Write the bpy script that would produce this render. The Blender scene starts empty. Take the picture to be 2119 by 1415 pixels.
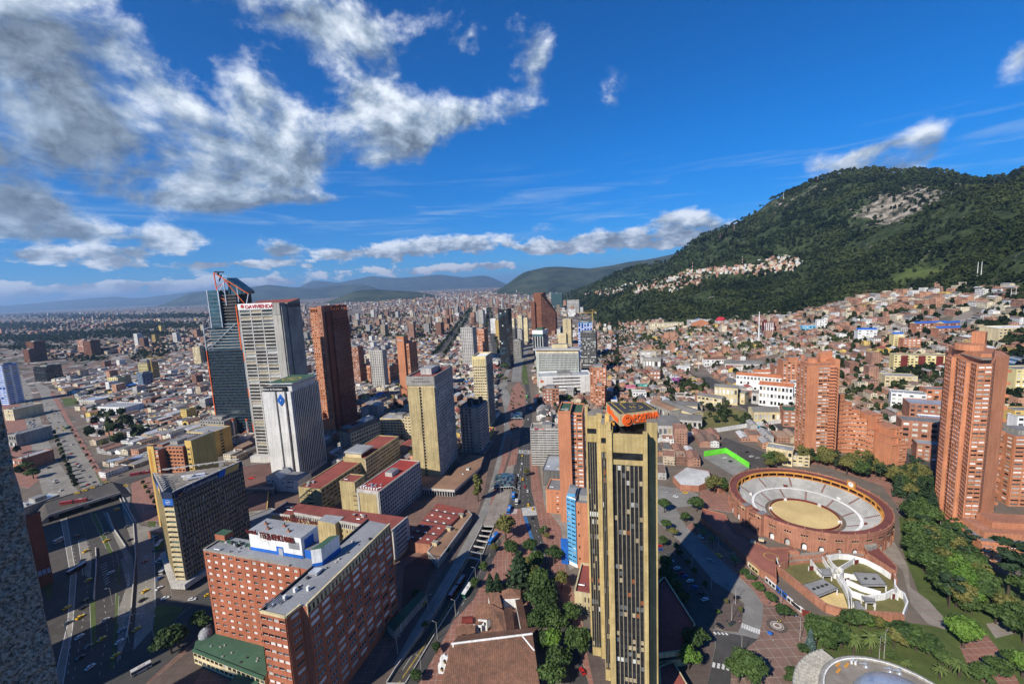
import bpy,bmesh,math,random
import numpy as np
from mathutils import Vector,Matrix,geometry
random.seed(7)
RNG=np.random.default_rng(7)
C=bpy.context.scene.collection
R=math.radians

# ---------------------------------------------------------------- camera
EYE=np.array([0.0,0.0,185.0])
PITCH,ROLL,FOC=R(7.5),R(2.76),895.0  # focal length in photo pixels (2119 wide)
_F=np.array([0,math.cos(PITCH),-math.sin(PITCH)])
_R0=np.array([1.0,0,0]);_U0=np.cross(_R0,_F)
_R=math.cos(ROLL)*_R0-math.sin(ROLL)*_U0
_U=math.cos(ROLL)*_U0+math.sin(ROLL)*_R0
cam=bpy.data.cameras.new("camera")
cam.sensor_width=36.0
cam.lens=FOC/2119*36.0
cam.clip_start,cam.clip_end=0.5,120000
camo=bpy.data.objects.new("camera",cam);C.objects.link(camo)
M4=Matrix.Identity(4)
for i in range(3):
    M4[i][0],M4[i][1],M4[i][2],M4[i][3]=_R[i],_U[i],-_F[i],EYE[i]
camo.matrix_world=M4
bpy.context.scene.camera=camo

def ray(x,y):  # photo pixel -> world direction
    return FOC*_F+(x-1059.5)*_R-(y-707.5)*_U
def at(x,y,z=0.0):  # where that line of sight meets height z
    d=ray(x,y);t=(z-EYE[2])/d[2]
    return EYE+t*d
def at_y(x,y,Y):  # ... or the distance Y in front of the camera
    d=ray(x,y);return EYE+d*(Y/d[1])
def proj(P):
    q=np.asarray(P,float)-EYE;w=q@_F
    return(1059.5+FOC*(q@_R)/w,707.5-FOC*(q@_U)/w)
def hgt(P,y):  # height on the vertical over P that shows at row y
    lo,hi=-60.0,900.0
    for _ in range(50):
        m=(lo+hi)/2
        if proj((P[0],P[1],m))[1]>y:lo=m
        else:hi=m
    return lo

# ---------------------------------------------------------------- sky, sun, exposure
HAZE_D=3.5e-5
SUN_AZ,SUN_EL=223.0,38.0  # compass from +Y clockwise
world=bpy.data.worlds.new("World");bpy.context.scene.world=world
world.use_nodes=True
wt=world.node_tree;wt.nodes.clear()
class NT:
    """tiny helper to wire shader nodes"""
    def __init__(s,tree):s.t=tree
    def n(s,typ,**kw):
        nd=s.t.nodes.new(typ)
        for k,v in kw.items():setattr(nd,k,v)
        return nd
    def inp(s,nd,i,v):
        if hasattr(v,'is_output')or isinstance(v,bpy.types.NodeSocket):s.t.links.new(v,nd.inputs[i])
        else:nd.inputs[i].default_value=v
    def m(s,op,a,b=0.0,c=0.0,clamp=False):
        nd=s.n('ShaderNodeMath',operation=op,use_clamp=clamp)
        s.inp(nd,0,a);s.inp(nd,1,b)
        if op in('MULTIPLY_ADD','COMPARE','SMOOTH_MIN'):s.inp(nd,2,c)
        return nd.outputs[0]
    def v(s,op,a,b=None,out=0):
        nd=s.n('ShaderNodeVectorMath',operation=op)
        s.inp(nd,0,a)
        if b is not None:s.inp(nd,1,b)
        return nd.outputs['Value']if out=='v' else nd.outputs[0]
    def noise(s,vec,scale,detail=4.0,rough=.5,dist=0.0,dim='3D'):
        nd=s.n('ShaderNodeTexNoise',noise_dimensions=dim)
        s.inp(nd,'Vector',vec);s.inp(nd,'Scale',scale);s.inp(nd,'Detail',detail)
        s.inp(nd,'Roughness',rough);s.inp(nd,'Distortion',dist)
        return nd.outputs[0]
    def mix(s,f,a,b,blend='MIX'):
        nd=s.n('ShaderNodeMix',data_type='RGBA',blend_type=blend)
        s.inp(nd,0,f);s.inp(nd,6,a);s.inp(nd,7,b)
        return nd.outputs[2]
    def mapr(s,x,a,b,c=0.0,d=1.0,smooth=False):
        nd=s.n('ShaderNodeMapRange',interpolation_type='SMOOTHSTEP' if smooth else 'LINEAR')
        for i,q in enumerate((x,a,b,c,d)):s.inp(nd,i,q)
        return nd.outputs[0]
W=NT(wt)
sky=W.n('ShaderNodeTexSky',sky_type='NISHITA',sun_disc=False)
sky.sun_elevation=R(SUN_EL);sky.sun_rotation=R(SUN_AZ)
sky.altitude=2600;sky.air_density=1.0;sky.dust_density=0.0;sky.ozone_density=4.0
SKY_K=0.086
world.cycles.sampling_method='MANUAL';world.cycles.sample_map_resolution=256
hsv=W.n('ShaderNodeHueSaturation');hsv.inputs['Saturation'].default_value=1.25
hsv.inputs['Value'].default_value=SKY_K
wt.links.new(sky.outputs[0],hsv.inputs['Color'])
gen=W.n('ShaderNodeTexCoord').outputs['Generated']
sep=W.n('ShaderNodeSeparateXYZ');wt.links.new(gen,sep.inputs[0])
dx,dy,dz=sep.outputs
az=W.m('ARCTAN2',dx,dy);el=W.m('ARCSINE',dz)
comb=W.n('ShaderNodeCombineXYZ');wt.links.new(az,comb.inputs[0]);wt.links.new(el,comb.inputs[1])
ae=comb.outputs[0]
# cloud banks: where they stand in the sky (taken off the photo), half sizes, weight, how dark the base is
BANKS=[(30,150,270,150,1.05,1.15),(90,275,300,60,.95,1.0),(330,215,125,90,.85,.45),(230,100,80,70,.3,.3),
 (560,10,190,44,.72,.7),(660,65,60,50,.5,.35),(800,60,70,60,.5,.3),(945,90,60,45,.42,.3),
 (540,215,75,85,.95,.15),(630,280,80,50,.85,.4),(770,215,70,55,.75,.1),(800,270,130,50,.82,.35),(920,240,85,36,.66,.2),(1030,225,70,28,.62,.3),(760,320,120,30,.6,.4),
 (390,330,150,60,1.0,.8),(330,395,190,40,.9,.7),(600,365,55,28,.55,.5),(620,412,85,14,.6,.4),(500,420,90,25,.5,.4),
 (40,425,120,34,.95,.85),(90,475,190,24,.9,.8),(150,525,260,16,.8,.6),(350,490,75,26,.9,.2),(580,515,52,26,.95,.25),(685,526,45,12,.75,.2),(800,522,80,16,.85,.3),(960,503,120,20,1.0,.35),(450,548,240,9,.7,.4),
 (1120,80,55,60,.62,.3),(1105,140,40,40,.5,.3),(1265,195,28,28,.5,.3),(1185,185,30,20,.35,.3),
 (1410,462,70,30,1.2,.1),(1390,488,130,20,1.0,.9),(1240,500,110,20,.9,.5),(1165,517,40,9,.7,.2),(1100,516,22,10,.7,.1),
 (1785,338,95,32,1.0,.5),(1870,318,80,42,.85,.7),(1925,285,35,28,.5,.5),(2070,150,70,45,.62,.6),(2110,110,40,30,.5,.4),(1680,330,30,18,.4,.7),
 (200,598,330,20,.85,.1),(520,585,160,13,.65,.1),(870,560,180,10,.75,.1),(1010,548,60,8,.6,.1),(1130,470,40,14,.35,.2)]
cover=None;vert=None;dark=None
for(bx,by,sx,sy,wgt,dk)in BANKS:
    d=ray(bx,by);d=d/np.linalg.norm(d)
    a0,e0=math.atan2(d[0],d[1]),math.asin(d[2])
    k=math.cos(math.atan2(bx-1059.5,FOC))**2
    sa,se=sx/FOC*k*1.05,sy/FOC*math.sqrt(k)*1.05
    rel=W.v('MULTIPLY',W.v('SUBTRACT',ae,(a0,e0,0)),(1/sa,1/se,0))
    g=W.m('POWER',2.718,W.m('MULTIPLY',W.v('DOT_PRODUCT',rel,rel,'v'),-1.0))
    g=W.m('MULTIPLY',g,wgt)
    yy=W.v('DOT_PRODUCT',rel,(0,1,0),'v')
    cover=g if cover is None else W.m('ADD',cover,g)
    gy=W.m('MULTIPLY',g,yy);gd=W.m('MULTIPLY',g,dk)
    vert=gy if vert is None else W.m('ADD',vert,gy)
    dark=gd if dark is None else W.m('ADD',dark,gd)
inv=W.m('DIVIDE',1.0,W.m('ADD',cover,.05))
vert=W.m('MULTIPLY',vert,inv);dark=W.m('MULTIPLY',dark,inv)
low=W.mapr(el,.02,.20,1,0,True)  # towards the horizon the puffs look smaller
P0=W.v('MULTIPLY',ae,(1.0,1.35,1.0))
def field(v,det):return W.m('ADD',W.m('MULTIPLY',W.noise(v,5.6,det,.60,.2),W.m('SUBTRACT',1.0,low)),W.m('MULTIPLY',W.noise(W.v('MULTIPLY',v,(1,1.5,1)),17.0,det,.6,.12),low))
n1=field(P0,8.0)
n2=field(W.v('ADD',P0,(-.030,.045,0)),5.0)  # same field, a step towards the sun
n3=W.noise(P0,24.0,7.0,.62,.3)
cov=W.m('MINIMUM',cover,.92)
dens0=W.m('ADD',cov,W.m('MULTIPLY_ADD',W.m('SUBTRACT',n1,.5),3.0,W.m('MULTIPLY',W.m('SUBTRACT',n3,.5),.55)))
gate=W.mapr(cover,.05,.30)
dens=W.m('MULTIPLY',W.mapr(dens0,.37,W.m('SUBTRACT',1.06,W.m('MULTIPLY',low,.44)),0,1,True),gate)
lit=W.m('ADD',W.m('MULTIPLY_ADD',W.m('SUBTRACT',n1,n2),4.2,.62),W.m('MULTIPLY',vert,.50))
lit=W.m('SUBTRACT',lit,W.m('MULTIPLY',W.m('MULTIPLY',dark,W.mapr(dens0,.55,1.5)),1.0))
lit=W.m('MAXIMUM',W.m('ADD',lit,W.m('MULTIPLY',W.m('SUBTRACT',n3,.5),.34),clamp=True),W.m('MULTIPLY_ADD',W.m('SUBTRACT',n3,.42),.9,.08))
cr=W.n('ShaderNodeValToRGB');e=cr.color_ramp.elements
e[0].position=0.0;e[0].color=(.075,.10,.135,1);e[1].position=1.0;e[1].color=(.66,.71,.78,1)
q=e.new(.45);q.color=(.26,.33,.42,1)
wt.links.new(lit,cr.inputs[0])
warm=W.mapr(el,.0,.10,1,0)
ccol=W.mix(W.m('MULTIPLY',warm,.5),cr.outputs[0],(.62,.56,.47,1))
# thin high streaks
st=W.noise(W.v('MULTIPLY',ae,(2.2,26.0,1.0)),1.6,5.0,.6,.6)
stm=W.m('MULTIPLY',W.mapr(st,.48,.75,0,.34,True),W.m('MULTIPLY',W.mapr(el,.07,.13),W.mapr(el,.27,.18)))
tint=W.mix(1.0,hsv.outputs[0],(.03,.88,1.22,1),'MULTIPLY')
tint=W.mix(W.mapr(el,.0,.30,1,0,True),tint,W.mix(1.0,tint,(6.0,.66,.72,1),'MULTIPLY'))
base=W.mix(stm,tint,(.42,.53,.63,1))
full=W.mix(dens,base,ccol)
bg=W.n('ShaderNodeBackground');wt.links.new(full,bg.inputs[0]);bg.inputs[1].default_value=1.0
wo=W.n('ShaderNodeOutputWorld');wt.links.new(bg.outputs[0],wo.inputs[0])

sun=bpy.data.lights.new("sun",'SUN');sun.energy=5.0;sun.angle=R(0.5);sun.color=(1.0,.93,.82)
suno=bpy.data.objects.new("sun",sun);C.objects.link(suno)
sd=Vector((math.sin(R(SUN_AZ))*math.cos(R(SUN_EL)),math.cos(R(SUN_AZ))*math.cos(R(SUN_EL)),math.sin(R(SUN_EL))))
suno.rotation_euler=sd.to_track_quat('Z','Y').to_euler();suno.location=(-300,-300,400)
vs=bpy.context.scene.view_settings
vs.view_transform='Standard';vs.look='None';vs.exposure=0.5;vs.gamma=1.0
bpy.context.scene.cycles.max_bounces=4
# ---------------------------------------------------------------- materials
MATS={}
def _new(name):
    m=bpy.data.materials.new(name);m.use_nodes=True
    return m,NT(m.node_tree),m.node_tree.nodes['Principled BSDF']
def wall(name,c,c2=None,scale=.12,streak=.35,rough=.85,blot=.5,brick=None,spec=.25,bump=0.0,metal=0.0,grime=None,line=None):
    """painted / stone / brick / metal surface: blotches of c and c2, rain streaks down it, optional course lines"""
    if name in MATS:return MATS[name]
    m,n,b=_new(name)
    c2=c2 or tuple(x*.72 for x in c)
    tc=n.n('ShaderNodeTexCoord').outputs['Object']
    a=n.noise(tc,scale,5.0,.6)
    f=n.mapr(a,.5-blot*.5,.5+blot*.5)
    col=n.mix(f,(*c2,1),(*c,1))
    fine=n.noise(tc,scale*14,3.0,.6)
    col=n.mix(1.0,col,n.mapr(fine,.25,.75,.76,1.20),'MULTIPLY')
    patch=n.noise(tc,scale*.31,3.0,.6);col=n.mix(1.0,col,n.mapr(patch,.35,.65,.82,1.12),'MULTIPLY')
    if streak:
        s=n.noise(n.v('MULTIPLY',tc,(1.1,1.1,.045)),.9,4.0,.6)
        col=n.mix(1.0,col,n.mapr(s,.35,.62,1-streak,1.04),'MULTIPLY')
    if brick:  # thin course lines
        sp=n.n('ShaderNodeSeparateXYZ');n.inp(sp,0,tc)
        w=n.m('FRACT',n.m('MULTIPLY',sp.outputs[2],brick))
        col=n.mix(n.m('MULTIPLY',n.m('LESS_THAN',w,.16),.28),col,(c[0]*.55,c[1]*.55,c[2]*.55,1))
    if line:  # seams across a roof or paving, spacing (x, y)
        sp=n.n('ShaderNodeSeparateXYZ');n.inp(sp,0,tc)
        for k in(0,1):
            if line[k]:
                w=n.m('FRACT',n.m('MULTIPLY',sp.outputs[k],1/line[k]))
                col=n.mix(n.m('MULTIPLY',n.m('LESS_THAN',w,line[2]),line[3]),col,(*line[4],1))
    if grime:
        g=n.noise(tc,scale*3.1,6.0,.7)
        col=n.mix(n.mapr(g,.52,.72,0,grime[0],True),col,(*grime[1],1))
    n.inp(b,'Base Color',col);b.inputs['Roughness'].default_value=rough
    b.inputs['Specular IOR Level'].default_value=spec;b.inputs['Metallic'].default_value=metal
    if bump:
        bp=n.n('ShaderNodeBump');bp.inputs['Strength'].default_value=bump;bp.inputs['Distance'].default_value=.3
        n.inp(bp,'Height',fine);n.inp(b,'Normal',bp.outputs[0])
    MATS[name]=m;return m
def glass(name,c,rough=.06,spec=.6,var=.5,metal=0.0):
    if name in MATS:return MATS[name]
    m,n,b=_new(name)
    tc=n.n('ShaderNodeTexCoord').outputs['Object']
    a=n.noise(tc,.35,2.0)
    r=n.n('ShaderNodeObjectInfo').outputs['Random']
    k=n.m('ADD',n.mapr(a,.3,.7,1-var,1+var),n.mapr(r,0,1,-.25,.25))
    n.inp(b,'Base Color',n.mix(1.0,(*c,1),k,'MULTIPLY'))
    b.inputs['Roughness'].default_value=rough;b.inputs['Specular IOR Level'].default_value=spec
    b.inputs['Metallic'].default_value=metal
    MATS[name]=m;return m
BRICK=wall('orange_brick',(.54,.235,.125),(.46,.185,.095),.09,.22,brick=1.2)
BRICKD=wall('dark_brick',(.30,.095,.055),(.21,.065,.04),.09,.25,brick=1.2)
BRICKB=wall('brown_brick',(.22,.09,.05),(.15,.06,.036),.09,.25)
BRICKH=wall('hotel_brick',(.44,.155,.085),(.34,.112,.06),.10,.22,brick=1.0)
BRICKR=wall('old_brick',(.43,.20,.125),(.33,.145,.09),.30,.30,brick=1.4,grime=(.5,(.22,.10,.07)))
TAN=wall('ochre_stone',(.51,.415,.22),(.39,.31,.155),.22,.34,grime=(.55,(.24,.18,.09)))
TANL=wall('pale_ochre_stone',(.56,.48,.30),(.46,.37,.20),.20,.30,grime=(.35,(.30,.24,.13)))
TANP=wall('yellow_travertine',(.52,.405,.195),(.39,.29,.115),.35,.30,grime=(.35,(.33,.25,.11)),brick=.55)
CONC=wall('grey_concrete',(.36,.345,.31),(.26,.25,.225),.12,.35)
CONCL=wall('pale_concrete',(.52,.50,.46),(.42,.40,.37),.12,.28)
CONCD=wall('dark_concrete',(.17,.165,.155),(.11,.11,.105),.12,.35)
WHITE=wall('white_paint',(.78,.78,.76),(.66,.66,.64),.15,.22)
WHITEC=wall('white_stone',(.66,.65,.62),(.56,.55,.53),.16,.25,brick=.5)
CREAM=wall('cream_paint',(.66,.56,.34),(.56,.46,.27),.15,.28)
YELLOW=wall('yellow_paint',(.64,.44,.14),(.56,.38,.12),.10,.15)
YELLOWL=wall('pale_yellow_paint',(.72,.62,.30),(.62,.52,.25),.10,.15)
BLUEP=wall('blue_paint',(.02,.13,.48),(.015,.10,.40),.3,.1)
REDROOF=wall('red_sheet_roof',(.26,.070,.055),(.18,.052,.042),.15,0,line=(0,2.4,.12,.5,(.10,.04,.035)),grime=(.6,(.13,.075,.06)))
REDROOFP=wall('red_painted_roof',(.25,.066,.05),(.19,.052,.042),.1,0,grime=(.6,(.15,.085,.07)))
GREYROOF=wall('grey_sheet_roof',(.30,.31,.32),(.23,.24,.255),.12,0,line=(1.4,0,.10,.45,(.14,.145,.15)),grime=(.5,(.17,.165,.16)))
BITUM=wall('bitumen_roof',(.20,.20,.205),(.145,.145,.15),.16,0,grime=(.6,(.085,.085,.09)))
GRAVEL=wall('gravel_roof',(.25,.22,.19),(.19,.17,.145),.5,0,grime=(.4,(.14,.12,.10)))
GREENROOF=wall('green_felt_roof',(.05,.115,.07),(.035,.08,.05),.14,0,grime=(.5,(.08,.09,.065)))
TERRA=wall('clay_tile_roof',(.29,.14,.085),(.13,.075,.052),.22,.3,line=(.9,0,.34,.55,(.07,.042,.032)),grime=(.75,(.10,.072,.055)))
BROWNROOF=wall('brown_deck_roof',(.27,.16,.10),(.20,.12,.08),.10,0,grime=(.4,(.16,.10,.07)))
METAL=wall('bright_metal',(.62,.65,.68),(.52,.55,.58),.2,.1,rough=.38,spec=.5,metal=.6)
DARKM=wall('dark_metal',(.045,.047,.05),(.03,.03,.033),.3,.1,rough=.5)
STEELG=wall('grey_steel',(.30,.31,.32),(.22,.23,.24),.3,.1,rough=.45)
ORANGE=wall('orange_steel',(.72,.13,.03),(.6,.10,.025),.3,.1)
ORSIGN=wall('orange_sign',(.82,.13,.02),(.78,.115,.018),.5,0)
REDSIGN=wall('red_sign',(.42,.018,.03),(.40,.016,.028),.5,0)
MAROON=wall('maroon_paint',(.16,.028,.022),(.12,.02,.017),.3,.1)
OCHRE=wall('ochre_paint',(.60,.29,.06),(.52,.24,.05),.2,.2)
BLACK=wall('black_paint',(.018,.018,.02),(.012,.012,.014),.4,0,rough=.5)
G_DARK=glass('dark_glass',(.016,.019,.023))
G_BLUE=glass('blue_glass',(.03,.065,.09))
G_TEAL=glass('teal_glass',(.055,.11,.115))
G_PALE=glass('pale_blind',(.42,.43,.40),rough=.4,spec=.3,var=.2)
G_WHITE=glass('white_curtain',(.66,.66,.63),rough=.5,spec=.3,var=.15)
G_TAN=glass('tan_blind',(.30,.25,.16),rough=.5,spec=.3,var=.2)
G_GREY=glass('grey_glass',(.10,.11,.115),rough=.12)
G_RUST=glass('rust_blind',(.20,.07,.03),rough=.5,spec=.3,var=.3)

# ---------------------------------------------------------------- mesh building
class MB:
    """collects faces (with a material slot each) and links them as ONE mesh object"""
    def __init__(s):s.v=[];s.f=[];s.m=[];s.mats=[]
    def slot(s,mat):
        if mat not in s.mats:s.mats.append(mat)
        return s.mats.index(mat)
    def face(s,pts,mat):
        i=len(s.v);s.v.extend([tuple(map(float,p))for p in pts]);s.f.append(tuple(range(i,i+len(pts))));s.m.append(s.slot(mat))
    def hexa(s,b,t,mat,top=None,bottom=True):
        """b, t: four points each, counter-clockwise seen from above"""
        s.face(t,top or mat)
        if bottom:s.face(b[::-1],mat)
        for i in range(4):
            j=(i+1)%4;s.face([b[i],b[j],t[j],t[i]],mat)
    def box(s,x0,y0,z0,x1,y1,z1,mat,top=None,bottom=True):
        b=[(x0,y0,z0),(x1,y0,z0),(x1,y1,z0),(x0,y1,z0)]
        s.hexa(b,[(p[0],p[1],z1)for p in b],mat,top,bottom)
    def prism(s,poly,z0,z1,mat,top=None,bottom=False):
        n=len(poly)
        for i in range(n):
            a,b=poly[i],poly[(i+1)%n]
            s.face([(a[0],a[1],z0),(b[0],b[1],z0),(b[0],b[1],z1),(a[0],a[1],z1)],mat)
        for tri in geometry.tessellate_polygon([[Vector((p[0],p[1],0))for p in poly]]):
            q=[poly[k]for k in tri]
            if(q[1][0]-q[0][0])*(q[2][1]-q[0][1])-(q[1][1]-q[0][1])*(q[2][0]-q[0][0])<0:q=q[::-1]
            s.face([(p[0],p[1],z1)for p in q],top or mat)
            if bottom:s.face([(p[0],p[1],z0)for p in q[::-1]],mat)
    def slab(s,A,B,z0,z1,off,dep,mat):
        """a piece standing proud of the wall A->B (outside on the right hand of A->B)"""
        dx,dy=B[0]-A[0],B[1]-A[1];L=math.hypot(dx,dy)or 1e-6
        nx,ny=dy/L,-dx/L
        a0=(A[0]+nx*off,A[1]+ny*off);b0=(B[0]+nx*off,B[1]+ny*off)
        a1=(a0[0]+nx*dep,a0[1]+ny*dep);b1=(b0[0]+nx*dep,b0[1]+ny*dep)
        b=[(*a1,z0),(*b1,z0),(*b0,z0),(*a0,z0)]
        t=[(p[0],p[1],z1)for p in b]
        s.face(t,mat);s.face(b[::-1],mat)
        for i in(0,1,3):
            j=(i+1)%4;s.face([b[i],b[j],t[j],t[i]],mat)
    def tube(s,p,q,r,mat,n=6,r2=None):
        p,q=Vector(p),Vector(q);d=(q-p).normalized()
        u=d.orthogonal().normalized();w=d.cross(u);r2=r if r2 is None else r2
        c=[(math.cos(k*2*math.pi/n),math.sin(k*2*math.pi/n))for k in range(n)]
        A=[p+(u*a+w*b)*r for a,b in c];B=[q+(u*a+w*b)*r2 for a,b in c]
        for k in range(n):
            j=(k+1)%n;s.face([A[k],A[j],B[j],B[k]],mat)
        s.face(B,mat);s.face(A[::-1],mat)
    def beam(s,p,q,w,mat):s.tube(p,q,w*.7,mat,4)
    def lathe(s,prof,mat,n=24,c=(0,0)):
        for(r0,z0),(r1,z1)in zip(prof,prof[1:]):
            for k in range(n):
                a,b=k*2*math.pi/n,(k+1)*2*math.pi/n
                P=lambda r,z,t:(c[0]+r*math.cos(t),c[1]+r*math.sin(t),z)
                f=[P(r0,z0,a),P(r0,z0,b),P(r1,z1,b),P(r1,z1,a)]
                if r1<1e-6:f=f[:3]
                elif r0<1e-6:f=[f[0],f[2],f[3]]
                s.face(f,mat)
    def mesh(s,name):
        me=bpy.data.meshes.new(name);me.from_pydata(s.v,[],s.f)
        for mt in s.mats:me.materials.append(mt)
        me.polygons.foreach_set('material_index',s.m);me.update();return me
    def build(s,name,parent=None,loc=None,rotz=0.0):
        o=bpy.data.objects.new(name,s.mesh(name));C.objects.link(o)
        if parent is not None:o.parent=parent
        if loc is not None:o.location=loc
        o.rotation_euler[2]=rotz
        return o
THINGS=[]
def tag(o,label,cat,group=None):
    o['label']=label;o['category']=cat;o['kind']='thing'
    if group:o['group']=group
    THINGS.append(o);return o
def thing(name,label,cat,loc=(0,0,0),rotz=0.0,group=None):
    o=bpy.data.objects.new(name,None);C.objects.link(o);o.empty_display_size=.5
    o.location=loc;o.rotation_euler=(0,0,rotz)
    return tag(o,label,cat,group)
def kind(o,k):o['kind']=k;return o
def part(name,mesh,parent,loc=(0,0,0),rotz=0.0):
    o=bpy.data.objects.new(name,mesh);C.objects.link(o);o.parent=parent
    o.location=loc;o.rotation_euler[2]=rotz;return o

# ---------------------------------------------------------------- facades
def clampi(x):return max(0,int(x))
def pick(pal):
    r=random.random()*sum(w for _,w in pal)
    for g,w in pal:
        r-=w
        if r<=0:return g
    return pal[-1][0]
PAL_HOTEL=[(G_DARK,4),(G_WHITE,3),(G_PALE,4),(G_GREY,3),(G_TEAL,1)]
PAL_OFF=[(G_DARK,6),(G_GREY,3),(G_PALE,1.6),(G_BLUE,2),(G_TAN,1.2),(G_TEAL,.8)]
PAL_HOME=[(G_DARK,5),(G_WHITE,3),(G_PALE,3),(G_GREY,2),(G_TAN,1)]
PAL_DARK=[(G_DARK,8),(G_GREY,1.2),(G_BLUE,1)]
def facade(mb,pn,A,B,z0,z1,rows,cols,wf=.7,hf=.55,dep=.35,mat=None,pal=PAL_OFF,vert=False,pier=None,frame=None,m0=0.0,m1=0.0,sill=.5,jit=0.0,name='window',skip=None):
    """floors x bays of windows set back between spandrels and piers standing dep proud of the core wall A->B"""
    A=Vector((A[0],A[1]));B=Vector((B[0],B[1]));L=(B-A).length;u=(B-A)/L
    nrm=Vector((u.y,-u.x));pier=pier or mat
    fh=(z1-z0)/rows;Lw=L-m0-m1;bw=Lw/cols
    P=lambda s:A+u*s
    if m0:mb.slab(P(0),P(m0),z0,z1,0,dep,mat)
    if m1:mb.slab(P(L-m1),P(L),z0,z1,0,dep,mat)
    hw=fh*hf;zs=(fh-hw)*sill
    edges=[(m0+c*bw+bw*(1-wf)/2,m0+(c+1)*bw-bw*(1-wf)/2)for c in range(cols)]
    gaps=[(m0,edges[0][0])]+[(edges[c][1],edges[c+1][0])for c in range(cols-1)]+[(edges[-1][1],L-m1)]
    gaps=[(a,b)for a,b in gaps if b-a>.03]
    if vert:
        for a,b in gaps:mb.slab(P(a),P(b),z0,z1,0,dep,pier)
        for r in range(rows+1):
            lo=z0+r*fh-(fh-hw)*(1-sill)if r else z0
            hi=z0+r*fh+zs if r<rows else z1
            if hi-lo<.02:continue
            for a,b in edges:mb.slab(P(a),P(b),lo,hi,0,dep*.45,mat)
    else:
        for r in range(rows+1):
            lo=z0+r*fh-(fh-hw)*(1-sill)if r else z0
            hi=z0+r*fh+zs if r<rows else z1
            if hi-lo>.02:mb.slab(P(m0),P(L-m1),lo,hi,0,dep,mat)
        for r in range(rows):
            for a,b in gaps:mb.slab(P(a),P(b),z0+r*fh+zs,z0+r*fh+zs+hw,0,dep,pier)
    for r in range(rows):
        rowg=pick(pal);like=random.random()*.7  # blinds tend to run along a floor
        for c,(a,b)in enumerate(edges):
            if skip and skip(r,c):
                mb.slab(P(a),P(b),z0+r*fh+zs,z0+r*fh+zs+hw,0,dep,mat);continue
            s=(a+b)/2
            pn.append((P(s).x+nrm.x*.04,P(s).y+nrm.y*.04,z0+r*fh+zs,u.x,u.y,b-a,hw,rowg if random.random()<like else pick(pal),frame,name))
PANE={}
def pane_mesh(w,h,g,frame):
    key=(round(w,2),round(h,2),g.name,frame.name if frame else '')
    if key in PANE:return PANE[key]
    mb=MB();w=key[0];h=key[1]
    mb.box(-w/2,-.05,0,w/2,0,h,g)
    if frame:
        f=.14
        mb.box(-w/2,-.16,0,w/2,-.052,f,frame);mb.box(-w/2,-.16,h-f,w/2,-.052,h,frame)
        mb.box(-w/2,-.16,f,-w/2+f,-.052,h-f,frame);mb.box(w/2-f,-.16,f,w/2,-.052,h-f,frame)
        if w>1.6:
            for q in((-w/6,w/6)if w>2.6 else(0,)):mb.box(q-.06,-.15,f,q+.06,-.052,h-f,frame)
    PANE[key]=mb.mesh('window');return PANE[key]
def emit(t,pn,keep=100):
    """the panes that show largest become parts of their own, the rest one part of kind stuff"""
    if not pn:return
    tw=Matrix.Translation(t.location)@Matrix.Rotation(t.rotation_euler[2],4,'Z')
    def size(p):
        q=tw@Vector(p[:3]);n=tw.to_3x3()@Vector((p[4],-p[3],0));d=Vector(EYE)-q
        return p[5]*p[6]*max(n.dot(d.normalized()),0)/d.length_squared
    pn=sorted(pn,key=size,reverse=True)
    for p in pn[:keep]:
        part(p[9],pane_mesh(p[5],p[6],p[7],p[8]),t,(p[0],p[1],p[2]),math.atan2(p[4],p[3]))
    rest=pn[keep:]
    if rest:
        mb=MB()
        for p in rest:
            m=Matrix.Translation((p[0],p[1],p[2]))@Matrix.Rotation(math.atan2(p[4],p[3]),4,'Z')
            w,h,g=p[5],p[6],p[7]
            q=[m@Vector(a)for a in((-w/2,-.05,0),(w/2,-.05,0),(w/2,-.05,h),(-w/2,-.05,h))]
            mb.face(q,g)
            if p[8]:
                for a,b,c_,d_ in((-w/2,w/2,0,.14),(-w/2,w/2,h-.14,h)):
                    mb.face([m@Vector(k)for k in((a,-.1,c_),(b,-.1,c_),(b,-.1,d_),(a,-.1,d_))],p[8])
        kind(mb.build('far_windows',t),'stuff')
def text_mesh(body,size,mat,depth=.15,align='LEFT',shear=0.0,bold=0.0,sx=1.0):
    cu=bpy.data.curves.new('lettering','FONT');cu.body=body;cu.size=size;cu.extrude=depth;cu.align_x=align
    cu.shear=shear;cu.offset=bold
    o=bpy.data.objects.new('lettering',cu);C.objects.link(o)
    dg=bpy.context.evaluated_depsgraph_get();me=bpy.data.meshes.new_from_object(o.evaluated_get(dg))
    bpy.data.objects.remove(o);bpy.data.curves.remove(cu)
    me.materials.clear();me.materials.append(mat)
    for v in me.vertices:v.co.x*=sx
    return me
def letter(name,body,size,mat,parent,loc,rotz=0.0,**kw):
    o=part(name,text_mesh(body,size,mat,**kw),parent,loc);o.rotation_euler=(R(90),0,rotz);return o
def frame_of(P,az):  # Empty rotation so that local x runs along compass az
    return(P[0],P[1],P[2]if len(P)>2 else 0),R(90-az)
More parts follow.
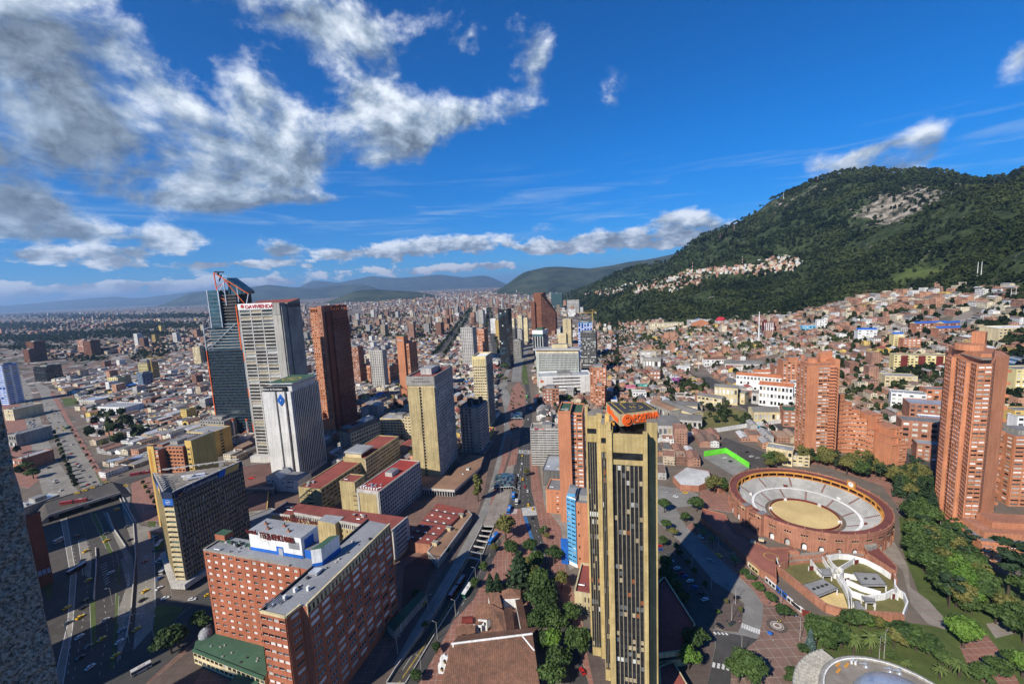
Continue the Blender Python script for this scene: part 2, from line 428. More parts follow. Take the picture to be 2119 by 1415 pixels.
def roof_bits(t,x0,y0,x1,y1,z,n,seed=0,mats=None,big=1.0):
    """plant on a flat roof: housings, ducts, tanks - each a part"""
    rr=random.Random(seed)
    for k in range(n):
        x,y=rr.uniform(x0,x1),rr.uniform(y0,y1);m=rr.choice(mats or[CONCL,METAL,STEELG,CONC]);mb=MB();s=rr.uniform(.7,1.6)*big
        typ=rr.randrange(3)
        if typ==0:
            mb.box(-s,-s*.7,0,s,s*.7,s*1.1,m);mb.box(-s*1.1,-s*.8,s*1.1,s*1.1,s*.8,s*1.25,CONC);mb.build('roof_housing',t,(x,y,z+.01))
        elif typ==1:
            mb.tube((-s*1.8,0,.5),(s*1.8,0,.5),.35,METAL);mb.tube((s*1.8,0,.5),(s*1.8,s*1.2,.5),.35,METAL);mb.tube((-s*1.8,0,0),(-s*1.8,0,.5),.2,STEELG);mb.build('roof_duct',t,(x,y,z+.01))
        else:
            mb.tube((0,0,0),(0,0,s*1.2),s*.55,m,10);mb.tube((0,0,s*1.2),(0,0,s*1.4),s*.6,STEELG,10,s*.1);mb.build('water_tank',t,(x,y,z+.01))
def slab_tower(name,label,cat,P,az,w,d,h,mat,F=None,Rr=None,L=None,roof=None,par=1.0,z0=0.0,group=None,top=None,keep=100,bits=3,seed=1,pent=True,lift=0.0):
    """rectangular block: F / Rr / L are keyword sets for facade() on the front, right and left faces"""
    loc,rz=frame_of(P,az)
    t=thing(name,label,cat,loc,rz,group)
    mb=MB();pn=[]
    mb.prism([(0,0),(w,0),(w,d),(0,d)],-3,h,mat,roof or BITUM)
    for key,A,B in(('F',(0,0),(w,0)),('R',(w,0),(w,d)),('L',(0,d),(0,0))):
        kw={'F':F,'R':Rr,'L':L}[key]
        if not kw:continue
        kw=dict(kw);kw.setdefault('mat',mat);zb=kw.pop('z0',z0);zt=kw.pop('z1',h)
        facade(mb,pn,A,B,zb,zt,kw.pop('rows'),kw.pop('cols'),**kw)
    mb.build('wall',t)
    if par:
        pb=MB();e=.5
        for(x0,y0,x1,y1)in((-.3,-.3,w+.3,e),(-.3,d-e,w+.3,d+.3),(-.3,e,e,d-e),(w-e,e,w+.3,d-e)):
            pb.box(x0,y0,h+.003,x1,y1,h+par,top or mat)
        pb.build('parapet',t)
    if pent:
        qb=MB();a=min(w,d)*.28
        qb.box(w*.5-a,d*.55-a,h+.004,w*.5+a,d*.55+a,h+3.4,CONC,BITUM);qb.build('plant_room',t)
    if bits:roof_bits(t,2,2,max(3,w-2),max(3,d*.3),h,bits,seed)
    emit(t,pn,keep)
    return t
# ---------------------------------------------------------------- the lie of the land
def _vn(x,y,s):  # smooth value noise, vectorised
    x=np.asarray(x,float)/s;y=np.asarray(y,float)/s
    xi,yi=np.floor(x),np.floor(y);fx,fy=x-xi,y-yi
    fx=fx*fx*(3-2*fx);fy=fy*fy*(3-2*fy)
    h=lambda a,b:np.modf(np.abs(np.sin(a*127.1+b*311.7+s)*43758.5453))[0]
    return(h(xi,yi)*(1-fx)+h(xi+1,yi)*fx)*(1-fy)+(h(xi,yi+1)*(1-fx)+h(xi+1,yi+1)*fx)*fy
def fbm(x,y,s,o=4):
    r=0;a=1.0;t=0
    for k in range(o):r=r+a*(_vn(x,y,s/2**k)-.5);t+=a;a*=.55
    return r/t
def _line(rows,head):
    L=list(head)
    for x,y,Y in rows:
        P=at_y(x,y,Y);L.append((P[0]/P[1],Y,P[2]))
    return np.array(L)
LF=np.array([(.05,4600,0),(.12,3300,0),(.2,1700,0),(.33,1080,0),(.45,830,0),(.7,620,0),(.95,520,0),(1.2,440,0),(1.9,330,0)])
LW=_line([(1240,672,1650),(1350,665,1380),(1450,668,1230),(1560,660,1110),(1700,636,1010),(1850,610,950),(1960,618,850),(2119,655,650),(2400,690,520)],[(.05,4900,0),(.12,3600,5)])
LM=_line([(1240,603,2600),(1400,570,2050),(1550,550,1750),(1650,530,1600),(1800,515,1420),(1950,495,1230),(2119,470,980),(2400,440,800)],[(.05,5400,0),(.12,4300,30)])
LR=_line([(1225,588,4300),(1273,568,3700),(1330,558,3400),(1378,550,3200),(1420,520,3000),(1452,493,2900),(1497,478,2750),(1552,451,2600),(1600,420,2450),(1630,405,2400),(1690,377,2300),(1744,363,2230),(1808,357,2150),(1863,363,2100),(1891,357,2070),(1959,361,2000),(2019,374,1950),(2078,374,1950),(2119,354,2000),(2250,330,2000),(2500,330,1900)],[(.05,6000,0),(.13,5200,60)])
def terrain(x,y):
    x=np.asarray(x,float);y=np.asarray(y,float)
    a=np.where(y>50,x/np.maximum(y,50),x/50.0)
    g=lambda L,k:np.interp(a,L[:,0],L[:,k],left=L[0,k],right=L[-1,k])
    Y=[g(L,1)for L in(LF,LW,LM,LR)];Z=[g(L,2)for L in(LF,LW,LM,LR)]
    Y.append(Y[3]+1500);Z.append(Z[3]*.55);Y.append(Y[3]+5000);Z.append(Z[3]*.1)
    z=np.zeros_like(x)
    for i in range(5):
        t=np.clip((y-Y[i])/np.maximum(Y[i+1]-Y[i],1),0,1)
        seg=Z[i]+(Z[i+1]-Z[i])*t
        z=np.where((y>=Y[i]),seg,z)
    q_=np.clip((y-3800)/10500,0,1);far_rise=95*q_*q_*(3-2*q_)*np.clip((a+.55)/.3,0,1)
    z=np.where(a<.05,0,np.maximum(z,0));z=np.maximum(z,far_rise)
    rough=np.clip(z/260,0,1)*np.clip(np.abs(y-Y[3])/500,.25,1)
    rid=1-np.abs(fbm(x+y*.35,y*.45-x*.2,520,4))*4.2  # spurs and gullies running down the slope
    z=z+(rid-.45)*125*rough+fbm(x,y,620,4)*90*rough+fbm(x+900,y,170,3)*40*rough
    return np.maximum(z,0)
def Tz(x,y):return float(terrain(np.array([x]),np.array([y]))[0])

_YS=np.geomspace(90,30000,5000)
def land(x,y):  # where a line of sight first meets the ground
    d=ray(x,y);P=EYE[None,:]+d[None,:]*(_YS/d[1])[:,None]
    k=np.nonzero(P[:,2]<=terrain(P[:,0],P[:,1]))[0]
    if not len(k):return at(x,y,0.0)if d[2]<0 else at_y(x,y,20000)
    q=P[k[0]];return np.array([q[0],q[1],Tz(q[0],q[1])])
def pts(px,z=0.0):return[tuple(at(x,y,z)[:2])for x,y in px]
HOLE_PX=[(800,1415),(818,1385),(900,1269),(941,1198),(967,1150),(999,1087),(1022,1088),(996,1153),(974,1191),(961,1214),(906,1301),(838,1415)]
HOLE=pts(HOLE_PX)
def lin(a,b,s):return list(np.arange(a,b,s))
XL=[-60000,-30000,-15000,-8000,-4000,-2000,-1000,-500,-200]+lin(160,3400,45)+[3500,3800,4300,5200,6500,9000,15000,30000,60000]
YL=[-3000,-500,60,100]+lin(420,5200,45)+[5300,5800,6500,7500,9000,12000,20000,40000,70000]
nx,ny=len(XL),len(YL)
gx,gy=np.meshgrid(XL,YL);gz=terrain(gx,gy)
gv=np.c_[gx.ravel(),gy.ravel(),gz.ravel()]
gf=[]
for j in range(ny-1):
    for i in range(nx-1):
        if XL[i]==-200 and YL[j]==100:continue  # the centre, cut out for the sunken busway
        gf.append((j*nx+i,j*nx+i+1,(j+1)*nx+i+1,(j+1)*nx+i))
verts=[tuple(v)for v in gv]
outer=[(-200,100),(160,100),(160,420),(-200,420)]
rings=[[Vector((p[0],p[1],0))for p in outer],[Vector((p[0],p[1],0))for p in HOLE]]
flat=outer+HOLE;base_i=len(verts);verts+=[(p[0],p[1],0.0)for p in flat]
for tri in geometry.tessellate_polygon(rings):
    q=[flat[k]for k in tri]
    if(q[1][0]-q[0][0])*(q[2][1]-q[0][1])-(q[1][1]-q[0][1])*(q[2][0]-q[0][0])<0:tri=tri[::-1]
    gf.append(tuple(base_i+k for k in tri))
gme=bpy.data.meshes.new('ground');gme.from_pydata(verts,[],gf)
# what grows where: red = wooded slope, green = bare rock, blue = open grass
va=np.array(verts);A_=va[:,0]/np.maximum(va[:,1],50)
fw=np.interp(A_,LW[:,0],LW[:,1]);fm=np.interp(A_,LM[:,0],LM[:,1]);fr_=np.interp(A_,LR[:,0],LR[:,1])
wood=np.clip((va[:,1]-fw+40)/60,0,1)*(A_>.1)
def blob(cx,cy,Y,rx,ry):
    P=at_y(cx,cy,Y);return np.exp(-(((va[:,0]-P[0])/rx)**2+((va[:,1]-P[1])/ry)**2))
def ROCKF(x,y):
    r=0
    for cx,cy,Y,rx,ry,k in((1870,470,1600,110,130,1.0),(1930,445,1700,120,140,.95),(1840,430,1640,60,90,.6),(2000,440,1650,70,90,.6),(2050,395,1850,130,60,.6),(1620,420,2300,50,120,.45),(1700,400,2150,80,90,.4)):
        P=at_y(cx,cy,Y);r=r+k*np.exp(-(((x-P[0])/rx)**2+((y-P[1])/ry)**2))
    return r
rock=np.clip(ROCKF(va[:,0],va[:,1]),0,1)
grass=np.clip(.62*blob(1900,590,980,110,50)+.55*blob(1850,575,1060,90,60)+.8*blob(2080,655,640,50,30)+.7*blob(1420,590,1900,120,80)+.7*blob(1560,560,1650,100,60),0,1)
ca=gme.color_attributes.new('cover','FLOAT_COLOR','POINT')
ca.data.foreach_set('color',np.c_[wood,rock,grass,np.ones(len(va))].ravel())
m,n,b=_new('ground_cover')
att=n.n('ShaderNodeAttribute',attribute_name='cover');sp=n.n('ShaderNodeSeparateColor');n.inp(sp,0,att.outputs['Color'])
pos=n.n('ShaderNodeNewGeometry').outputs['Position']
vo=n.n('ShaderNodeTexVoronoi');n.inp(vo,'Vector',pos);n.inp(vo,'Scale',1/24.0)
rnd=n.n('ShaderNodeSeparateColor');n.inp(rnd,0,vo.outputs['Color'])
rp=n.n('ShaderNodeValToRGB');rp.color_ramp.interpolation='CONSTANT'
cols=[(0,(.09,.085,.08)),(.2,(.16,.10,.075)),(.38,(.13,.125,.12)),(.52,(.045,.055,.03)),(.66,(.20,.13,.10)),(.8,(.24,.22,.20)),(.93,(.36,.35,.33))]
el_=rp.color_ramp.elements
el_[0].color=(*cols[0][1],1);el_[1].position=cols[1][0];el_[1].color=(*cols[1][1],1)
for p_,c_ in cols[2:]:q=el_.new(p_);q.color=(*c_,1)
n.inp(rp,0,rnd.outputs[0])
nearc=n.mix(n.noise(pos,.08,5.0,.6),(.075,.066,.056,1),(.19,.155,.125,1))
ysep=n.n('ShaderNodeSeparateXYZ');n.inp(ysep,0,pos)
dist=n.v('LENGTH',n.v('MULTIPLY',pos,(1,1,0)),None,'v')
city=n.mix(n.mapr(dist,700,1500),nearc,rp.outputs[0])
big=n.noise(pos,.0016,4.0,.55)
city=n.mix(n.m('MULTIPLY',n.mapr(big,.56,.66,0,.75,True),n.mapr(dist,1500,2500)),city,(.028,.040,.022,1))  # parks of the plain
fo=n.noise(pos,.035,6.0,.65)
forest=n.mix(n.mapr(fo,.35,.65),(.012,.022,.009,1),(.05,.068,.028,1))
rk=n.mix(n.mapr(n.noise(pos,.03,8.0,.7),.40,.62),(.045,.045,.032,1),(.34,.30,.25,1))
gr=n.mix(n.noise(pos,.05,5.0,.6),(.045,.075,.02,1),(.10,.12,.04,1))
rn=n.noise(pos,.022,7.0,.7)
out=n.mix(sp.outputs[0],city,forest)
out=n.mix(n.mapr(n.m('ADD',sp.outputs[1],n.m('MULTIPLY',n.m('SUBTRACT',rn,.5),3.4)),.42,.62),out,rk)
out=n.mix(n.mapr(n.m('ADD',sp.outputs[2],n.m('SUBTRACT',rn,.5)),.4,.55),out,gr)
n.inp(b,'Base Color',out);b.inputs['Roughness'].default_value=.95;b.inputs['Specular IOR Level'].default_value=.1
bp=n.n('ShaderNodeBump');bp.inputs['Strength'].default_value=.8;bp.inputs['Distance'].default_value=14.0
n.inp(bp,'Height',n.m('MULTIPLY',fo,sp.outputs[0]));n.inp(b,'Normal',bp.outputs[0])
gme.materials.append(m);gme.update()
for p in gme.polygons:p.use_smooth=True
ground=bpy.data.objects.new('ground',gme);C.objects.link(ground);kind(ground,'structure')

# far ranges and the mountains at the edge of the plain
m,n,b=_new('far_slope')
pos=n.n('ShaderNodeNewGeometry').outputs['Position']
n.inp(b,'Base Color',n.mix(n.mapr(n.noise(pos,.0022,8.0,.68),.38,.62),(.020,.032,.022,1),(.062,.075,.045,1)));b.inputs['Roughness'].default_value=1.0
b.inputs['Specular IOR Level'].default_value=0
FARM=m
def far_hill(rows,Y,front,back,seed):
    px=np.array([r[0]for r in rows],float);py=np.array([r[1]for r in rows],float)
    xs=np.arange(px[0],px[-1]+.1,7.0);ys=np.interp(xs,px,py)
    V=[];Fc=[];K=[(-front,0),(-front*.72,.12),(-front*.45,.36),(-front*.2,.70),(0,1),(back*.4,.6),(back,0)]
    for i,(x,y)in enumerate(zip(xs,ys)):
        P=at_y(x,y,Y);e_=min(1.0,(i+.3)/14,(len(xs)-.7-i)/14);hz=max(P[2],0)*e_*e_*(3-2*e_)
        for j,(dd,f)in enumerate(K):
            Q=P*np.array([1,1,0])+np.array([P[0]/P[1],1,0])*dd
            q=float(fbm(Q[0]+seed,Q[1],front*.5,4))
            z=hz*min(max(f+(q*.55 if 0<j<4 else q*.04 if j==4 else 0),0),1.04)
            V.append((Q[0],Q[1],z-(3 if f==0 else 0)))
    w=len(K)
    for i in range(len(xs)-1):
        for j in range(w-1):Fc.append((i*w+j,(i+1)*w+j,(i+1)*w+j+1,i*w+j+1))
    me=bpy.data.meshes.new('hills');me.from_pydata(V,[],Fc);me.materials.append(FARM)
    for p in me.polygons:p.use_smooth=True
    o=bpy.data.objects.new('hills',me);C.objects.link(o);kind(o,'structure')
far_hill([(995,588),(1010,585),(1050,574),(1090,562),(1130,553),(1160,552),(1218,556),(1260,551),(1300,543),(1340,538),(1420,520),(1500,505)],9000,2600,3500,3)
far_hill([(560,600),(597,585),(649,580),(701,585),(742,577),(768,571),(800,574),(831,575),(870,572),(909,568),(960,574),(1012,568),(1050,572),(1090,580)],26000,5000,5000,9)
far_hill([(300,626),(330,620),(400,606),(450,600),(500,597),(555,589),(600,594),(650,597),(700,590),(745,588),(790,594),(850,602)],17000,3000,4000,15)
far_hill([(650,612),(690,607),(725,603),(750,600),(768,599),(800,600),(850,603),(890,603),(930,606),(950,609)],8200,1300,1800,23)
far_hill([(-200,640),(-60,634),(0,633),(60,629),(130,622),(170,619),(205,616),(240,614),(270,617),(300,616),(345,610),(400,603),(470,598),(560,592),(640,590)],31000,6000,6000,31)

# ---------------------------------------------------------------- roads, paving, markings
LANE=wall('worn_lane_concrete',(.255,.235,.20),(.17,.157,.135),.10,0,line=(0,6.0,.03,.35,(.06,.06,.06)),grime=(.55,(.065,.065,.065)))
DECK=wall('dark_deck',(.055,.056,.06),(.038,.039,.042),.3,0)
ASPH=wall('asphalt',(.066,.063,.059),(.045,.043,.041),.12,0,grime=(.45,(.085,.085,.085)),spec=.3)
CONCR=wall('concrete_road',(.235,.225,.205),(.155,.15,.14),.10,0,line=(0,6.0,.03,.35,(.10,.10,.09)),grime=(.5,(.13,.125,.115)))
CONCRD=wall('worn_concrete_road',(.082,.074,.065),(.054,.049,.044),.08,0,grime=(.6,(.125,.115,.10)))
PAVEB=wall('brick_paving',(.27,.125,.09),(.20,.095,.072),.25,0,line=(3.4,3.4,.08,.55,(.30,.27,.23)),grime=(.5,(.14,.10,.085)))
PAVEP=wall('plaza_paving',(.21,.125,.095),(.14,.095,.078),.16,0,line=(5.2,5.2,.06,.5,(.34,.30,.25)),grime=(.5,(.12,.085,.07)))
PAVEG=wall('grey_paving',(.26,.235,.20),(.19,.17,.15),.2,0,line=(4.0,4.0,.08,.5,(.24,.12,.085)))
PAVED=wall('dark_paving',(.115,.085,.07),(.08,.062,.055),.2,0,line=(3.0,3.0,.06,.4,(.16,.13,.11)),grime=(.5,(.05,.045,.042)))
GRASS=wall('lawn',(.085,.115,.03),(.05,.072,.02),.15,0,grime=(.45,(.16,.15,.06)),bump=.4)
DRYG=wall('dry_grass',(.17,.145,.055),(.10,.105,.035),.14,0,grime=(.6,(.22,.17,.085)),bump=.4)
SAND=wall('arena_sand',(.56,.43,.20),(.52,.39,.175),.08,0,grime=(.2,(.46,.34,.15)))
LINEW=wall('road_line_white',(.62,.62,.60),(.46,.46,.44),.8,0)
LINEY=wall('road_line_yellow',(.58,.40,.06),(.45,.31,.05),.8,0)
BLUELANE=wall('blue_lane',(.04,.16,.36),(.03,.11,.26),.3,0)
def sheet(name,px,z,mat,k='structure'):
    P=pts(px);return world_sheet(name,P,z,mat,k)
def world_sheet(name,P,z,mat,k='structure'):
    mb=MB()
    for tri in geometry.tessellate_polygon([[Vector((p[0],p[1],0))for p in P]]):
        q=[P[i]for i in tri]
        if(q[1][0]-q[0][0])*(q[2][1]-q[0][1])-(q[1][1]-q[0][1])*(q[2][0]-q[0][0])<0:q=q[::-1]
        mb.face([(p[0],p[1],z)for p in q],mat)
    if z>=.1:  # a raised pavement shows its kerb
        n_=len(P)
        area=sum(P[i][0]*P[(i+1)%n_][1]-P[(i+1)%n_][0]*P[i][1]for i in range(n_))
        Q=P if area>0 else P[::-1]
        for i in range(n_):
            a_,b_=Q[i],Q[(i+1)%n_];mb.face([(a_[0],a_[1],0),(b_[0],b_[1],0),(b_[0],b_[1],z),(a_[0],a_[1],z)],CONCL)
    return kind(mb.build(name),k)
def marks(name,segs,w,mat,z=.075):
    """painted strips: segs = list of (pixel, pixel) on the ground"""
    mb=MB()
    for a,b in segs:
        A,B=at(*a),at(*b);d=B-A;L=math.hypot(d[0],d[1])
        if L<.05:continue
        nx_,ny_=-d[1]/L*w/2,d[0]/L*w/2
        mb.face([(A[0]-nx_,A[1]-ny_,z),(B[0]-nx_,B[1]-ny_,z),(B[0]+nx_,B[1]+ny_,z),(A[0]+nx_,A[1]+ny_,z)],mat)
    return kind(mb.build(name),'structure')
def dashes(line,on=2.5,off=5.0):
    """cut a pixel polyline into dashes of real length"""
    P=[at(*p)for p in line];segs=[];s=0.0
    for a,b in zip(P,P[1:]):
        L=np.linalg.norm(b-a);s=0.0
        while s+on<L:
            segs.append((proj(a+(b-a)*s/L),proj(a+(b-a)*(s+on)/L)));s+=on+off
    return segs
# central avenues
sheet('paving',[(300,1415),(450,1240),(500,1090),(500,1000),(700,925),(880,870),(1005,835),(1040,800),(1056,850),(1062,905),(1036,1000),(1008,1060),(985,1085),(941,1198),(818,1385),(790,1415)],.008,wall('brown_paving',(.20,.115,.088),(.135,.085,.068),.16,0,line=(5.0,5.0,.06,.5,(.24,.21,.18)),grime=(.5,(.09,.07,.06))))
sheet('paving',[(1110,900),(1126,705),(1180,760),(1225,835),(1240,900),(1361,905),(1361,1040),(1180,1180),(1128,1060)],.008,PAVEG)
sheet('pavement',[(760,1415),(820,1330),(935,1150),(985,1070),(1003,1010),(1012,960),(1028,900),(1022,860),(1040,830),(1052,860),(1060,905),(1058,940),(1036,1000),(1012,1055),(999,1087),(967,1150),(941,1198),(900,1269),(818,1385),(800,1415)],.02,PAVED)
sheet('road',[(815,1374),(850,1310),(935,1170),(985,1078),(1012,1012),(1026,960),(1042,900),(1046,862),(1038,820),(1030,790),(1043,792),(1056,820),(1062,860),(1060,905),(1048,945),(1034,995),(1012,1055),(998,1084),(965,1148),(939,1197),(897,1268),(822,1377)],.04,CONCR)
sheet('road',[(838,1415),(906,1301),(961,1214),(974,1191),(996,1153),(1022,1112),(1035,1115),(1038,1124),(980,1240),(938,1285),(880,1391),(866,1415)],.04,ASPH)
sheet('plaza',[(880,1391),(938,1285),(980,1240),(1038,1124),(1052,1095),(1082,1080),(1100,1125),(1105,1200),(1100,1250),(1060,1330),(1000,1400),(985,1415),(866,1415)],.12,PAVEB)
sheet('plaza',[(999,1086),(1012,1055),(1036,1000),(1050,965),(1062,962),(1058,1000),(1054,1030),(1050,1052),(1040,1085),(1022,1088)],.13,PAVEG)
sheet('plaza',[(1040,1085),(1050,1052),(1078,1052),(1083,1068),(1100,1125),(1082,1080),(1052,1095),(1036,1112),(1024,1110),(1022,1088)],.02,PAVEB)
sheet('plaza',[(1062,905),(1076,908),(1068,960),(1062,962),(1050,965),(1060,930)],.13,PAVEB)
sheet('road',[(1065,958),(1076,908),(1086,871),(1089,845),(1088,810),(1080,775),(1092,775),(1098,820),(1101,858),(1100,902),(1095,950),(1099,1016),(1105,1039),(1111,1065),(1123,1118),(1140,1180),(1176,1281),(1218,1415),(1182,1415),(1160,1310),(1130,1220),(1105,1140),(1083,1068),(1078,1052),(1050,1052),(1057,1033),(1059,986)],.04,ASPH)
sheet('pavement',[(1100,902),(1110,905),(1112,960),(1120,1010),(1128,1050),(1160,1090),(1172,1180),(1210,1300),(1228,1415),(1219,1415),(1177,1281),(1141,1180),(1124,1118),(1112,1065),(1106,1039),(1100,1016),(1096,950)],.12,PAVEB)
sheet('bus_lane',[(1083,1069),(1090,1068),(1099,1100),(1112,1140),(1122,1180),(1114,1182),(1104,1140),(1094,1103)],.055,BLUELANE)
cw=[]
for k in range(14):
    f=k/13;cw.append(((1079.8+f*26.5,1050.6-3.2*f),(1083.5+f*27,1067.2-2.0*f)))
marks('crosswalk',cw,.55,LINEW)
marks('crosswalk',[((1052+k*2.6,1053),(1051+k*2.4,1063))for k in range(8)],.5,LINEW)
marks('crosswalk',[((1072+k*3.1,930+.2*k),(1071.5+k*3.1,938+.2*k))for k in range(9)],.7,LINEW)
marks('lane_lines',dashes([(1068,1048),(1074,985),(1079,950),(1086,905)])+dashes([(1082,1046),(1083,1000),(1084,960),(1090,905)])+dashes([(1094,1044),(1090,1000),(1089,960),(1094,905)])+dashes([(1102,1075),(1118,1120),(1150,1220),(1196,1340),(1206,1400)]),.18,LINEW)
marks('lane_lines',dashes([(1030,1118),(1003,1165),(960,1245),(915,1330),(880,1400)],3,5),.18,LINEW)
marks('edge_line',[((818,1376),(896,1262)),((896,1262),(964,1142)),((833,1386),(852,1356))],.16,LINEW)
marks('edge_line',[((1064.5,960),(1059.5,986)),((1059.5,986),(1057.5,1030)),((1073,1040),(1077,985))],.2,LINEW)
# the sunken busway under its concrete struts
mb=MB();n_=len(HOLE)
def depth(p):return-.7-5.6*min(max((p[1]-190)/120,0),1)
area=sum(HOLE[i][0]*HOLE[(i+1)%n_][1]-HOLE[(i+1)%n_][0]*HOLE[i][1]for i in range(n_))
Hh=HOLE if area>0 else HOLE[::-1]
for i in range(n_):
    a_,b_=Hh[i],Hh[(i+1)%n_]
    if abs(a_[1]-b_[1])<9 and a_[1]>300:continue
    mb.face([(b_[0],b_[1],depth(b_)-.3),(a_[0],a_[1],depth(a_)-.3),(a_[0],a_[1],.9),(b_[0],b_[1],.9)],CONC)
    d_=Vector((b_[0]-a_[0],b_[1]-a_[1])).normalized();o_=Vector((d_.y,-d_.x))*.4
    mb.face([(a_[0],a_[1],.9),(a_[0]+o_.x,a_[1]+o_.y,.9),(b_[0]+o_.x,b_[1]+o_.y,.9),(b_[0],b_[1],.9)],CONCL)
    mb.face([(a_[0]+o_.x,a_[1]+o_.y,0),(b_[0]+o_.x,b_[1]+o_.y,0),(b_[0]+o_.x,b_[1]+o_.y,.9),(a_[0]+o_.x,a_[1]+o_.y,.9)],CONC)
rw=mb.build('retaining_wall');tag(rw,'grey concrete retaining wall round the sunken busway cutting','retaining wall')
mb=MB()
tri_src=HOLE+[]
for tri in geometry.tessellate_polygon([[Vector((p[0],p[1],0))for p in HOLE]]):
    q=[HOLE[i]for i in tri]
    if(q[1][0]-q[0][0])*(q[2][1]-q[0][1])-(q[1][1]-q[0][1])*(q[2][0]-q[0][0])<0:q=q[::-1]
    mb.face([(p[0],p[1],depth(p))for p in q],CONCRD)
A_,B_=at(999,1087),at(1022,1088)  # the floor runs on under the square
mb.face([(A_[0],A_[1],-6.31),(B_[0],B_[1],-6.31),(B_[0]+4,B_[1]+40,-6.31),(A_[0]+4,A_[1]+40,-6.31)],CONCRD)
kind(mb.build('busway_floor'),'structure')
mb=MB()
for s in(-.9,.9):
    for a,b in(((905,1283),(864,1352)),((948,1211),(905,1283)),((864,1352),(822,1414))):
        A2,B2=at(*a),at(*b);d_=(B2-A2)/np.linalg.norm(B2-A2);n2_=np.array([-d_[1],d_[0],0])*s*.25
        w_=np.array([-d_[1],d_[0],0])*.09
        q=[A2+n2_-w_,B2+n2_-w_,B2+n2_+w_,A2+n2_+w_]
        mb.face([(p[0],p[1],depth(p)+.05)for p in q][::-1],LINEY)
kind(mb.build('lane_lines'),'structure')
for a,b in[((1001,1087),(1022,1088)),((996,1096),(1018,1098)),((991,1106),(1013,1109)),((986,1116),(1008,1120)),((980,1128),(1002,1132)),((973,1140),(997,1145)),((967,1151),(993,1156))]:
    A2,B2=at(*a),at(*b);mb=MB();mb.beam((A2[0],A2[1],-.4),(B2[0],B2[1],-.4),.8,CONCL)
    o=mb.build('concrete_strut')
    tag(o,'pale concrete strut spanning the sunken busway','strut','struts across the sunken busway')
world_sheet('lawn',pts([(985,1085),(999,1085),(962,1150),(950,1158)]),.03,GRASS,'stuff')
sheet('plaza',[(1047,860),(1062,800),(1074,790),(1087,812),(1088,845),(1076,905),(1062,904)],.06,PAVEB)
sheet('plaza',[(1016,1030),(1036,960),(1046,900),(1060,905),(1050,950),(1034,1000),(1014,1052)],.05,PAVEB)
# left: the expressway
sheet('pavement',[(0,1000),(0,800),(22,800),(40,830),(47,853),(57,891),(81,993),(60,1010)],.12,PAVEB)
sheet('pavement',[(103,816),(118,838),(142,880),(152,880),(128,838),(112,812)],.12,PAVEB)
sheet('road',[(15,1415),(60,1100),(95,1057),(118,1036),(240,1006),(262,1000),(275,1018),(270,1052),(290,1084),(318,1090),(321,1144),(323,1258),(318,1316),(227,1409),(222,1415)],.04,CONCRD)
sheet('road',[(57,891),(81,993),(94,1042),(118,1036),(162,1016),(113,944),(91,887),(62,803),(45,775),(20,790),(40,828),(47,853)],.04,LANE)
sheet('road',[(170,1012),(128,940),(113,895),(92,853),(85,820),(70,790),(100,800),(118,840),(140,883),(189,963),(212,997)],.041,LANE)
sheet('road',[(222,1415),(227,1409),(318,1316),(380,1268),(430,1226),(440,1246),(443,1290),(333,1383),(300,1415)],.05,ASPH)
sheet('road',[(321,1150),(331,1222),(345,1244),(380,1248),(432,1215),(437,1230),(380,1262),(323,1322),(322,1258)],.052,ASPH)
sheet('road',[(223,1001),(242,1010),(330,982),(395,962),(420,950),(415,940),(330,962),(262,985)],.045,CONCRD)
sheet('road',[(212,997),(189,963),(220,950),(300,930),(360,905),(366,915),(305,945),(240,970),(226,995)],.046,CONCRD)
sheet('plaza',[(272,1000),(312,985),(335,1040),(340,1078),(298,1078),(273,1040)],.12,PAVEB)
sheet('pavement',[(143,880),(152,880),(198,955),(222,992),(212,997),(189,963)],.12,PAVEB)
sheet('pavement',[(322,1322),(437,1235),(445,1255),(445,1300),(338,1390),(305,1415),(400,1415),(450,1340),(452,1240)],.014,PAVED)
for q in([(320,1262),(322,1254),(345,1250),(378,1255),(376,1265),(345,1297),(318,1318)],[(187,1062),(197,1062),(233,1140),(230,1152),(220,1135)],[(242,1172),(248,1170),(250,1205),(243,1208)],
          [(186,1245),(197,1240),(200,1330),(190,1345)],[(240,1225),(246,1232),(243,1290),(236,1382),(228,1385),(237,1290)],[(92,1210),(108,1203),(105,1240),(96,1240)],[(196,975),(204,978),(222,998),(208,1000)],
          [(128,824),(160,822),(157,838),(133,840)],[(305,1078),(322,1078),(322,1090),(308,1088)]):
    sheet('lawn',q,.09,GRASS,'stuff')
sheet('road',[(212,1058),(227,1063),(242,1107),(274,1152),(278,1182),(272,1258),(261,1326),(242,1375),(246,1258),(265,1205),(265,1167),(242,1122)],.056,LANE)
sheet('road',[(245,1012),(262,1000),(270,1018),(268,1052),(290,1086),(318,1092),(321,1144),(322,1258),(316,1300),(276,1345),(285,1200),(283,1150),(262,1090)],.057,LANE)
sheet('road',[(126,1075),(137,1071),(158,1190),(150,1300),(130,1415),(110,1415),(140,1290),(146,1190)],.058,LANE)
sheet('road',[(160,1118),(178,1112),(190,1160),(188,1200),(176,1190),(168,1150)],.058,LANE)
marks('lane_lines',dashes([(205,1070),(232,1150),(240,1200)])+dashes([(165,1060),(190,1150),(178,1240),(160,1360),(150,1410)])+dashes([(140,1075),(160,1180),(150,1290),(140,1400)])+dashes([(215,1240),(222,1300),(205,1400)])
      +dashes([(300,1150),(302,1230),(280,1330)])+dashes([(258,1215),(256,1290),(248,1370)])+dashes([(75,890),(100,960),(130,1020)])+dashes([(60,850),(90,930),(118,1010)])+dashes([(120,890),(150,950),(190,1000)])+dashes([(100,840),(132,890),(170,960)]),.16,LINEW)
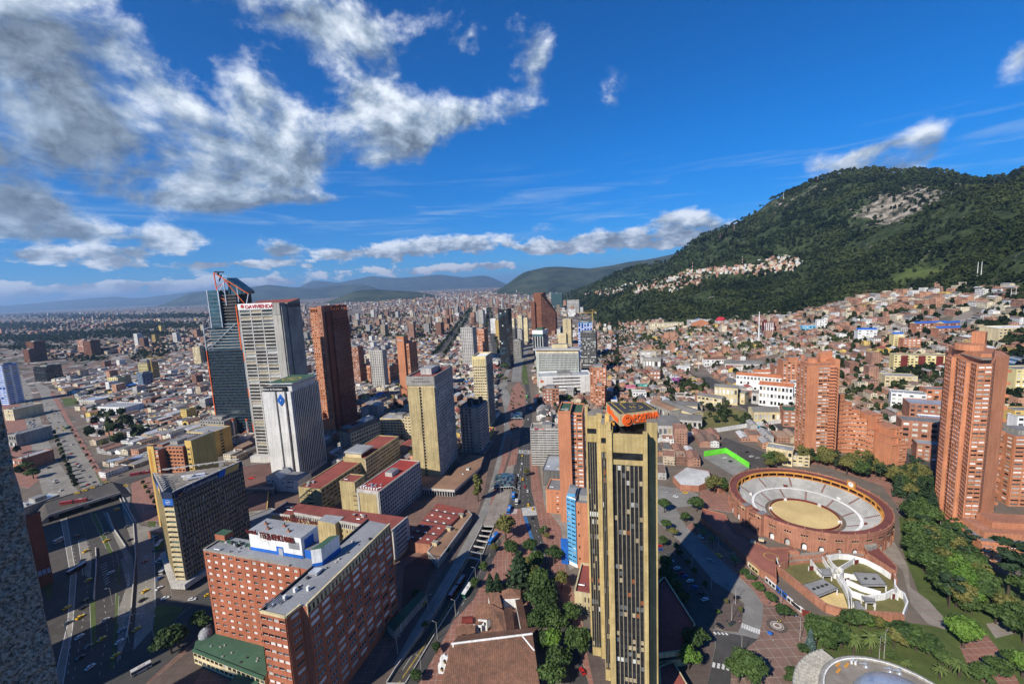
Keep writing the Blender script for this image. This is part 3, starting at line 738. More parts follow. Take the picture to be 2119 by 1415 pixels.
marks('hatching',[((250+k*1.2,1160+k*5),(262+k*.6,1150+k*5))for k in range(12)]+[((206+k*1.5,1170+k*5),(222+k*.5,1163+k*5))for k in range(9)]+[((82+k*2.6,955+k*7),(93+k*2,952+k*7))for k in range(11)],.5,LINEW)
marks('edge_line',[((126,1075),(146,1190)),((146,1190),(140,1290)),((140,1290),(110,1415)),((137,1071),(158,1190)),((158,1190),(150,1300)),((150,1300),(130,1415)),((240,1225),(236,1382)),((246,1232),(243,1290)),((186,1245),(190,1345)),((187,1062),(220,1135)),((197,1062),(233,1140)),((317,1092),(320,1144)),((320,1144),(321,1256)),((162,1120),(172,1190)),((198,1160),(196,1245))],.28,LINEW)
marks('crosswalk',[((312+k*2.4,1090+k*2.2),(324+k*1.2,1083+k*2.2))for k in range(7)],.5,LINEW)
# street in front of the bullring
sheet('road',[(1361,1035),(1375,1030),(1398,1050),(1420,1090),(1463,1131),(1514,1179),(1560,1222),(1579,1250),(1579,1258),(1577,1289),(1568,1321),(1538,1345),(1516,1360),(1511,1415),(1464,1415),(1480,1335),(1478,1300),(1500,1308),(1527,1310),(1535,1289),(1541,1249),(1517,1227),(1477,1202),(1441,1158),(1401,1115),(1361,1080)],.04,CONCR)
sheet('road',[(1479,1302),(1500,1309),(1527,1312),(1568,1322),(1538,1345),(1516,1360),(1511,1415),(1464,1415),(1481,1335)],.055,ASPH)
sheet('road',[(1360,1125),(1385,1120),(1420,1160),(1452,1210),(1480,1262),(1478,1302),(1450,1290),(1440,1285),(1375,1190)],.045,CONCRD)
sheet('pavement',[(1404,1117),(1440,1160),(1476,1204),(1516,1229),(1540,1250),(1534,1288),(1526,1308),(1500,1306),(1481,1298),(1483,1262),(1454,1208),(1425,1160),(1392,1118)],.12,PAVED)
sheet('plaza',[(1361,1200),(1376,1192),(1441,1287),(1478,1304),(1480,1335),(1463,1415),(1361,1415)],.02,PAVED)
sheet('plaza',[(1579,1250),(1640,1260),(1668,1277),(1670,1330),(1668,1415),(1512,1415),(1517,1361),(1539,1346),(1569,1322),(1578,1290)],.12,PAVEP)
sheet('pavement',[(1420,1090),(1430,1080),(1520,1150),(1600,1220),(1668,1277),(1640,1260),(1579,1250),(1560,1222),(1514,1179),(1463,1131)],.125,PAVEB)
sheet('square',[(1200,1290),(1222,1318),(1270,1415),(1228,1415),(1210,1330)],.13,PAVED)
marks('crosswalk',[((1537+k*4.9,1289+k*1.85),(1535.5+k*4.9,1298.5+k*1.85))for k in range(8)],.9,LINEW)
marks('crosswalk',[((1478+k*9.8,1370+k*2),(1476+k*9.8,1380+k*2))for k in range(5)],1.2,LINEW)
marks('crosswalk',[((1477+k*8,1307+k*.5),(1482+k*8,1312+k*.5))for k in range(4)],1.0,LINEW)
marks('edge_line',[((1430,1100),(1470,1138)),((1470,1138),(1520,1184)),((1520,1184),(1566,1226))],.2,LINEY)
mb=MB();P_=at(1608,1294)
for r0,r1,m_ in((1.2,2.1,CONCL),(2.8,3.1,CONCL),(3.1,5.0,PAVED)):
    for k in range(32):
        a0,a1=k*math.pi/16,(k+1)*math.pi/16
        mb.face([(P_[0]+r0*math.cos(a0),P_[1]+r0*math.sin(a0),.135),(P_[0]+r1*math.cos(a0),P_[1]+r1*math.sin(a0),.135),(P_[0]+r1*math.cos(a1),P_[1]+r1*math.sin(a1),.135),(P_[0]+r0*math.cos(a1),P_[1]+r0*math.sin(a1),.135)],m_)
kind(mb.build('paving_rings'),'structure')
# park ground and drives at the right
sheet('grass',[(1668,1277),(1690,1272),(1900,1290),(1960,1300),(2119,1240),(2119,1415),(1668,1415)],.03,GRASS,'stuff')
sheet('grass',[(1860,1070),(1900,1060),(2060,1180),(2119,1200),(2119,1245),(1960,1300),(1900,1225),(1868,1140)],.025,GRASS,'stuff')
sheet('drive',[(1820,1135),(1850,1120),(1878,1170),(1884,1215),(1920,1240),(1960,1285),(1955,1302),(1920,1290),(1885,1250),(1868,1180)],.06,PAVEG)
sheet('path',[(1985,1335),(2040,1310),(2080,1360),(2110,1415),(2040,1415),(2000,1370)],.07,PAVEB)
sheet('path',[(2040,1290),(2080,1285),(2100,1310),(2060,1320)],.075,PAVEG)
sheet('path',[(1600,962),(1700,950),(1830,985),(1880,1050),(1868,1060),(1825,1005),(1700,962)],.05,PAVEB)
sheet('road',[(1835,950),(1860,930),(1990,985),(1940,1010),(1890,985)],.05,ASPH)
# avenue going north between the towers
sheet('lawn',[(1442,884),(1457,852),(1502,842),(1560,855),(1596,872),(1485,893)],.03,DRYG,'stuff')
sheet('road',[(1058,790),(1062,755),(1070,735),(1090,715),(1120,700),(1126,704),(1100,720),(1088,738),(1080,760),(1078,790)],.042,CONCR)
sheet('road',[(1039,799),(1044,772),(1060,748),(1064,752),(1052,775),(1050,797)],.047,CONCR)
sheet('lawn',[(1080,770),(1084,742),(1090,760),(1094,795),(1082,795)],.09,GRASS,'stuff')
sheet('road',[(1010,640),(1012,640),(1024,700),(1030,735),(1022,735),(1014,700)],.05,ASPH)
sheet('road',[(905,725),(930,700),(958,664),(972,640),(975,641),(962,668),(940,703),(918,730)],.05,CONCRD)
sheet('road',[(1420,755),(1450,770),(1560,830),(1640,880),(1660,900),(1640,905),(1600,880),(1500,822),(1415,762)],.05,ASPH)
sheet('car_park',[(1478,930),(1500,905),(1580,935),(1600,955),(1560,985),(1510,960)],.045,CONCRD)
sheet('road',[(1361,1003),(1385,1008),(1420,1012),(1446,1022),(1432,1046),(1402,1050),(1380,1034),(1361,1034)],.038,CONCR)
sheet('pavement',[(1446,1012),(1500,1018),(1512,1030),(1515,1060),(1450,1050),(1436,1044),(1450,1022)],.12,PAVEB)
sheet('court',[(1455,946),(1500,938),(1550,968),(1520,985)],.05,CONCR)
# ---------------------------------------------------------------- towers of the centre
HERO=[]  # footprints kept clear of other buildings
def keepout(poly):HERO.append([(p[0],p[1])for p in poly])
def rect_out(P,az,w,d,mg=4):
    u=np.array([math.sin(R(az)),math.cos(R(az))]);v=np.array([-u[1],u[0]]);o=np.array(P[:2])
    keepout([o-u*mg-v*mg,o+u*(w+mg)-v*mg,o+u*(w+mg)+v*(d+mg),o-u*mg+v*(d+mg)])

# -- tall grey slab with the red sign band
t=slab_tower('office_tower','tall grey concrete tower with white window frames and a red lettered sign on top','tower',(-299,479),101,52,31,172,CONC,
    F=dict(rows=44,cols=3,wf=.94,hf=.60,dep=.9,mat=wall('weathered_concrete',(.44,.42,.37),(.34,.32,.285),.12,.3),pal=[(G_DARK,6),(G_GREY,2),(G_TAN,1.5),(G_PALE,.5)],pier=WHITEC,m0=1.2,m1=9.0,z0=6,name='window_band'),par=0,pent=False,bits=0,keep=100)
rect_out((-299,479),101,56,31)
mb=MB();mb.box(0,-1.0,172.01,43,1.0,178.5,WHITE);mb.box(43,-1.2,165,52,8,178,CONC);mb.box(-.2,1.0,172.01,1.2,31,178.4,CONC);mb.build('sign_band',t)
mb=MB();mb.hexa([(1.3,1.1,172.02),(43,1.1,172.02),(43,30.8,172.02),(1.3,30.8,172.02)],[(1.3,1.1,176),(43,1.1,176),(43,30.8,181),(1.3,30.8,181)],REDROOF);mb.build('roof',t)
mb=MB();mb.box(52.01,9.5,-3,53.5,31,177,CONC);mb.box(52.01,.2,-3,53.5,7.5,174,CONC);mb.box(52.0,7.6,-3,52.4,9.4,176,BLACK)
mb.hexa([(43.2,8.2,172.03),(53.5,9.6,172.03),(53.5,30.8,172.03),(43.2,30.8,172.03)],[(43.2,8.2,177.5),(53.5,9.6,177.5),(53.5,30.8,181.5),(43.2,30.8,181.5)],CONC,REDROOF);mb.build('side_wall',t)
mb=MB()
for k in range(1,30):mb.slab((53.5,9.6),(53.5,30.9),k*6,k*6+.12,0,.05,CONCD)
mb.build('panel_joint',t)
letter('lettering','DAVIVIENDA',5.4,REDSIGN,t,(9.5,-1.25,173.2),bold=.09,sx=1.12)
mb=MB();mb.hexa([(4.2,-1.5,174.2),(7.6,-1.5,174.2),(7.6,-1.05,174.2),(4.2,-1.05,174.2)],[(4.2,-1.5,176.2),(7.6,-1.5,176.2),(7.6,-1.05,176.2),(4.2,-1.05,176.2)],REDSIGN)
mb.face([(3.6,-1.5,176.25),(8.2,-1.5,176.25),(5.9,-1.5,178)],REDSIGN);mb.box(5.3,-1.6,174.2,6.5,-1.51,175.4,OCHRE);mb.build('house_emblem',t)
mb=MB();mb.box(-2,-9,-2,54,-.5,7,CONCL,CONCL);mb.box(44,-10,7.02,52,-5,9.5,WHITE);mb.build('podium',t)

# -- glass tower going up behind it
GLT=glass('tower_glass',(.011,.028,.046),rough=.10,spec=.55,var=.7)
B=at(454,902);az=97;u=np.array([math.sin(R(az)),math.cos(R(az))])
w_,d_=52,40
t=thing('glass_tower','dark blue glass tower still under construction with an orange steel crown','tower',*frame_of((B[0],B[1],0),az));rect_out(B,az,w_,d_)
mb=MB();pn=[]
mb.prism([(0,0),(w_,0),(w_,d_),(0,d_)],-3,118,GLT);mb.build('glass_body',t)
mb=MB()
for k in range(30):mb.slab((0,0),(w_,0),4+k*3.9,4.3+k*3.9,0,.12,CONCD);mb.slab((w_,0),(w_,d_),4+k*3.9,4.3+k*3.9,0,.12,CONCD)
mb.build('floor_edge',t)
mb=MB()
for k in range(9):  # bare floors above
    z=120.5+k*3.9;s=k*.9
    mb.box(s,0,z,w_-.5,d_,z+.5,CONCL)
mb.build('bare_floor',t)
mb=MB();mb.box(1.5+6,1.5,118.05,w_-2,d_-2,154,G_BLUE);mb.build('inner_glazing',t)
mb=MB();mb.box(12,-1.5,148,29,26,196,G_BLUE,CONCL);mb.build('lift_shaft',t)
mb=MB()
for x in(12,27.6):mb.box(x,-2.0,148,x+1.4,-1.52,197,METAL)
for k in range(9):mb.box(13.5,-1.9,152+k*5,27.5,-1.52,152.35+k*5,STEELG)
mb.build('shaft_frame',t)
mb=MB();mb.box(29.1,2,154.1,50,30,190,BLACK,CONC);mb.build('core',t)
mb=MB()
for k in range(9):mb.box(29.0,.9,157+k*4,50.4,1.98,157.5+k*4,CONC)
mb.build('core_floor',t)
mb=MB();mb.hexa([(37,6,190.05),(60,6,190.05),(60,24,190.05),(37,24,190.05)],[(37,6,212),(60,6,194),(60,24,194),(37,24,212)],G_BLUE);mb.build('crown_glazing',t)
mb=MB();z0c=196
tip=(24.5,0,219);
for a,b,wd,m_ in[(tip,(67,3,190),1.0,ORANGE),((26,0,190),tip,1.0,ORANGE),((36,1,176),(36,1,212),1.1,METAL),((53,2,180),(53,2,199),1.0,METAL),((36,1,211),(62,2,176),.8,ORANGE),((27,0,205),(36,1,192),.7,METAL),((27,0,192),(36,1,206),.7,METAL),
    ((50,0,176),(50,0,118),1.3,ORANGE),((50,0,150),(60,0,162),.9,ORANGE),((60,0,162),(67,3,190),.8,METAL),((27,0,200),(38,4,208),.8,ORANGE),((28,0,188),(40,3,178),.9,ORANGE)]:
    mb.beam(a,b,wd,m_)
mb.build('crown_truss',t)
mb=MB();mb.tube((30,1,215),(30,1,219),1.2,DARKM);mb.tube((25,1,220),(38,1,219),.9,DARKM);mb.tube((30,1,208),(34,1,216),.9,DARKM);mb.build('roof_hoist',t)
mb=MB()
for z0_,z1_,m_ in[(2,60,ORANGE),(60,118,ORANGE),(118,152,METAL)]:mb.beam((-.5+(z0_>100)*0,-.6,z0_),(-.5,-.6,z1_),1.0,m_)
for k in range(6):mb.beam((w_+.4,-.6,6+k*24),(w_+.4,-.6,18+k*24),1.1,METAL if k%2 else ORANGE);mb.beam((w_+.4,-.6,18+k*24),(w_+.4,-.6,30+k*24),1.1,STEELG)
for k in range(4):mb.beam((-.5,-.6,122+k*8),(8+k,-.6,126+k*8),.6,METAL)
mb.beam((2,-.7,119),(46,-.7,152),.7,METAL)
mb.build('corner_steel',t)
for x in(8,30,50):
    mb=MB();mb.tube((x,-8,0),(x,-8,24),1.3,METAL,8);mb.tube((x,-8,24),(x,-8,26),1.4,ORANGE,8);mb.build('site_column',t)
mb=MB();mb.beam((38,-10,4),(52,-8,12),1.2,ORANGE);mb.build('site_brace',t)

# -- white slab with black fins and the blue diamond
t=thing('office_tower','white stone tower with black striped side, blue diamond emblem and green helipad roof','tower',*frame_of((-249,420.5),99));rect_out((-249,420),99,36,44)
w_,d_=31,44;mb=MB();pn=[]
mb.prism([(0,0),(w_,0),(w_,d_),(0,d_)],-3,92,WHITEC,BITUM)
mb.slab((0,0),(14.2,0),-3,92,0,2.0,WHITEC);mb.slab((16.6,0),(24.6,0),-3,92,0,2.4,WHITEC);mb.slab((27,0),(w_,0),-3,92,0,1.6,WHITEC)
mb.build('wall',t)
mb=MB()
for a,b in((14.2,16.6),(24.6,27)):
    mb.slab((a,0),(b,0),0,90,0,.1,G_DARK)
mb.build('window_slot',t)
mb=MB()
for k in range(30):
    mb.slab((24.6,0),(27,0),1+k*3,1.5+k*3,.1,.25,BRICKR);mb.slab((14.2,0),(16.6,0),1+k*3,1.5+k*3,.1,.25,CONC)
mb.build('slot_panel',t)
mb=MB();n_=15;bw=d_/n_
mb.slab((w_,0),(w_,d_),4,91,0,.15,G_DARK);mb.build('glazing',t)
for k in range(n_+1):
    mb=MB();y=min(max(k*bw,.5),d_-.5);mb.box(w_+.16,y-.52,-2,w_+.55,y+.52,92.5,WHITEC);mb.build('fin',t)
mb=MB();mb.box(3,1,92.02,31,38,97,WHITEC,GRAVEL);mb.box(9,3,97.02,31.5,40,99.5,CONCL);mb.build('roof_block',t)
mb=MB();mb.box(4,-.5,99.52,33,41,100.3,WHITE,GREENROOF);mb.build('helipad',t)
mb=MB();P_=(18,20)
for k in range(24):
    a0,a1=k*math.pi/12,(k+1)*math.pi/12
    mb.face([(18+8*math.cos(a0),20+8*math.sin(a0),100.34),(18+9*math.cos(a0),20+9*math.sin(a0),100.34),(18+9*math.cos(a1),20+9*math.sin(a1),100.34),(18+8*math.cos(a1),20+8*math.sin(a1),100.34)],LINEY)
mb.box(15,16,100.32,16,24,100.36,LINEY);mb.box(20,16,100.32,21,24,100.36,LINEY);mb.box(16,19.5,100.32,20,20.5,100.36,LINEY);mb.build('helipad_marking',t)
mb=MB();mb.box(1,-1.1,92.5,26,.98,96.8,BLACK);mb.build('sign_board',t)
letter('lettering','Banco de Occidente',2.5,WHITE,t,(1.6,-1.2,93.8),bold=.04,depth=.08)
mb=MB();mb.box(12,-.6,87,15,-.02,90,G_DARK);mb.build('window',t)
CBLUE0=wall('deep_blue_paint',(.008,.035,.14),(.006,.03,.12),.3,.05)
mb=MB();c0=(20.5,84)
def dia(r,y0,m_,dz=0):
    q=[(c0[0],y0,c0[1]-r+dz),(c0[0]+r*.75,y0,c0[1]+dz),(c0[0],y0,c0[1]+r+dz),(c0[0]-r*.75,y0,c0[1]+dz)]
    mb.face(q,m_);
    for i in range(4):
        a,b=q[i],q[(i+1)%4];mb.face([a,(a[0],y0+.5,a[2]),(b[0],y0+.5,b[2]),b],m_)
dia(5.0,-3.0,BLUEP,.9);dia(5.0,-3.07,BLUEP,-.9);dia(2.9,-3.16,CBLUE0);dia(2.5,-3.2,BLUEP);dia(.8,-3.24,WHITE);mb.build('diamond_emblem',t)
emit(t,pn)
t=thing('annex_building','low white annex with a sloping row of skylights below the white striped tower','building',*frame_of(at(553,1012),103));rect_out(at(553,1012),103,38,18)
mb=MB();mb.prism([(0,0),(12,0),(12,16),(0,16)],-2,13,WHITEC,BITUM);mb.prism([(12.05,-2),(38,-2),(38,16),(12.05,16)],-2,12,WHITEC,BITUM);mb.build('wall',t)
mb=MB();mb.hexa([(12.1,-1.9,12.02),(18,-1.9,12.02),(18,14,12.02),(12.1,14,12.02)],[(12.1,-1.9,17),(12.8,-1.9,17),(12.8,14,17),(12.1,14,17)],WHITEC,STEELG)
for k in range(8):mb.box(12.9,-1.4+k*2,12.1,17.6,-.3+k*2,12.6,BLACK)
mb.build('skylight',t)
for x,z in((2,8),(7,8),(7,4),(20,8),(26,9),(28,9),(31,9),(24,4),(27,4),(30,4)):
    mb=MB();y=-.06 if x<12 else-2.06;mb.box(x,y,z,x+1.4,y+.05,z+1.5,G_DARK);mb.build('window',t)

# -- brown brick tower
P_=at(698.5,897);u=np.array([math.sin(R(100)),math.cos(R(100)),0]);O=P_-u*21
t=thing('residential_tower','very tall brown brick tower with one sunlit face and one shaded face','tower',*frame_of(O,100));rect_out(O,100,23,50)
mb=MB();pn=[]
mb.prism([(0,0),(12,0),(12,50),(0,50)],-3,162,BRICK,BITUM);mb.prism([(12.02,-2.5),(18,-2.5),(18,40),(12.02,40)],-3,170,BRICKR,BITUM);mb.prism([(18.02,3),(21,3),(21,12),(18.02,12)],-3,162,BRICKD);mb.prism([(18.02,12.05),(23,12.05),(23,50),(18.02,50)],-3,162,BRICKD,BITUM)  # right side in darker brick: its shade is put into the colour
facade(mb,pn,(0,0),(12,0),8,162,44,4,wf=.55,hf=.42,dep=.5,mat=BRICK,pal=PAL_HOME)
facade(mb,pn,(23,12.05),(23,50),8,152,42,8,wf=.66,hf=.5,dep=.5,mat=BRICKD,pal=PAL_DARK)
facade(mb,pn,(14,-2.5),(16,-2.5),8,160,44,1,wf=.7,hf=.4,dep=.25,mat=BRICKR,pal=PAL_HOME)
mb.box(18.1,30,162.05,23,34,170,BRICKD);mb.box(0,0,162.05,.8,50,168,BRICK);mb.box(18.1,49,162.05,23,50,168,BRICKD);mb.box(.9,0,166,12,.8,168,BRICK);mb.box(22.2,12.1,166,23,48.9,169,BRICKD)
for x in(3,5.5,8):mb.box(x,0,162.05,x+.6,.8,165.9,BRICK)
for y in range(14,48,5):mb.box(22.2,y,162.05,23,y+2.0,165.9,BRICKD)
mb.build('wall',t);emit(t,pn)
mb=MB();mb.prism([(6,-8),(20,-8),(20,-2.6),(6,-2.6)],-2,22,BRICK,BRICKR);mb.prism([(-2,-6),(5.9,-6),(5.9,-.1),(-2,-.1)],-2,30,BRICK,BRICKR);mb.build('podium',t)

# -- ochre slab with the blind end wall
t=slab_tower('residence_tower','tall ochre stone slab tower with a blind end wall and a gridded window side','tower',(-100.5,400.5),101,26.5,52,103,TANL,
    Rr=dict(rows=30,cols=16,wf=.74,hf=.62,dep=.5,mat=CONCL,pier=CONCL,pal=PAL_OFF+[(G_PALE,3),(G_WHITE,1)],z0=5,z1=101),roof=REDROOFP,par=0,pent=False,bits=0)
rect_out((-100,400),101,26,52)
mb=MB();mb.box(0,-.9,96,27.2,-.02,104.5,CONC);mb.box(26.55,-.9,96,27.4,52,104.5,CONC);mb.box(-.8,-.9,96,-.02,52,104.5,CONC);mb.build('parapet_band',t)
letter('lettering','RESIDENCIAS',1.5,CONCD,t,(7.5,-1.02,101.7),depth=.06);letter('lettering','TEQUENDAMA',2.6,CONCD,t,(4.4,-1.02,98.6),depth=.06,sx=1.05)
mb=MB();mb.slab((0,0),(11.5,0),0,94,0,.8,TAN);mb.slab((13.6,0),(26.5,0),0,94,0,.8,TAN);mb.build('end_wall',t)
mb=MB();mb.slab((11.5,0),(13.6,0),2,94,0,.1,G_DARK)
for k in range(30):mb.slab((12.1,0),(13.6,0),3+k*3.05,3.7+k*3.05,.1,.5,TAN)
mb.build('window_slot',t)
mb=MB();mb.box(8,14,103.02,19,32,109,CONCL,GREYROOF);mb.box(10,33,103.02,17,44,106.5,CONC,BITUM);mb.build('plant_room',t)
mb=MB()
for k in range(9):mb.slab((26.5,2+k*5.4),(26.5,4.6+k*5.4),1,4.5,.1,.2,BLACK)
mb.build('colonnade',t)
# its long podium
t=thing('podium_building','low brown roofed podium with a glazed front below the ochre slab tower','building',*frame_of((-98,374),104));keepout([(-102,370),(-25,350),(-20,470),(-60,470)])
mb=MB();mb.prism([(0,0),(42,0),(50,50),(45,78),(28,78),(28,27),(0,24)],5.2,7.5,CONCL,BROWNROOF,True);mb.build('roof',t)
mb=MB();pn=[];mb.prism([(1,2),(40,2),(47.5,50),(43,76),(29,76),(29,26),(1,23)],-2,5.18,G_DARK);mb.build('glazing',t)
mb=MB()
for k in range(16):mb.box(1.5+k*2.5,1.4,-2,1.8+k*2.5,1.95,5.18,WHITE)
for k in range(22):f=k/21;mb.box(40.2+f*7.4,3+f*46,-2,40.8+f*7.4,3.4+f*46,5.18,STEELG)
mb.build('mullion',t);roof_bits(t,36,30,42,46,7.5,3,5,[WHITE,METAL])

# -- darker apartment tower beside the avenue
t=slab_tower('apartment_tower','dark grey concrete apartment tower with balconies and black plant on its roof','tower',(-61,463),105,21,30,54,CONCD,
    F=dict(rows=16,cols=3,wf=.5,hf=.6,dep=.8,mat=CONC,pal=PAL_DARK,m0=.6,m1=7),Rr=dict(rows=16,cols=5,wf=.9,hf=.5,dep=1.6,mat=CONCL,pier=CONCD,pal=PAL_DARK),par=1.2,pent=False,bits=0)
rect_out((-61,463),105,24,34)
for k,(x,y,w2,h2)in enumerate(((7,6,2.5,9),(12,12,3.5,6),(4,18,3,5),(15,20,2.5,7))):
    mb=MB();mb.box(x,y,54.02,x+w2*1.6,y+w2*1.4,54+h2,DARKM,CONCD);mb.tube((x+w2*2,y+1,54.02),(x+w2*2,y+1,54+h2*.7),.5,STEELG);mb.build('roof_housing',t)
mb=MB();mb.box(-4,-3,-2,26,34,4.5,CONCD,BITUM);mb.build('podium',t)

# -- cream office tower with the ribbed top
t=slab_tower('office_tower','cream office tower with a ribbed yellow top storey and a shaded striped side','tower',(-52,550),101,17.5,34,90,CREAM,
    F=dict(rows=22,cols=6,wf=.8,hf=.42,dep=.9,mat=CREAM,pal=PAL_OFF+[(G_PALE,2),(G_TEAL,2)],z0=4,z1=84),Rr=dict(rows=22,cols=10,wf=.97,hf=.5,dep=.9,mat=CONC,pal=PAL_DARK,z0=4,z1=84),par=0,pent=False,bits=2)
rect_out((-52,550),101,18,34)
mb=MB();mb.box(.01,-.9,84.05,17.5,-.02,96.5,YELLOWL);mb.box(17.51,-.9,84.05,18.4,34,96.5,CONC)
for k in range(8):mb.box(.4+k*2.2,-1.5,84.2,1.3+k*2.2,-.92,93,CREAM)
mb.box(-.8,-.9,84.05,-.01,34,96.5,CREAM);mb.box(0,33,90.02,17.5,34,96.5,CREAM);mb.box(1,1,90.03,17,32,94.6,CONCL,WHITE);mb.build('crown',t)

# -- stepped travertine tower with the orange sign
OZ=R(-15);KP=.81;POSO=(44.4*KP,196.7*KP)
def ZP(z):return z if z<=0 else(z*(185-87*KP)/98 if z<98 else 185-(185-z)*KP)
class MBP(MB):  # plan drawn at survey scale, heights corrected to the measured ones
    def build(s,name,parent=None,loc=None,rotz=0.0):
        s.v=[(x*KP,y*KP,ZP(z))for x,y,z in s.v];return MB.build(s,name,parent,loc,rotz)
t=thing('office_tower','yellow travertine tower in the foreground with dark window bays, helipad and orange sign','tower',(POSO[0],POSO[1],0),OZ);rect_out(POSO,105,22,38)
def bay(mb,pn,x0,x1,y,z0,z1,cols,rows):facade(mb,pn,(x0,y),(x1,y),z0,z1,rows,cols,wf=.78,hf=.66,dep=.5,mat=BLACK,pier=wall('bronze_mullion',(.26,.225,.16),(.19,.16,.11),.3,.1,rough=.5),vert=True,pal=[(G_DARK,14),(G_TAN,1.2),(G_RUST,.8),(G_GREY,1.5),(G_PALE,.35)])
mb=MBP();pn=[]
mb.prism([(.6,1),(14.6,1),(14.6,30),(.6,30)],0,107,TANP,GRAVEL);mb.prism([(.6,1.02),(14.6,1.02),(14.6,1.6),(.6,1.6)],107,113,TANP)
mb.box(.6,.2,98,14.6,.98,100.5,TANP);mb.box(.6,.2,104.0,14.6,.98,113,TANP);mb.box(.6,.4,100.5,14.6,.97,104,G_DARK)
for x in(-1.4,14.62):mb.box(x,-.8,-2,x+2.0,1.6,114.5,TANP)
mb.box(14.9,-.2,-2,15.5,.6,113,WHITEC)
mb.prism([(16.7,7),(21.5,7),(21.5,22),(16.7,22)],-2,117,TANP,GRAVEL)
mb.box(16.64,1.6,-2,17.2,6.9,112,BLACK)
mb.prism([(-5.6,14.5),(.55,14.5),(.55,36),(-5.6,36)],7,112,TANP,GRAVEL,True);mb.prism([(-13.6,28),(-5.65,28),(-5.65,44),(-13.6,44)],10,112,TANP,GRAVEL,True)
mb.prism([(-15.4,39),(-13.65,39),(-13.65,46),(-15.4,46)],10,114,TANP);mb.box(-15.4,38.2,10,-13.9,39,115,TANP);mb.box(-8.4,26.6,8,-5.4,28,114.5,TANP);mb.box(-2.8,13.1,6,-.4,14.5,114.5,TANP)
for x0,x1,y in((-13.5,-8.5,28),(-5.3,-2.9,14.5)):
    mb.box(x0,y-.9,98.5,x1,y-.02,103,TANP);mb.box(x0,y-.9,106,x1,y-.02,113,TANP);mb.box(x0,y-.4,103,x1,y-.03,106,G_DARK);mb.box(x0,y-.9,8.5,x1,y-.02,12,TANP)
mb.build('wall',t)
mb=MBP();bay(mb,pn,.7,14.5,1.0,2,98,7,38);bay(mb,pn,-13.5,-8.5,28,12,98.5,4,28);bay(mb,pn,-5.3,-2.9,14.5,12,98.5,3,28);mb.build('window_frame',t)
pn=[(p[0]*KP,p[1]*KP,ZP(p[2]),p[3],p[4],p[5]*KP,ZP(p[2]+p[6])-ZP(p[2]),*p[7:])for p in pn];emit(t,pn)
heli=[(4.4,5.3),(21.9,15.4),(17.1,28.6),(-3,26.6)]
mb=MBP();mb.prism(heli,115.2,121,TANL,DECK,True);mb.prism([(8,10),(16,15),(13,24),(2,24)],107.03,115.18,BLACK);mb.build('helipad',t)
def hp(a,b):p=np.array(heli[0])*(1-a)*(1-b)+np.array(heli[1])*a*(1-b)+np.array(heli[2])*a*b+np.array(heli[3])*(1-a)*b;return p
mb=MBP()
def hl(a0,b0,a1,b1,w=.22):
    p,q=hp(a0,b0),hp(a1,b1);d_=(q-p)/np.linalg.norm(q-p);nn=np.array([-d_[1],d_[0]])*w
    mb.face([(*(p-nn),121.03),(*(q-nn),121.03),(*(q+nn),121.03),(*(p+nn),121.03)],LINEY)
for s in((.12,0,.12,1),(.93,0,.93,1),(0,.02,1,.02),(0,.98,1,.98),(.47,.4,.47,.62),(.56,.38,.56,.6),(.47,.51,.56,.49),(.3,.4,.3,.85),(.3,.85,.45,.92),(.35,.25,.5,.2),(.75,.4,.62,.3),(.75,.4,.7,.6),(.55,.85,.68,.75)):hl(*s)
mb.build('helipad_marking',t)
a_,b_=np.array(heli[0]),np.array(heli[1]);dd=(b_-a_)/np.linalg.norm(b_-a_);rz_=math.atan2(dd[1],dd[0]);nn=np.array([dd[1],-dd[0]])
def onface(s,z,off=.25):p=a_+dd*s+nn*off;return(p[0]*KP,p[1]*KP,ZP(z))
letter('lettering','POSITIVA',3.9*KP,ORSIGN,t,onface(6.9,117.3),rz_,bold=.12,depth=.3,sx=.86);letter('lettering','COMPAÑIA DE SEGUROS',1.15*KP,ORSIGN,t,onface(7.2,115.9),rz_,bold=.02,depth=.2)
def disc(name,c,r,mat,off,thick=.25):
    mb=MBP();p0=a_+dd*c[0];ring=[]
    for k in range(28):
        an=k*math.pi/14;s=r*math.cos(an);ring.append((p0[0]+dd[0]*s,p0[1]+dd[1]*s,c[1]+r*math.sin(an)))
    f1=[(x+nn[0]*off,y+nn[1]*off,z)for x,y,z in ring];f0=[(x+nn[0]*(off-thick),y+nn[1]*(off-thick),z)for x,y,z in ring]
    mb.face(f1,mat)
    for k in range(28):j=(k+1)%28;mb.face([f0[k],f0[j],f1[j],f1[k]],mat)
    return mb
sg=disc('emblem',(3.9,117.8),2.9,ORSIGN,.5,.5).build('round_emblem',t)
mb=disc('x',(4.6,117.2),1.5,BLACK,.56,.05);q2=disc('y',(4.1,117.6),1.35,ORSIGN,.62,.05)
for f_ in((3.2,118.9,.35),(4.1,119.1,.35)):
    d3=disc('e',f_[:2],f_[2],BLACK,.66,.04);
    for fc in d3.f:mb.face([d3.v[i]for i in fc],BLACK)
for fc in q2.f:mb.face([q2.v[i]for i in fc],ORSIGN)
o=mb.build('emblem_swirl',sg)
mb=MBP()  # second sign on the left flank of the helipad
a3,b3=np.array(heli[3]),np.array(heli[0]);d3=(b3-a3)/np.linalg.norm(b3-a3);n3_=np.array([d3[1],-d3[0]])
for s0,s1,z0_,z1_ in((2.5,7.2,116.4,120.6),(8,13,116.6,119.6),(13.2,20.5,115.9,118.6)):
    p,q=a3+d3*s0+n3_*.3,a3+d3*s1+n3_*.3;mb.face([(*p,z0_),(*q,z0_),(*q,z1_),(*p,z1_)],ORSIGN)
mb.build('side_sign',t)
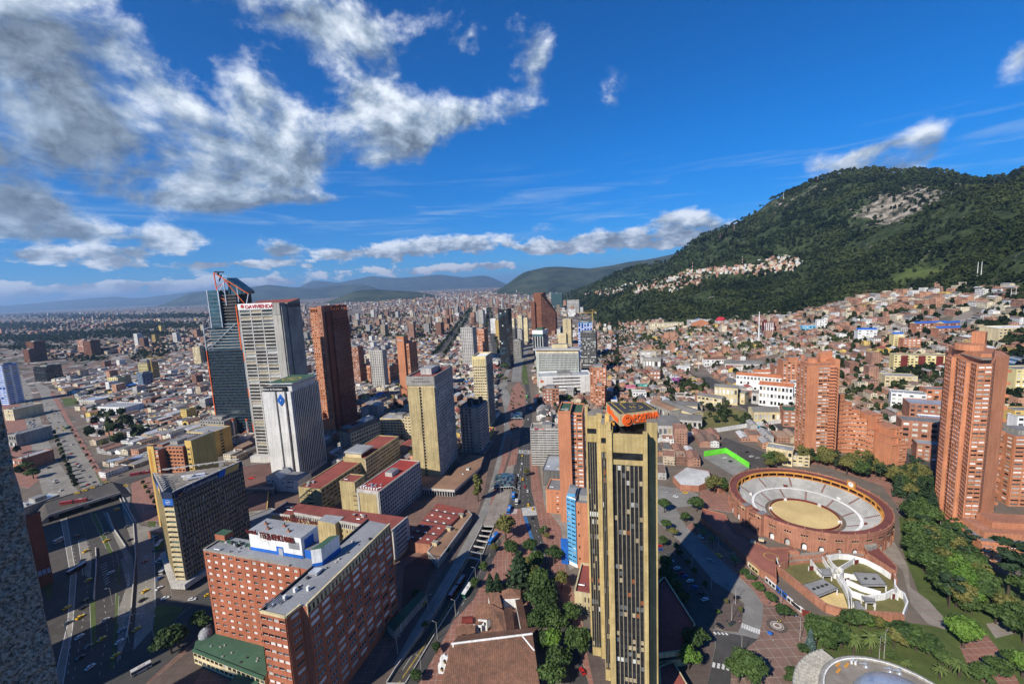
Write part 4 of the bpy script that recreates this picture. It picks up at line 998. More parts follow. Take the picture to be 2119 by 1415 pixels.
mb=MBP();mb.box(-3.2,14,107.4,-1.2,18,112.6,YELLOW);mb.box(-1.1,15,107.4,1.5,16,108.6,OCHRE);mb.tube((-1,15.5,108.5),(3.5,17,111),.25,OCHRE);mb.build('cleaning_cradle',t,(0,0,4.0))
mb=MBP();mb.box(5.5,4,107.05,8,7,109.2,METAL);mb.tube((9.2,5,107.05),(9.2,5,110),.6,METAL);mb.build('cooling_unit',t)
mb=MBP()
for x in(3,12):mb.box(x,2.2,107.05,x+.25,12,107.3,DARKM);mb.box(x+1.2,2.2,107.05,x+1.45,12,107.3,DARKM)
mb.build('cradle_rail',t)
# podium halls at its foot
Q=[at(1362,1207,8),at(1375,1195,8),at(1437,1292,8),at(1421,1345,8),at(1357,1354,8)]
t=thing('podium_hall','red roofed podium hall in the shadow at the foot of the travertine tower','building',(Q[0][0],Q[0][1],0));L_=[(p[0]-Q[0][0],p[1]-Q[0][1])for p in Q][::-1];keepout(pts([(1362,1207),(1375,1195),(1437,1292),(1421,1345),(1357,1354)]))
mb=MB();mb.prism(L_,-2,7.4,TANL,REDROOFP);mb.build('wall',t)
mb=MB();
for i in range(5):
    a,b=L_[i],L_[(i+1)%5];mb.slab(a,b,6.2,8.6,-.3,.8,TANL);mb.slab(a,b,2.2,4.4,0,.4,TANL);mb.slab(a,b,4.5,6.0,0,.06,G_DARK)
mb.build('parapet',t)
Q=[at(1366,1380,5),at(1393,1370,5),at(1440,1450,5),at(1368,1450,5)]
t=thing('entrance_hall','small red roofed wing at the bottom beside the travertine tower','building',(Q[0][0],Q[0][1],0));L_=[(p[0]-Q[0][0],p[1]-Q[0][1])for p in Q][::-1]
mb=MB();mb.prism(L_,-2,4.6,TANL,REDROOFP);mb.build('wall',t);mb=MB()
for i in range(4):mb.slab(L_[i],L_[(i+1)%4],3.8,5.4,-.2,.7,TANL)
mb.build('parapet',t)

# -- orange slab behind it, with its stepped low part
P_=at(1163,1079)
t=slab_tower('apartment_tower','slender orange brick tower with a blind edge and a green patched roof','tower',P_,103,9,26,88,BRICK,
    F=None,L=dict(rows=28,cols=6,wf=.5,hf=.45,dep=.5,mat=BRICK,pal=PAL_HOME),roof=GREENROOF,par=1.2,pent=False,bits=2);rect_out(P_,103,20,30)
t=slab_tower('apartment_tower','orange brick wing with white window blinds squeezed beside the travertine tower','tower',(P_[0]+9.3,P_[1]+2.0),103,9,26,86,BRICK,F=dict(rows=28,cols=2,wf=.8,hf=.5,dep=.6,mat=BRICK,pal=[(G_DARK,4),(G_WHITE,4),(G_TEAL,1.5),(G_PALE,2)]),roof=GREENROOF,par=1.0,pent=False,bits=0)
P2=at(1137,1058)
t=slab_tower('apartment_block','low orange brick block with stepped balconies at the foot of the orange tower','building',(P2[0]-2,P2[1]-1),106,15,20,19,BRICK,F=dict(rows=6,cols=2,wf=.5,hf=.35,dep=.5,mat=BRICK,m0=7,pal=PAL_HOME),L=dict(rows=6,cols=6,wf=.6,hf=.4,dep=.4,mat=CREAM,pal=PAL_HOME),par=.8,pent=False,bits=1);rect_out(P2,106,15,20)

# -- block with the blue striped front
P_=at(1177.8,1166)
t=thing('apartment_tower','brick apartment tower with a light blue striped balcony front','tower',*frame_of(P_,106));rect_out(P_,106,22,26)
LBLUE=wall('light_blue_paint',(.12,.38,.62),(.09,.31,.54),.3,.12)
mb=MB();pn=[];mb.prism([(0,0),(6,-3.2),(6,14),(0,17)],-2,48,WHITE,BITUM);mb.prism([(6.05,-3),(20,-3),(20,18),(6.05,18)],-2,45.5,BRICK,BITUM)
facade(mb,pn,(0,0),(6,-3.2),3,47,15,2,wf=.78,hf=.46,dep=.7,mat=LBLUE,pal=PAL_OFF);facade(mb,pn,(0,17),(0,0),3,47,15,5,wf=.75,hf=.46,dep=.5,mat=LBLUE,pal=PAL_OFF)
mb.build('wall',t);emit(t,pn)
mb=MB();mb.box(.5,-1,48.02,5.5,8,50,LBLUE,GREYROOF);mb.box(8,0,45.52,15,8,49,CONC,BITUM);mb.tube((12,9,45.5),(12,9,54),.15,METAL);mb.build('roof_housing',t)
for k in range(5):
    mb=MB();mb.box(6.06+1.2,-3.1,6+k*8,8.0,-3.02,7.6+k*8,G_DARK);mb.build('window',t)
P2=at(1174,1168);mb=MB();mb.box(-5,-1,-1,-.3,1.2,17,BLUEP);mb.build('blue_screen',t)
# tan low block by the travertine tower
P_=at(1190,1263)
t=slab_tower('low_block','low ochre block with a red roof terrace left of the travertine tower','building',P_,108,11,26,11,TANL,F=dict(rows=2,cols=3,wf=.35,hf=.6,dep=.4,mat=TANL,m0=5,pal=PAL_DARK),roof=REDROOFP,par=1.2,pent=False,bits=1);rect_out(P_,108,12,26)
# grey and cream blocks by the avenue
P_=at(1124,1005)
t=slab_tower('office_block','grey corrugated metal block with a blue tinted roof beside the avenue','building',P_,104,19,34,15,CONCD,L=dict(rows=4,cols=12,wf=.5,hf=.5,dep=.3,mat=BRICKR,pal=PAL_HOME),roof=METAL,par=.6,pent=False,bits=2);rect_out(P_,104,32,36)
slab_tower('office_block','narrow cream block wedged between the grey metal block and the orange tower','building',(P_[0]+19.5,P_[1]+1),104,7,22,17,CREAM,F=dict(rows=5,cols=2,wf=.4,hf=.45,dep=.3,mat=CREAM,pal=PAL_HOME),par=.6,pent=False,bits=1)
P_=at(1101,962)
t=slab_tower('office_block','grey louvred office block with red roof lettering beside the avenue','building',P_,98,33,18,38,CONCL,F=dict(rows=15,cols=8,wf=.95,hf=.5,dep=.7,mat=CONCL,pal=[(G_GREY,4),(G_DARK,4)],name='window_band'),L=dict(rows=15,cols=3,wf=.9,hf=.5,dep=.5,mat=CONC,pal=PAL_DARK),roof=GRAVEL,par=1.2,bits=3);rect_out(P_,98,34,18)
letter('lettering','ibis',3.0,REDSIGN,t,(4,-.9,38.2),depth=.12,bold=.06,sx=1.1);letter('lettering','hotel',2.0,ORSIGN,t,(10,-.9,38.3),depth=.1)

# -- the brick hotel, two wings at right angles
HZ=R(90-107.6);HO=(-166,211)
t=thing('hotel','large red brick hotel with two wings, grey roofs and lettering on a white rooftop block','hotel',(HO[0],HO[1],0),HZ);keepout([(-172,205),(-120,160),(-90,150),(-66,226),(-84,238),(-110,205),(-162,230)])
WING=wall('grey_zinc_roof',(.27,.28,.29),(.21,.22,.235),.08,0,line=(1.6,0,.08,.5,(.13,.135,.14)),grime=(.4,(.16,.165,.17)))
mb=MB();pn=[];h=55.5
mb.prism([(0,0),(68,0),(68,13),(0,13)],-2,h,BRICKH,WING)
facade(mb,pn,(0,0),(62,0),5,h,14,12,wf=.52,hf=.42,dep=.45,mat=BRICKH,pal=PAL_HOTEL,frame=WHITE)
# second wing: local x from 52 on, running towards and away from the viewer
def loc(p):d_=np.array(p)-np.array(HO);c_,s_=math.cos(-HZ),math.sin(-HZ);return(d_[0]*c_-d_[1]*s_,d_[0]*s_+d_[1]*c_)
a,b,c,d,e,f=[loc(p)for p in[(-109.6,164),(-97.2,160),(-94.2,166.6),(-91.6,166.3),(-73.2,227),(-87.2,233)]]
W2=[a,b,c,d,e,f]
mb.prism(W2,-2,h-.02,BRICKH,WING)
facade(mb,pn,a,b,4,h,14,4,wf=.86,hf=.42,dep=.45,mat=BRICKH,pal=PAL_HOTEL,frame=WHITE)
facade(mb,pn,b,c,4,h,14,1,wf=.6,hf=.42,dep=.3,mat=BRICKH,pal=PAL_HOTEL,frame=WHITE,m0=1)
facade(mb,pn,d,e,4,h-4,13,9,wf=.74,hf=.55,dep=.45,mat=BRICKH,pal=PAL_HOTEL,frame=WHITE)
facade(mb,pn,d,e,h-3.9,h-.3,1,26,wf=.5,hf=.8,dep=.3,mat=CREAM,pal=PAL_DARK,name='attic_window')
mb.build('wall',t);emit(t,pn,100)
mb=MB()
for i,(p,q)in enumerate(((a,b),(b,c),(d,e),(f,a))):mb.slab(p,q,h,h+1.0,-.4,.8,CREAM if i<3 else DARKM)
mb.slab((0,0),(56,0),h+.01,h+.8,-.4,.9,CONC);mb.slab((0,13),(0,0),h+.01,h+.8,-.4,.9,CONC);mb.build('parapet',t)
rr_h=random.Random(4);lp=lambda x,y,z:loc(at(x,y,z)[:2])
k1,k2,k3=lp(518,1138,h),lp(623,1159.5,h),lp(657,1131,h);u1=np.array(k2)-np.array(k1);bw_=float(np.linalg.norm(u1));x1,y1=k1[0],k1[1]+.4
dp_=max(8.0,k3[1]-k2[1]);hb=h+11
mb=MB();mb.prism([(x1,y1),(x1+bw_,y1),(x1+bw_,y1+dp_),(x1,y1+dp_)],h+.03,hb,WHITE,GREYROOF);mb.build('rooftop_block',t)
mb=MB();mb.slab((x1,y1),(x1+bw_,y1),h+.1,h+1.8,.02,.12,BLUEP);mb.box(x1+bw_+.02,y1+2,h+.1,x1+bw_+.2,y1+8,hb-2,BLUEP);mb.box(x1+bw_*.52,y1-.2,h+.1,x1+bw_*.65,y1-.13,h+4.7,BLUEP);mb.box(x1+bw_*.56,y1-.3,h+.15,x1+bw_*.64,y1-.21,h+3.9,METAL);mb.build('blue_trim',t)
mb=MB();mb.box(x1+bw_*.76,y1-.14,h+4.6,x1+bw_*.96,y1-.04,h+8.6,STEELG);mb.build('vent_panel',t)
letter('lettering','hotel',3.3,MAROON,t,(x1-.8,y1-.7,hb-1.2),bold=.04,depth=.25);letter('lettering','TEQUENDAMA',4.4,MAROON,t,(x1+bw_*.235,y1-.7,hb-2.7),bold=.015,depth=.25,sx=bw_*.74/33.5)
letter('lettering','hotel TEQUENDAMA',3.4,MAROON,t,(x1+bw_,y1+dp_+.3,hb+.2),R(180),bold=.03,depth=.2,sx=bw_/44)
q1,q2,q3=lp(647,1174,h),lp(668,1170,h),lp(705,1140,h)
dv=np.array(q3)-np.array(q2);LH=[q1,q2,q3,(q1[0]+dv[0],q1[1]+dv[1])]
mb=MB();mb.prism(LH,h+.03,h+9,WHITE,GREENROOF);mb.slab(q1,q2,h+.1,h+2,.02,.1,BLUEP);mb.slab(q2,q3,h+.1,h+2.4,.02,.1,BLUEP);mb.box(x1+bw_+.3,y1+1,h+.03,q1[0]-.1,y1+8,h+4.5,BLUEP,BITUM);mb.build('lift_house',t)
k4=lp(472,1108,h);mb=MB();mb.box(k4[0]-3,k4[1]-5,h+.03,k4[0]+4,k4[1],h+3.6,BRICKH,GREENROOF);mb.build('roof_housing',t);k5=lp(448,1117,h);mb=MB();mb.box(k5[0],k5[1]-1,h+.04,x1-1,k5[1]+1,h+.5,GREENROOF);mb.build('roof_walkway',t)
for k in range(6):
    k6=lp(478+5*k,1126+(k%3)*3,h);mb=MB();x,y=k6;mb.box(x,y,h+.03,x+1.1,y+1.2,h+1.3,METAL if k%2 else DARKM);mb.tube((x+.5,y+.6,h+1.3),(x+.5,y+.6,h+1.8),.4,DARKM,8);mb.build('cooling_unit',t)
for k,(px_,py_)in enumerate(((655,1185),(578,1243),(638,1221),(611,1224),(560,1250),(590,1240))):
    mb=MB();x,y=lp(px_,py_,h)
    if k in(1,4):
        for q in range(5):mb.tube((x-2+q,y-2.4,h+.6),(x-1.4+q,y+2.4,h+.9),.2,METAL,6)
        mb.box(x-2,y-1,h+.02,x+2,y,h+.5,DARKM);mb.build('roof_pipes',t)
    elif k==0:
        mb.hexa([(x-3,y-2,h+.4),(x+2,y-2,h+.4),(x+2,y+2,h+.4),(x-3,y+2,h+.4)],[(x-3,y-2,h+1.0),(x+2,y-2,h+1.6),(x+2,y+2,h+1.6),(x-3,y+2,h+1.0)],METAL);mb.build('roof_canopy',t)
    else:mb.box(x-.6,y-.6,h+.02,x+.6,y+.6,h+2.0,WHITE);mb.build('roof_vent',t)
roof_bits(t,2,1.5,24,11,h,9,21,[METAL,STEELG,CONCL],.7)
for k in range(16):
    k7=lp(560+13.5*k+rr_h.uniform(-8,8),1262-10.2*k+rr_h.uniform(-9,9),h);mb=MB();s=rr_h.uniform(.25,.6);mb.box(k7[0]-s,k7[1]-s,h+.02,k7[0]+s,k7[1]+s,h+rr_h.uniform(.3,1.2),rr_h.choice([METAL,CONCL,DARKM,WHITE]));mb.build('roof_vent',t)
for fx,fy in((.15,.55),(.3,.25),(.5,.6),(.68,.3)):
    mb=MB();x,y,z=x1+bw_*fx,y1+dp_*fy,hb;mb.box(x-.8,y-.6,z+.01,x+.8,y+.6,z+.9,BRICKR);mb.tube((x,y,z+.9),(x,y,z+2.0),.3,DARKM,6);mb.build('chimney',t)
# green roofed low wing in front
Q=[loc(at(x,y,8)[:2])for x,y in[(400,1343),(404,1325),(447,1300),(545,1335),(552,1390),(548,1402)]]
mb=MB();mb.prism([Q[0],Q[5],Q[4],Q[3],Q[2],Q[1]],-2,7.6,CREAM,GREENROOF);mb.build('low_wing',t)
for k in range(9):
    f_,g_=rr_h.uniform(.15,.9),rr_h.uniform(.15,.8);w8=np.array(Q[0])*(1-f_)*(1-g_)+np.array(Q[5])*f_*(1-g_)+np.array(Q[3])*f_*g_+np.array(Q[2])*(1-f_)*g_;mb=MB();mb.box(-.5,-.3,0,.5,.3,.5,rr_h.choice([METAL,CONC,DARKM]));k%2 and mb.tube((0,0,.5),(0,0,2.4),.06,DARKM,4);mb.build('roof_vent',t,(w8[0],w8[1],7.62))
pn=[];mb=MB();facade(mb,pn,Q[0],Q[5],.5,7.2,2,16,wf=.8,hf=.52,dep=.3,mat=CREAM,pal=PAL_OFF,frame=None);mb.slab(Q[0],Q[5],7.2,8.4,-.2,.9,GREENROOF);mb.build('low_wing_frame',t);emit(t,pn,40)
GD=loc(at(430,1318,8)[:2]);mb=MB();mb.lathe([(3.2,0),(3.2,.8),(3.0,1.8),(2.3,3.0),(1.2,3.8),(0,4.1)],STEELG,16);
for k in range(8):an=k*math.pi/4;mb.tube((3.25*math.cos(an),3.25*math.sin(an),.8),(.2*math.cos(an),.2*math.sin(an),4.2),.08,METAL,4)
o=mb.build('glass_dome',t,(GD[0]-3,GD[1]+1,7.6))
Q=[loc(at(x,y,5)[:2])for x,y in[(470,1415),(497,1387),(535,1405),(530,1430)]]
mb=MB();mb.prism([Q[0],Q[3],Q[2],Q[1]],3.8,4.8,GREENROOF,GREENROOF,True);mb.build('entrance_canopy',t)
mb=MB();Q=[loc(at(x,y,5)[:2])for x,y in[(800,1290),(870,1220),(882,1228),(815,1305)]];mb.prism([Q[0],Q[3],Q[2],Q[1]],-1,4.5,CONC,GREENROOF);mb.build('side_canopy',t)

# -- three cornered office tower with the blue sign band
CO=at(378,1216.5);
ca_,cb_,cc_=np.array([-222.0,259.0]),np.array([-256.0,292.0]),np.array([-206.0,306.0])
K0=np.array([-226.5,262.5])
t=thing('office_tower','triangular dark office tower with yellow and blue sign band and steel framed roof','tower',(-222,259,0));keepout([(-226,250),(-262,292),(-204,312),(-212,256)])
lc=lambda p:(p[0]+222,p[1]-259)
T3=[lc((-224.5,259.6)),lc((-217.5,258.6)),lc((-203,305)),lc((-207,309)),lc((-254,296)),lc((-256,291))]
mb=MB();pn=[];h=66
mb.prism(T3,6,h-3.4,CONCD,GRAVEL);
facade(mb,pn,T3[1],T3[2],7,h-4,16,26,wf=.62,hf=.56,dep=.7,mat=TAN,pier=CONCD,vert=True,pal=[(G_DARK,6),(G_PALE,2.2),(G_GREY,4),(G_TAN,2),(G_BLUE,2)])
facade(mb,pn,T3[5],T3[0],7,h-4,16,24,wf=.55,hf=.5,dep=.6,mat=TAN,pier=TAN,vert=True,pal=[(G_TAN,5),(G_DARK,4)])
facade(mb,pn,T3[0],T3[1],7,h-4,16,1,wf=.96,hf=.5,dep=.9,mat=CREAM,pal=[(G_TEAL,3),(G_DARK,5)],name='corner_window')
mb.build('wall',t);emit(t,pn,100)
mb=MB();CBLUE=wall('navy_sign',(.022,.034,.075),(.018,.028,.062),.3,.05)
for i in(0,1,5):mb.slab(T3[i],T3[(i+1)%6],h-4,h+.2,0,.8,CBLUE)
mb.build('sign_band',t)
A2,B2=np.array(T3[1]),np.array(T3[2]);d2=(B2-A2)/np.linalg.norm(B2-A2);n2_=np.array([d2[1],-d2[0]]);Lr=np.linalg.norm(B2-A2)
mb=MB()
def skew(f0,f1,m_,sl=1.6):
    p,q=A2+d2*f0*Lr+n2_*.85,A2+d2*f1*Lr+n2_*.85;mb.face([(*p,h-3.9),(*q,h-3.9),(*(q+d2*sl),h+.1),(*(p+d2*sl),h+.1)],m_)
skew(.60,.70,BLUEP);skew(.70,.92,YELLOW);mb.build('sign_panel',t)
pL=A2+d2*5.5+n2_*.9;letter('lettering','Corficolombiana',3.5,CONCL,t,(pL[0],pL[1],h-3.0),math.atan2(d2[1],d2[0]),depth=.06,bold=.03)
mb=MB()
for k in range(8):
    a0,a1=3.6+k*.32,3.6+(k+1)*.32;P_=lambda r,an:(*(A2+d2*(3.6+r*math.cos(an))+n2_*.92),h-2+r*math.sin(an));mb.face([P_(1.0,a0),P_(1.6,a0),P_(1.6,a1),P_(1.0,a1)],OCHRE)
mb.build('crescent_emblem',t)
mb=MB();p,q=np.array(T3[0]),np.array(T3[1]);n4=np.array([(q-p)[1],-(q-p)[0]])/np.linalg.norm(q-p);
mb.slab(p,q,h-8.2,h-3.9,.9,.15,BLUEP);c_=(p+q)/2+n4*1.08;e_=(q-p)/np.linalg.norm(q-p)
for k in range(10):
    an=k*math.pi/5;s=c_+e_*1.5*math.cos(an);z_=h-6+1.5*math.sin(an);mb.face([(*(s-e_*.22),z_-.22),(*(s+e_*.22),z_-.22),(*(s+e_*.22),z_+.22),(*(s-e_*.22),z_+.22)],WHITE)
s=c_;mb.face([(*(s-e_*1.0),h-6.5),(*(s+e_*1.0),h-6.0),(*(s+e_*1.0),h-5.5),(*(s-e_*1.0),h-6.0)],WHITE);mb.build('corner_emblem',t)
p,q=np.array(T3[5]),np.array(T3[0]);d5=(q-p)/np.linalg.norm(q-p);n5=np.array([d5[1],-d5[0]]);mb=MB()
for f0,f1,m_ in((.45,.6,BLUEP),(.6,.8,YELLOW)):
    s0,s1=p+d5*45*f0+n5*.86,p+d5*45*f1+n5*.86;mb.face([(*s0,h-3.8),(*s1,h-3.8),(*s1,h),(*s0,h)],m_)
mb.build('sign_panel',t)
mb=MB()  # open steel frame over the roof
cen=np.mean(np.array(T3),0)
for i in(1,3,5):
    A2,B2=np.array(T3[i]),np.array(T3[(i+1)%6]);m2=9
    for k in range(m2):
        p0=A2+(B2-A2)*k/m2;p1=A2+(B2-A2)*(k+1)/m2;pm=(p0+p1)/2;pi_=pm+(cen-pm)/np.linalg.norm(cen-pm)*3.2
        mb.beam((*p0,h+.4),(*pi_,h+.4),.35,CONCL);mb.beam((*pi_,h+.4),(*p1,h+.4),.35,CONCL)
    q0=A2+(cen-A2)*.13;q1=B2+(cen-B2)*.13;mb.beam((*A2,h+.5),(*B2,h+.5),.6,CONCL)
for f in(.25,.45,.65):
    a_,b_=np.array(T3[5])*(1-f)+np.array(T3[0])*f,np.array(T3[3])*(1-f)+np.array(T3[2])*f
for k in range(8):
    f=(k+.5)/8;a_=np.array(T3[5])*(1-f)+np.array(T3[0])*f;b_=a_+(cen-a_)*.55;mb.beam((*a_,h+.3),(*b_,h+.3),.35,CONC)
mb.build('roof_frame',t)
mb=MB();mb.tube((*(cen+[-8,2]),h-2.4),(*(cen+[6,6]),h-2.4),.9,METAL,8);mb.tube((*(cen+[0,-3]),h-2.4),(*(cen+[9,2]),h-2.4),.9,METAL,8);mb.box(cen[0]-4,cen[1]-2,h-3.35,cen[0]+2,cen[1]+2,h-1,CONCL);mb.build('roof_duct',t)
mb=MB();mb.prism([lc((-226,256)),lc((-216,254.5)),lc((-200,304)),lc((-206,312)),lc((-258,297)),lc((-260,290))],2.5,6,CONCL,CONCL,True);mb.prism(T3,-2,2.5,G_DARK);mb.build('podium',t)

# -- orange and yellow flats behind it
t=thing('apartment_tower','orange brick apartment tower with a yellow corner panel behind the triangular tower','tower',*frame_of((-291,329),100));rect_out((-291,329),100,34,40)
mb=MB();pn=[];mb.prism([(0,0),(9.5,0),(9.5,36),(0,36)],-2,70,BRICK,BITUM);mb.prism([(9.55,6),(26,6),(26,22),(9.55,22)],-2,71,BRICKD,BITUM);mb.prism([(26.05,8),(32,8),(32,30),(26.05,30)],-2,75,YELLOW,BITUM)
facade(mb,pn,(9.55,6),(26,6),4,71,22,5,wf=.7,hf=.5,dep=.6,mat=BRICK,pal=PAL_DARK);facade(mb,pn,(0,36),(0,0),4,70,22,7,wf=.6,hf=.5,dep=.6,mat=BRICK,pal=PAL_HOME);facade(mb,pn,(27,8),(31,8),4,70,16,1,wf=.6,hf=.35,dep=.3,mat=YELLOW,pal=PAL_DARK)
facade(mb,pn,(6.6,0),(9.5,0),4,70,22,1,wf=.86,hf=.5,dep=.5,mat=BRICK,pal=PAL_HOME)
mb.slab((.4,0),(6.4,0),-2,73,0,.9,YELLOW);mb.build('wall',t);mb=MB();mb.slab((1.8,0),(3.6,0),2,71,.92,.08,OCHRE);mb.build('ochre_strip',t);emit(t,pn)
mb=MB();mb.box(11,9,71.02,18,18,74,CONC,BITUM);mb.box(2,6,70.02,7,20,72,BRICKR,BITUM);mb.build('roof_housing',t);roof_bits(t,10,8,24,20,71,4,8)
mb=MB();mb.prism([(-3,-8),(12,-8),(12,-.1),(-3,-.1)],-1,6,BRICKR,BITUM);mb.build('podium',t)
slab_tower('apartment_block','yellow apartment block with a glazed grid front and one window strip on its end','building',(-392,499),105,36,26,30,YELLOW,F=dict(rows=8,cols=10,wf=.86,hf=.62,dep=.5,mat=CREAM,pier=CONCL,pal=PAL_DARK+[(G_PALE,2),(G_RUST,1)]),Rr=dict(rows=8,cols=1,wf=.16,hf=.6,dep=.3,mat=YELLOW,pal=PAL_DARK),roof=GREYROOF,par=.5,pent=False,bits=2,keep=100);rect_out((-392,499),105,38,30)
slab_tower('apartment_block','grey concrete block with a plain box on its roof behind the yellow blocks','building',(-420,560),105,40,30,26,CONC,F=dict(rows=7,cols=9,wf=.6,hf=.5,dep=.4,mat=CONC,pal=PAL_DARK),par=.6,bits=3);rect_out((-420,560),105,40,30)

# -- ochre office ranges with red roofs
def office_range(label,P,az,w,d,h,F=None,Rr=None,roof=REDROOFP,mat=TAN,bits=9,seed=1,**kw):
    rect_out(P,az,w,d);return slab_tower('office_range',label,'building',P,az,w,d,h,mat,F=F,Rr=Rr,roof=roof,par=.7,pent=False,bits=bits,seed=seed,**kw)
office_range('long ochre office range with a red roof in front of the white striped tower',(-188.5,352),106,22,60,22,F=dict(rows=6,cols=1,wf=.3,hf=.3,dep=.4,mat=TAN,pal=PAL_DARK),Rr=dict(rows=6,cols=12,wf=.86,hf=.5,dep=.8,mat=TAN,pier=CONCL,pal=PAL_DARK+[(G_PALE,1)]),bits=3,seed=4)
t=office_range('ochre office range further back with a grey roofed pavilion on its red roof',(-170,405),106,24,62,26,F=None,Rr=dict(rows=7,cols=16,wf=.86,hf=.5,dep=.8,mat=CREAM,pier=CONCL,pal=PAL_DARK+[(G_PALE,1),(G_TAN,2)]),bits=2,seed=5)
mb=MB();mb.box(1,2,26.02,19,20,30.5,CREAM);mb.box(19.02,3,26.02,19.2,20,30,MAROON);mb.build('pavilion',t);mb=MB();mb.hexa([(0,1,30.55),(21,1,30.55),(21,22,30.55),(0,22,30.55)],[(1,2,32),(20,2,31.4),(20,21,31.4),(1,21,32)],GREYROOF);mb.build('pavilion_roof',t)
t=slab_tower('stair_tower','blind ochre stair tower between the ochre range and the white gridded block','tower',(-147,338),106,14,14,32,TAN,L=None,Rr=dict(rows=6,cols=1,wf=.3,hf=.3,dep=.3,mat=TAN,pal=PAL_OFF,z0=14),roof=REDROOFP,par=.6,pent=False,bits=1);rect_out((-147,338),106,14,14)
slab_tower('link_block','lower ochre link block tucked behind the white gridded block','building',(-136,333),106,8,12,24,TAN,F=dict(rows=6,cols=1,wf=.6,hf=.2,dep=.4,mat=TAN,pal=PAL_DARK),par=.5,pent=False,bits=0)
t=slab_tower('office_block','white gridded office block with a ribbed bright red roof','building',(-129,327),110,20.5,60,30,CONCL,F=dict(rows=1,cols=1,wf=.84,hf=.86,dep=.6,mat=CONCL,pal=[(TAN,1)],name='stone_panel'),Rr=dict(rows=9,cols=20,wf=.7,hf=.62,dep=.7,mat=CONCL,pal=PAL_DARK+[(G_GREY,3)]),
    roof=wall('bright_red_ribbed_roof',(.34,.045,.035),(.25,.035,.03),.12,0,line=(0,3.0,.3,.6,(.16,.03,.025)),grime=(.5,(.16,.06,.05))),par=.5,pent=False,bits=0);rect_out((-129,327),110,20,60)
mb=MB();mb.box(8,26,30.02,15,36,33.6,CONCL,BITUM);mb.build('plant_room',t)
for k in range(7):
    mb=MB();mb.tube((2+k*2.4,5+(k%3)*3,30.4),(4.4+k*2.4,6+(k%2)*4,31),.4,METAL,6);mb.box(1.6+k*2.5,2,30.02,2.8+k*2.5,3.2,31.6,WHITE);mb.build('roof_duct',t)
t=thing('office_range','long ochre range with a dark red roof and slit windows behind the brick hotel','building',*frame_of((-187,306),106));keepout([(-190,300),(-84,270),(-82,298),(-185,325)])
mb=MB();pn=[];h=24;mb.prism([(0,0),(18,0),(18,17),(0,17)],-2,h,TAN,REDROOF);mb.prism([(18.05,4),(104,-3),(106,15),(18.05,17)],-2,h-.1,TAN,REDROOF);mb.prism([(44,-2.5),(60,-4),(60,6),(44,6)],-2,h+.6,TAN,GREYROOF)
facade(mb,pn,(18.05,4),(44,1.9),3,h-4.5,4,7,wf=.22,hf=.55,dep=.5,mat=TAN,pal=PAL_DARK);facade(mb,pn,(18.05,4),(44,1.9),h-4.4,h-.8,1,16,wf=.6,hf=.85,dep=.5,mat=CONCL,pal=PAL_OFF,name='clerestory_window');facade(mb,pn,(60,.6),(104,-3),3,h-4.5,4,10,wf=.22,hf=.55,dep=.5,mat=TAN,pal=PAL_DARK);facade(mb,pn,(60,.6),(104,-3),h-4.4,h-.8,1,24,wf=.6,hf=.85,dep=.5,mat=CONCL,pal=PAL_OFF,name='clerestory_window')
facade(mb,pn,(104,-3),(106,15),3,h-1,6,1,wf=.7,hf=.4,dep=1.2,mat=CONCL,pal=PAL_DARK)
mb.build('wall',t);emit(t,pn)
mb=MB()
for A2,B2 in(((0,0),(18,0)),((18.05,4),(44,1.9)),((60,.6),(104,-3)),((104,-3),(106,15)),((0,17),(0,0))):mb.slab(A2,B2,h-.7,h+.7,-.3,.9,CONCL)
mb.build('parapet',t);roof_bits(t,4,6,16,14,h,3,3,[BLUEP,CONCL,DARKM]);roof_bits(t,62,3,100,12,h,5,14,[BLUEP,CONCL,REDROOFP])
# porvenir style grey block, cream office row
t=slab_tower('office_block','grey concrete office block with green lettering and planted terraces','building',(-208,492),118,18,46,24,CONC,F=dict(rows=6,cols=2,wf=.25,hf=.3,dep=.4,mat=CONC,pal=PAL_DARK),Rr=dict(rows=5,cols=12,wf=.6,hf=.6,dep=1.2,mat=CREAM,pier=CONCL,pal=PAL_DARK),par=0,pent=False,bits=4,seed=9);rect_out((-208,492),118,18,46)
mb=MB();mb.box(.5,1,24.02,17,44,29,CONCD,BITUM);mb.build('top_floor',t);letter('lettering','porvenir',3.2,DARKM,t,(1.5,.8,25.4),depth=.1);mb=MB();mb.lathe([(0,-.1),(1.2,0),(1.0,.6),(0,.9)],ORSIGN,10);o=mb.build('round_emblem',t,(16.2,.7,26.4));o.rotation_euler[0]=R(90)
mb=MB();mb.box(5,12,29.02,11,20,30.5,MAROON);mb.box(8,26,29.02,15,40,33,WHITE,CONCL);mb.build('roof_housing',t)
slab_tower('office_block','cream office block with long window bands behind the planted grey block','building',(-172,533),103,44,22,25,CREAM,F=dict(rows=7,cols=10,wf=.8,hf=.45,dep=.5,mat=CREAM,pal=PAL_DARK),roof=GREYROOF,par=.5,bits=4,seed=10);rect_out((-172,533),103,44,22)
slab_tower('office_block','weathered cream block with a brick penthouse beside the ochre slab tower','building',(-138,520),103,22,40,30,CREAM,F=dict(rows=8,cols=5,wf=.5,hf=.4,dep=.4,mat=CREAM,pal=PAL_DARK),Rr=dict(rows=8,cols=9,wf=.5,hf=.4,dep=.4,mat=CREAM,pal=PAL_DARK),roof=BITUM,par=.5,bits=4,seed=11);rect_out((-138,520),103,22,40)
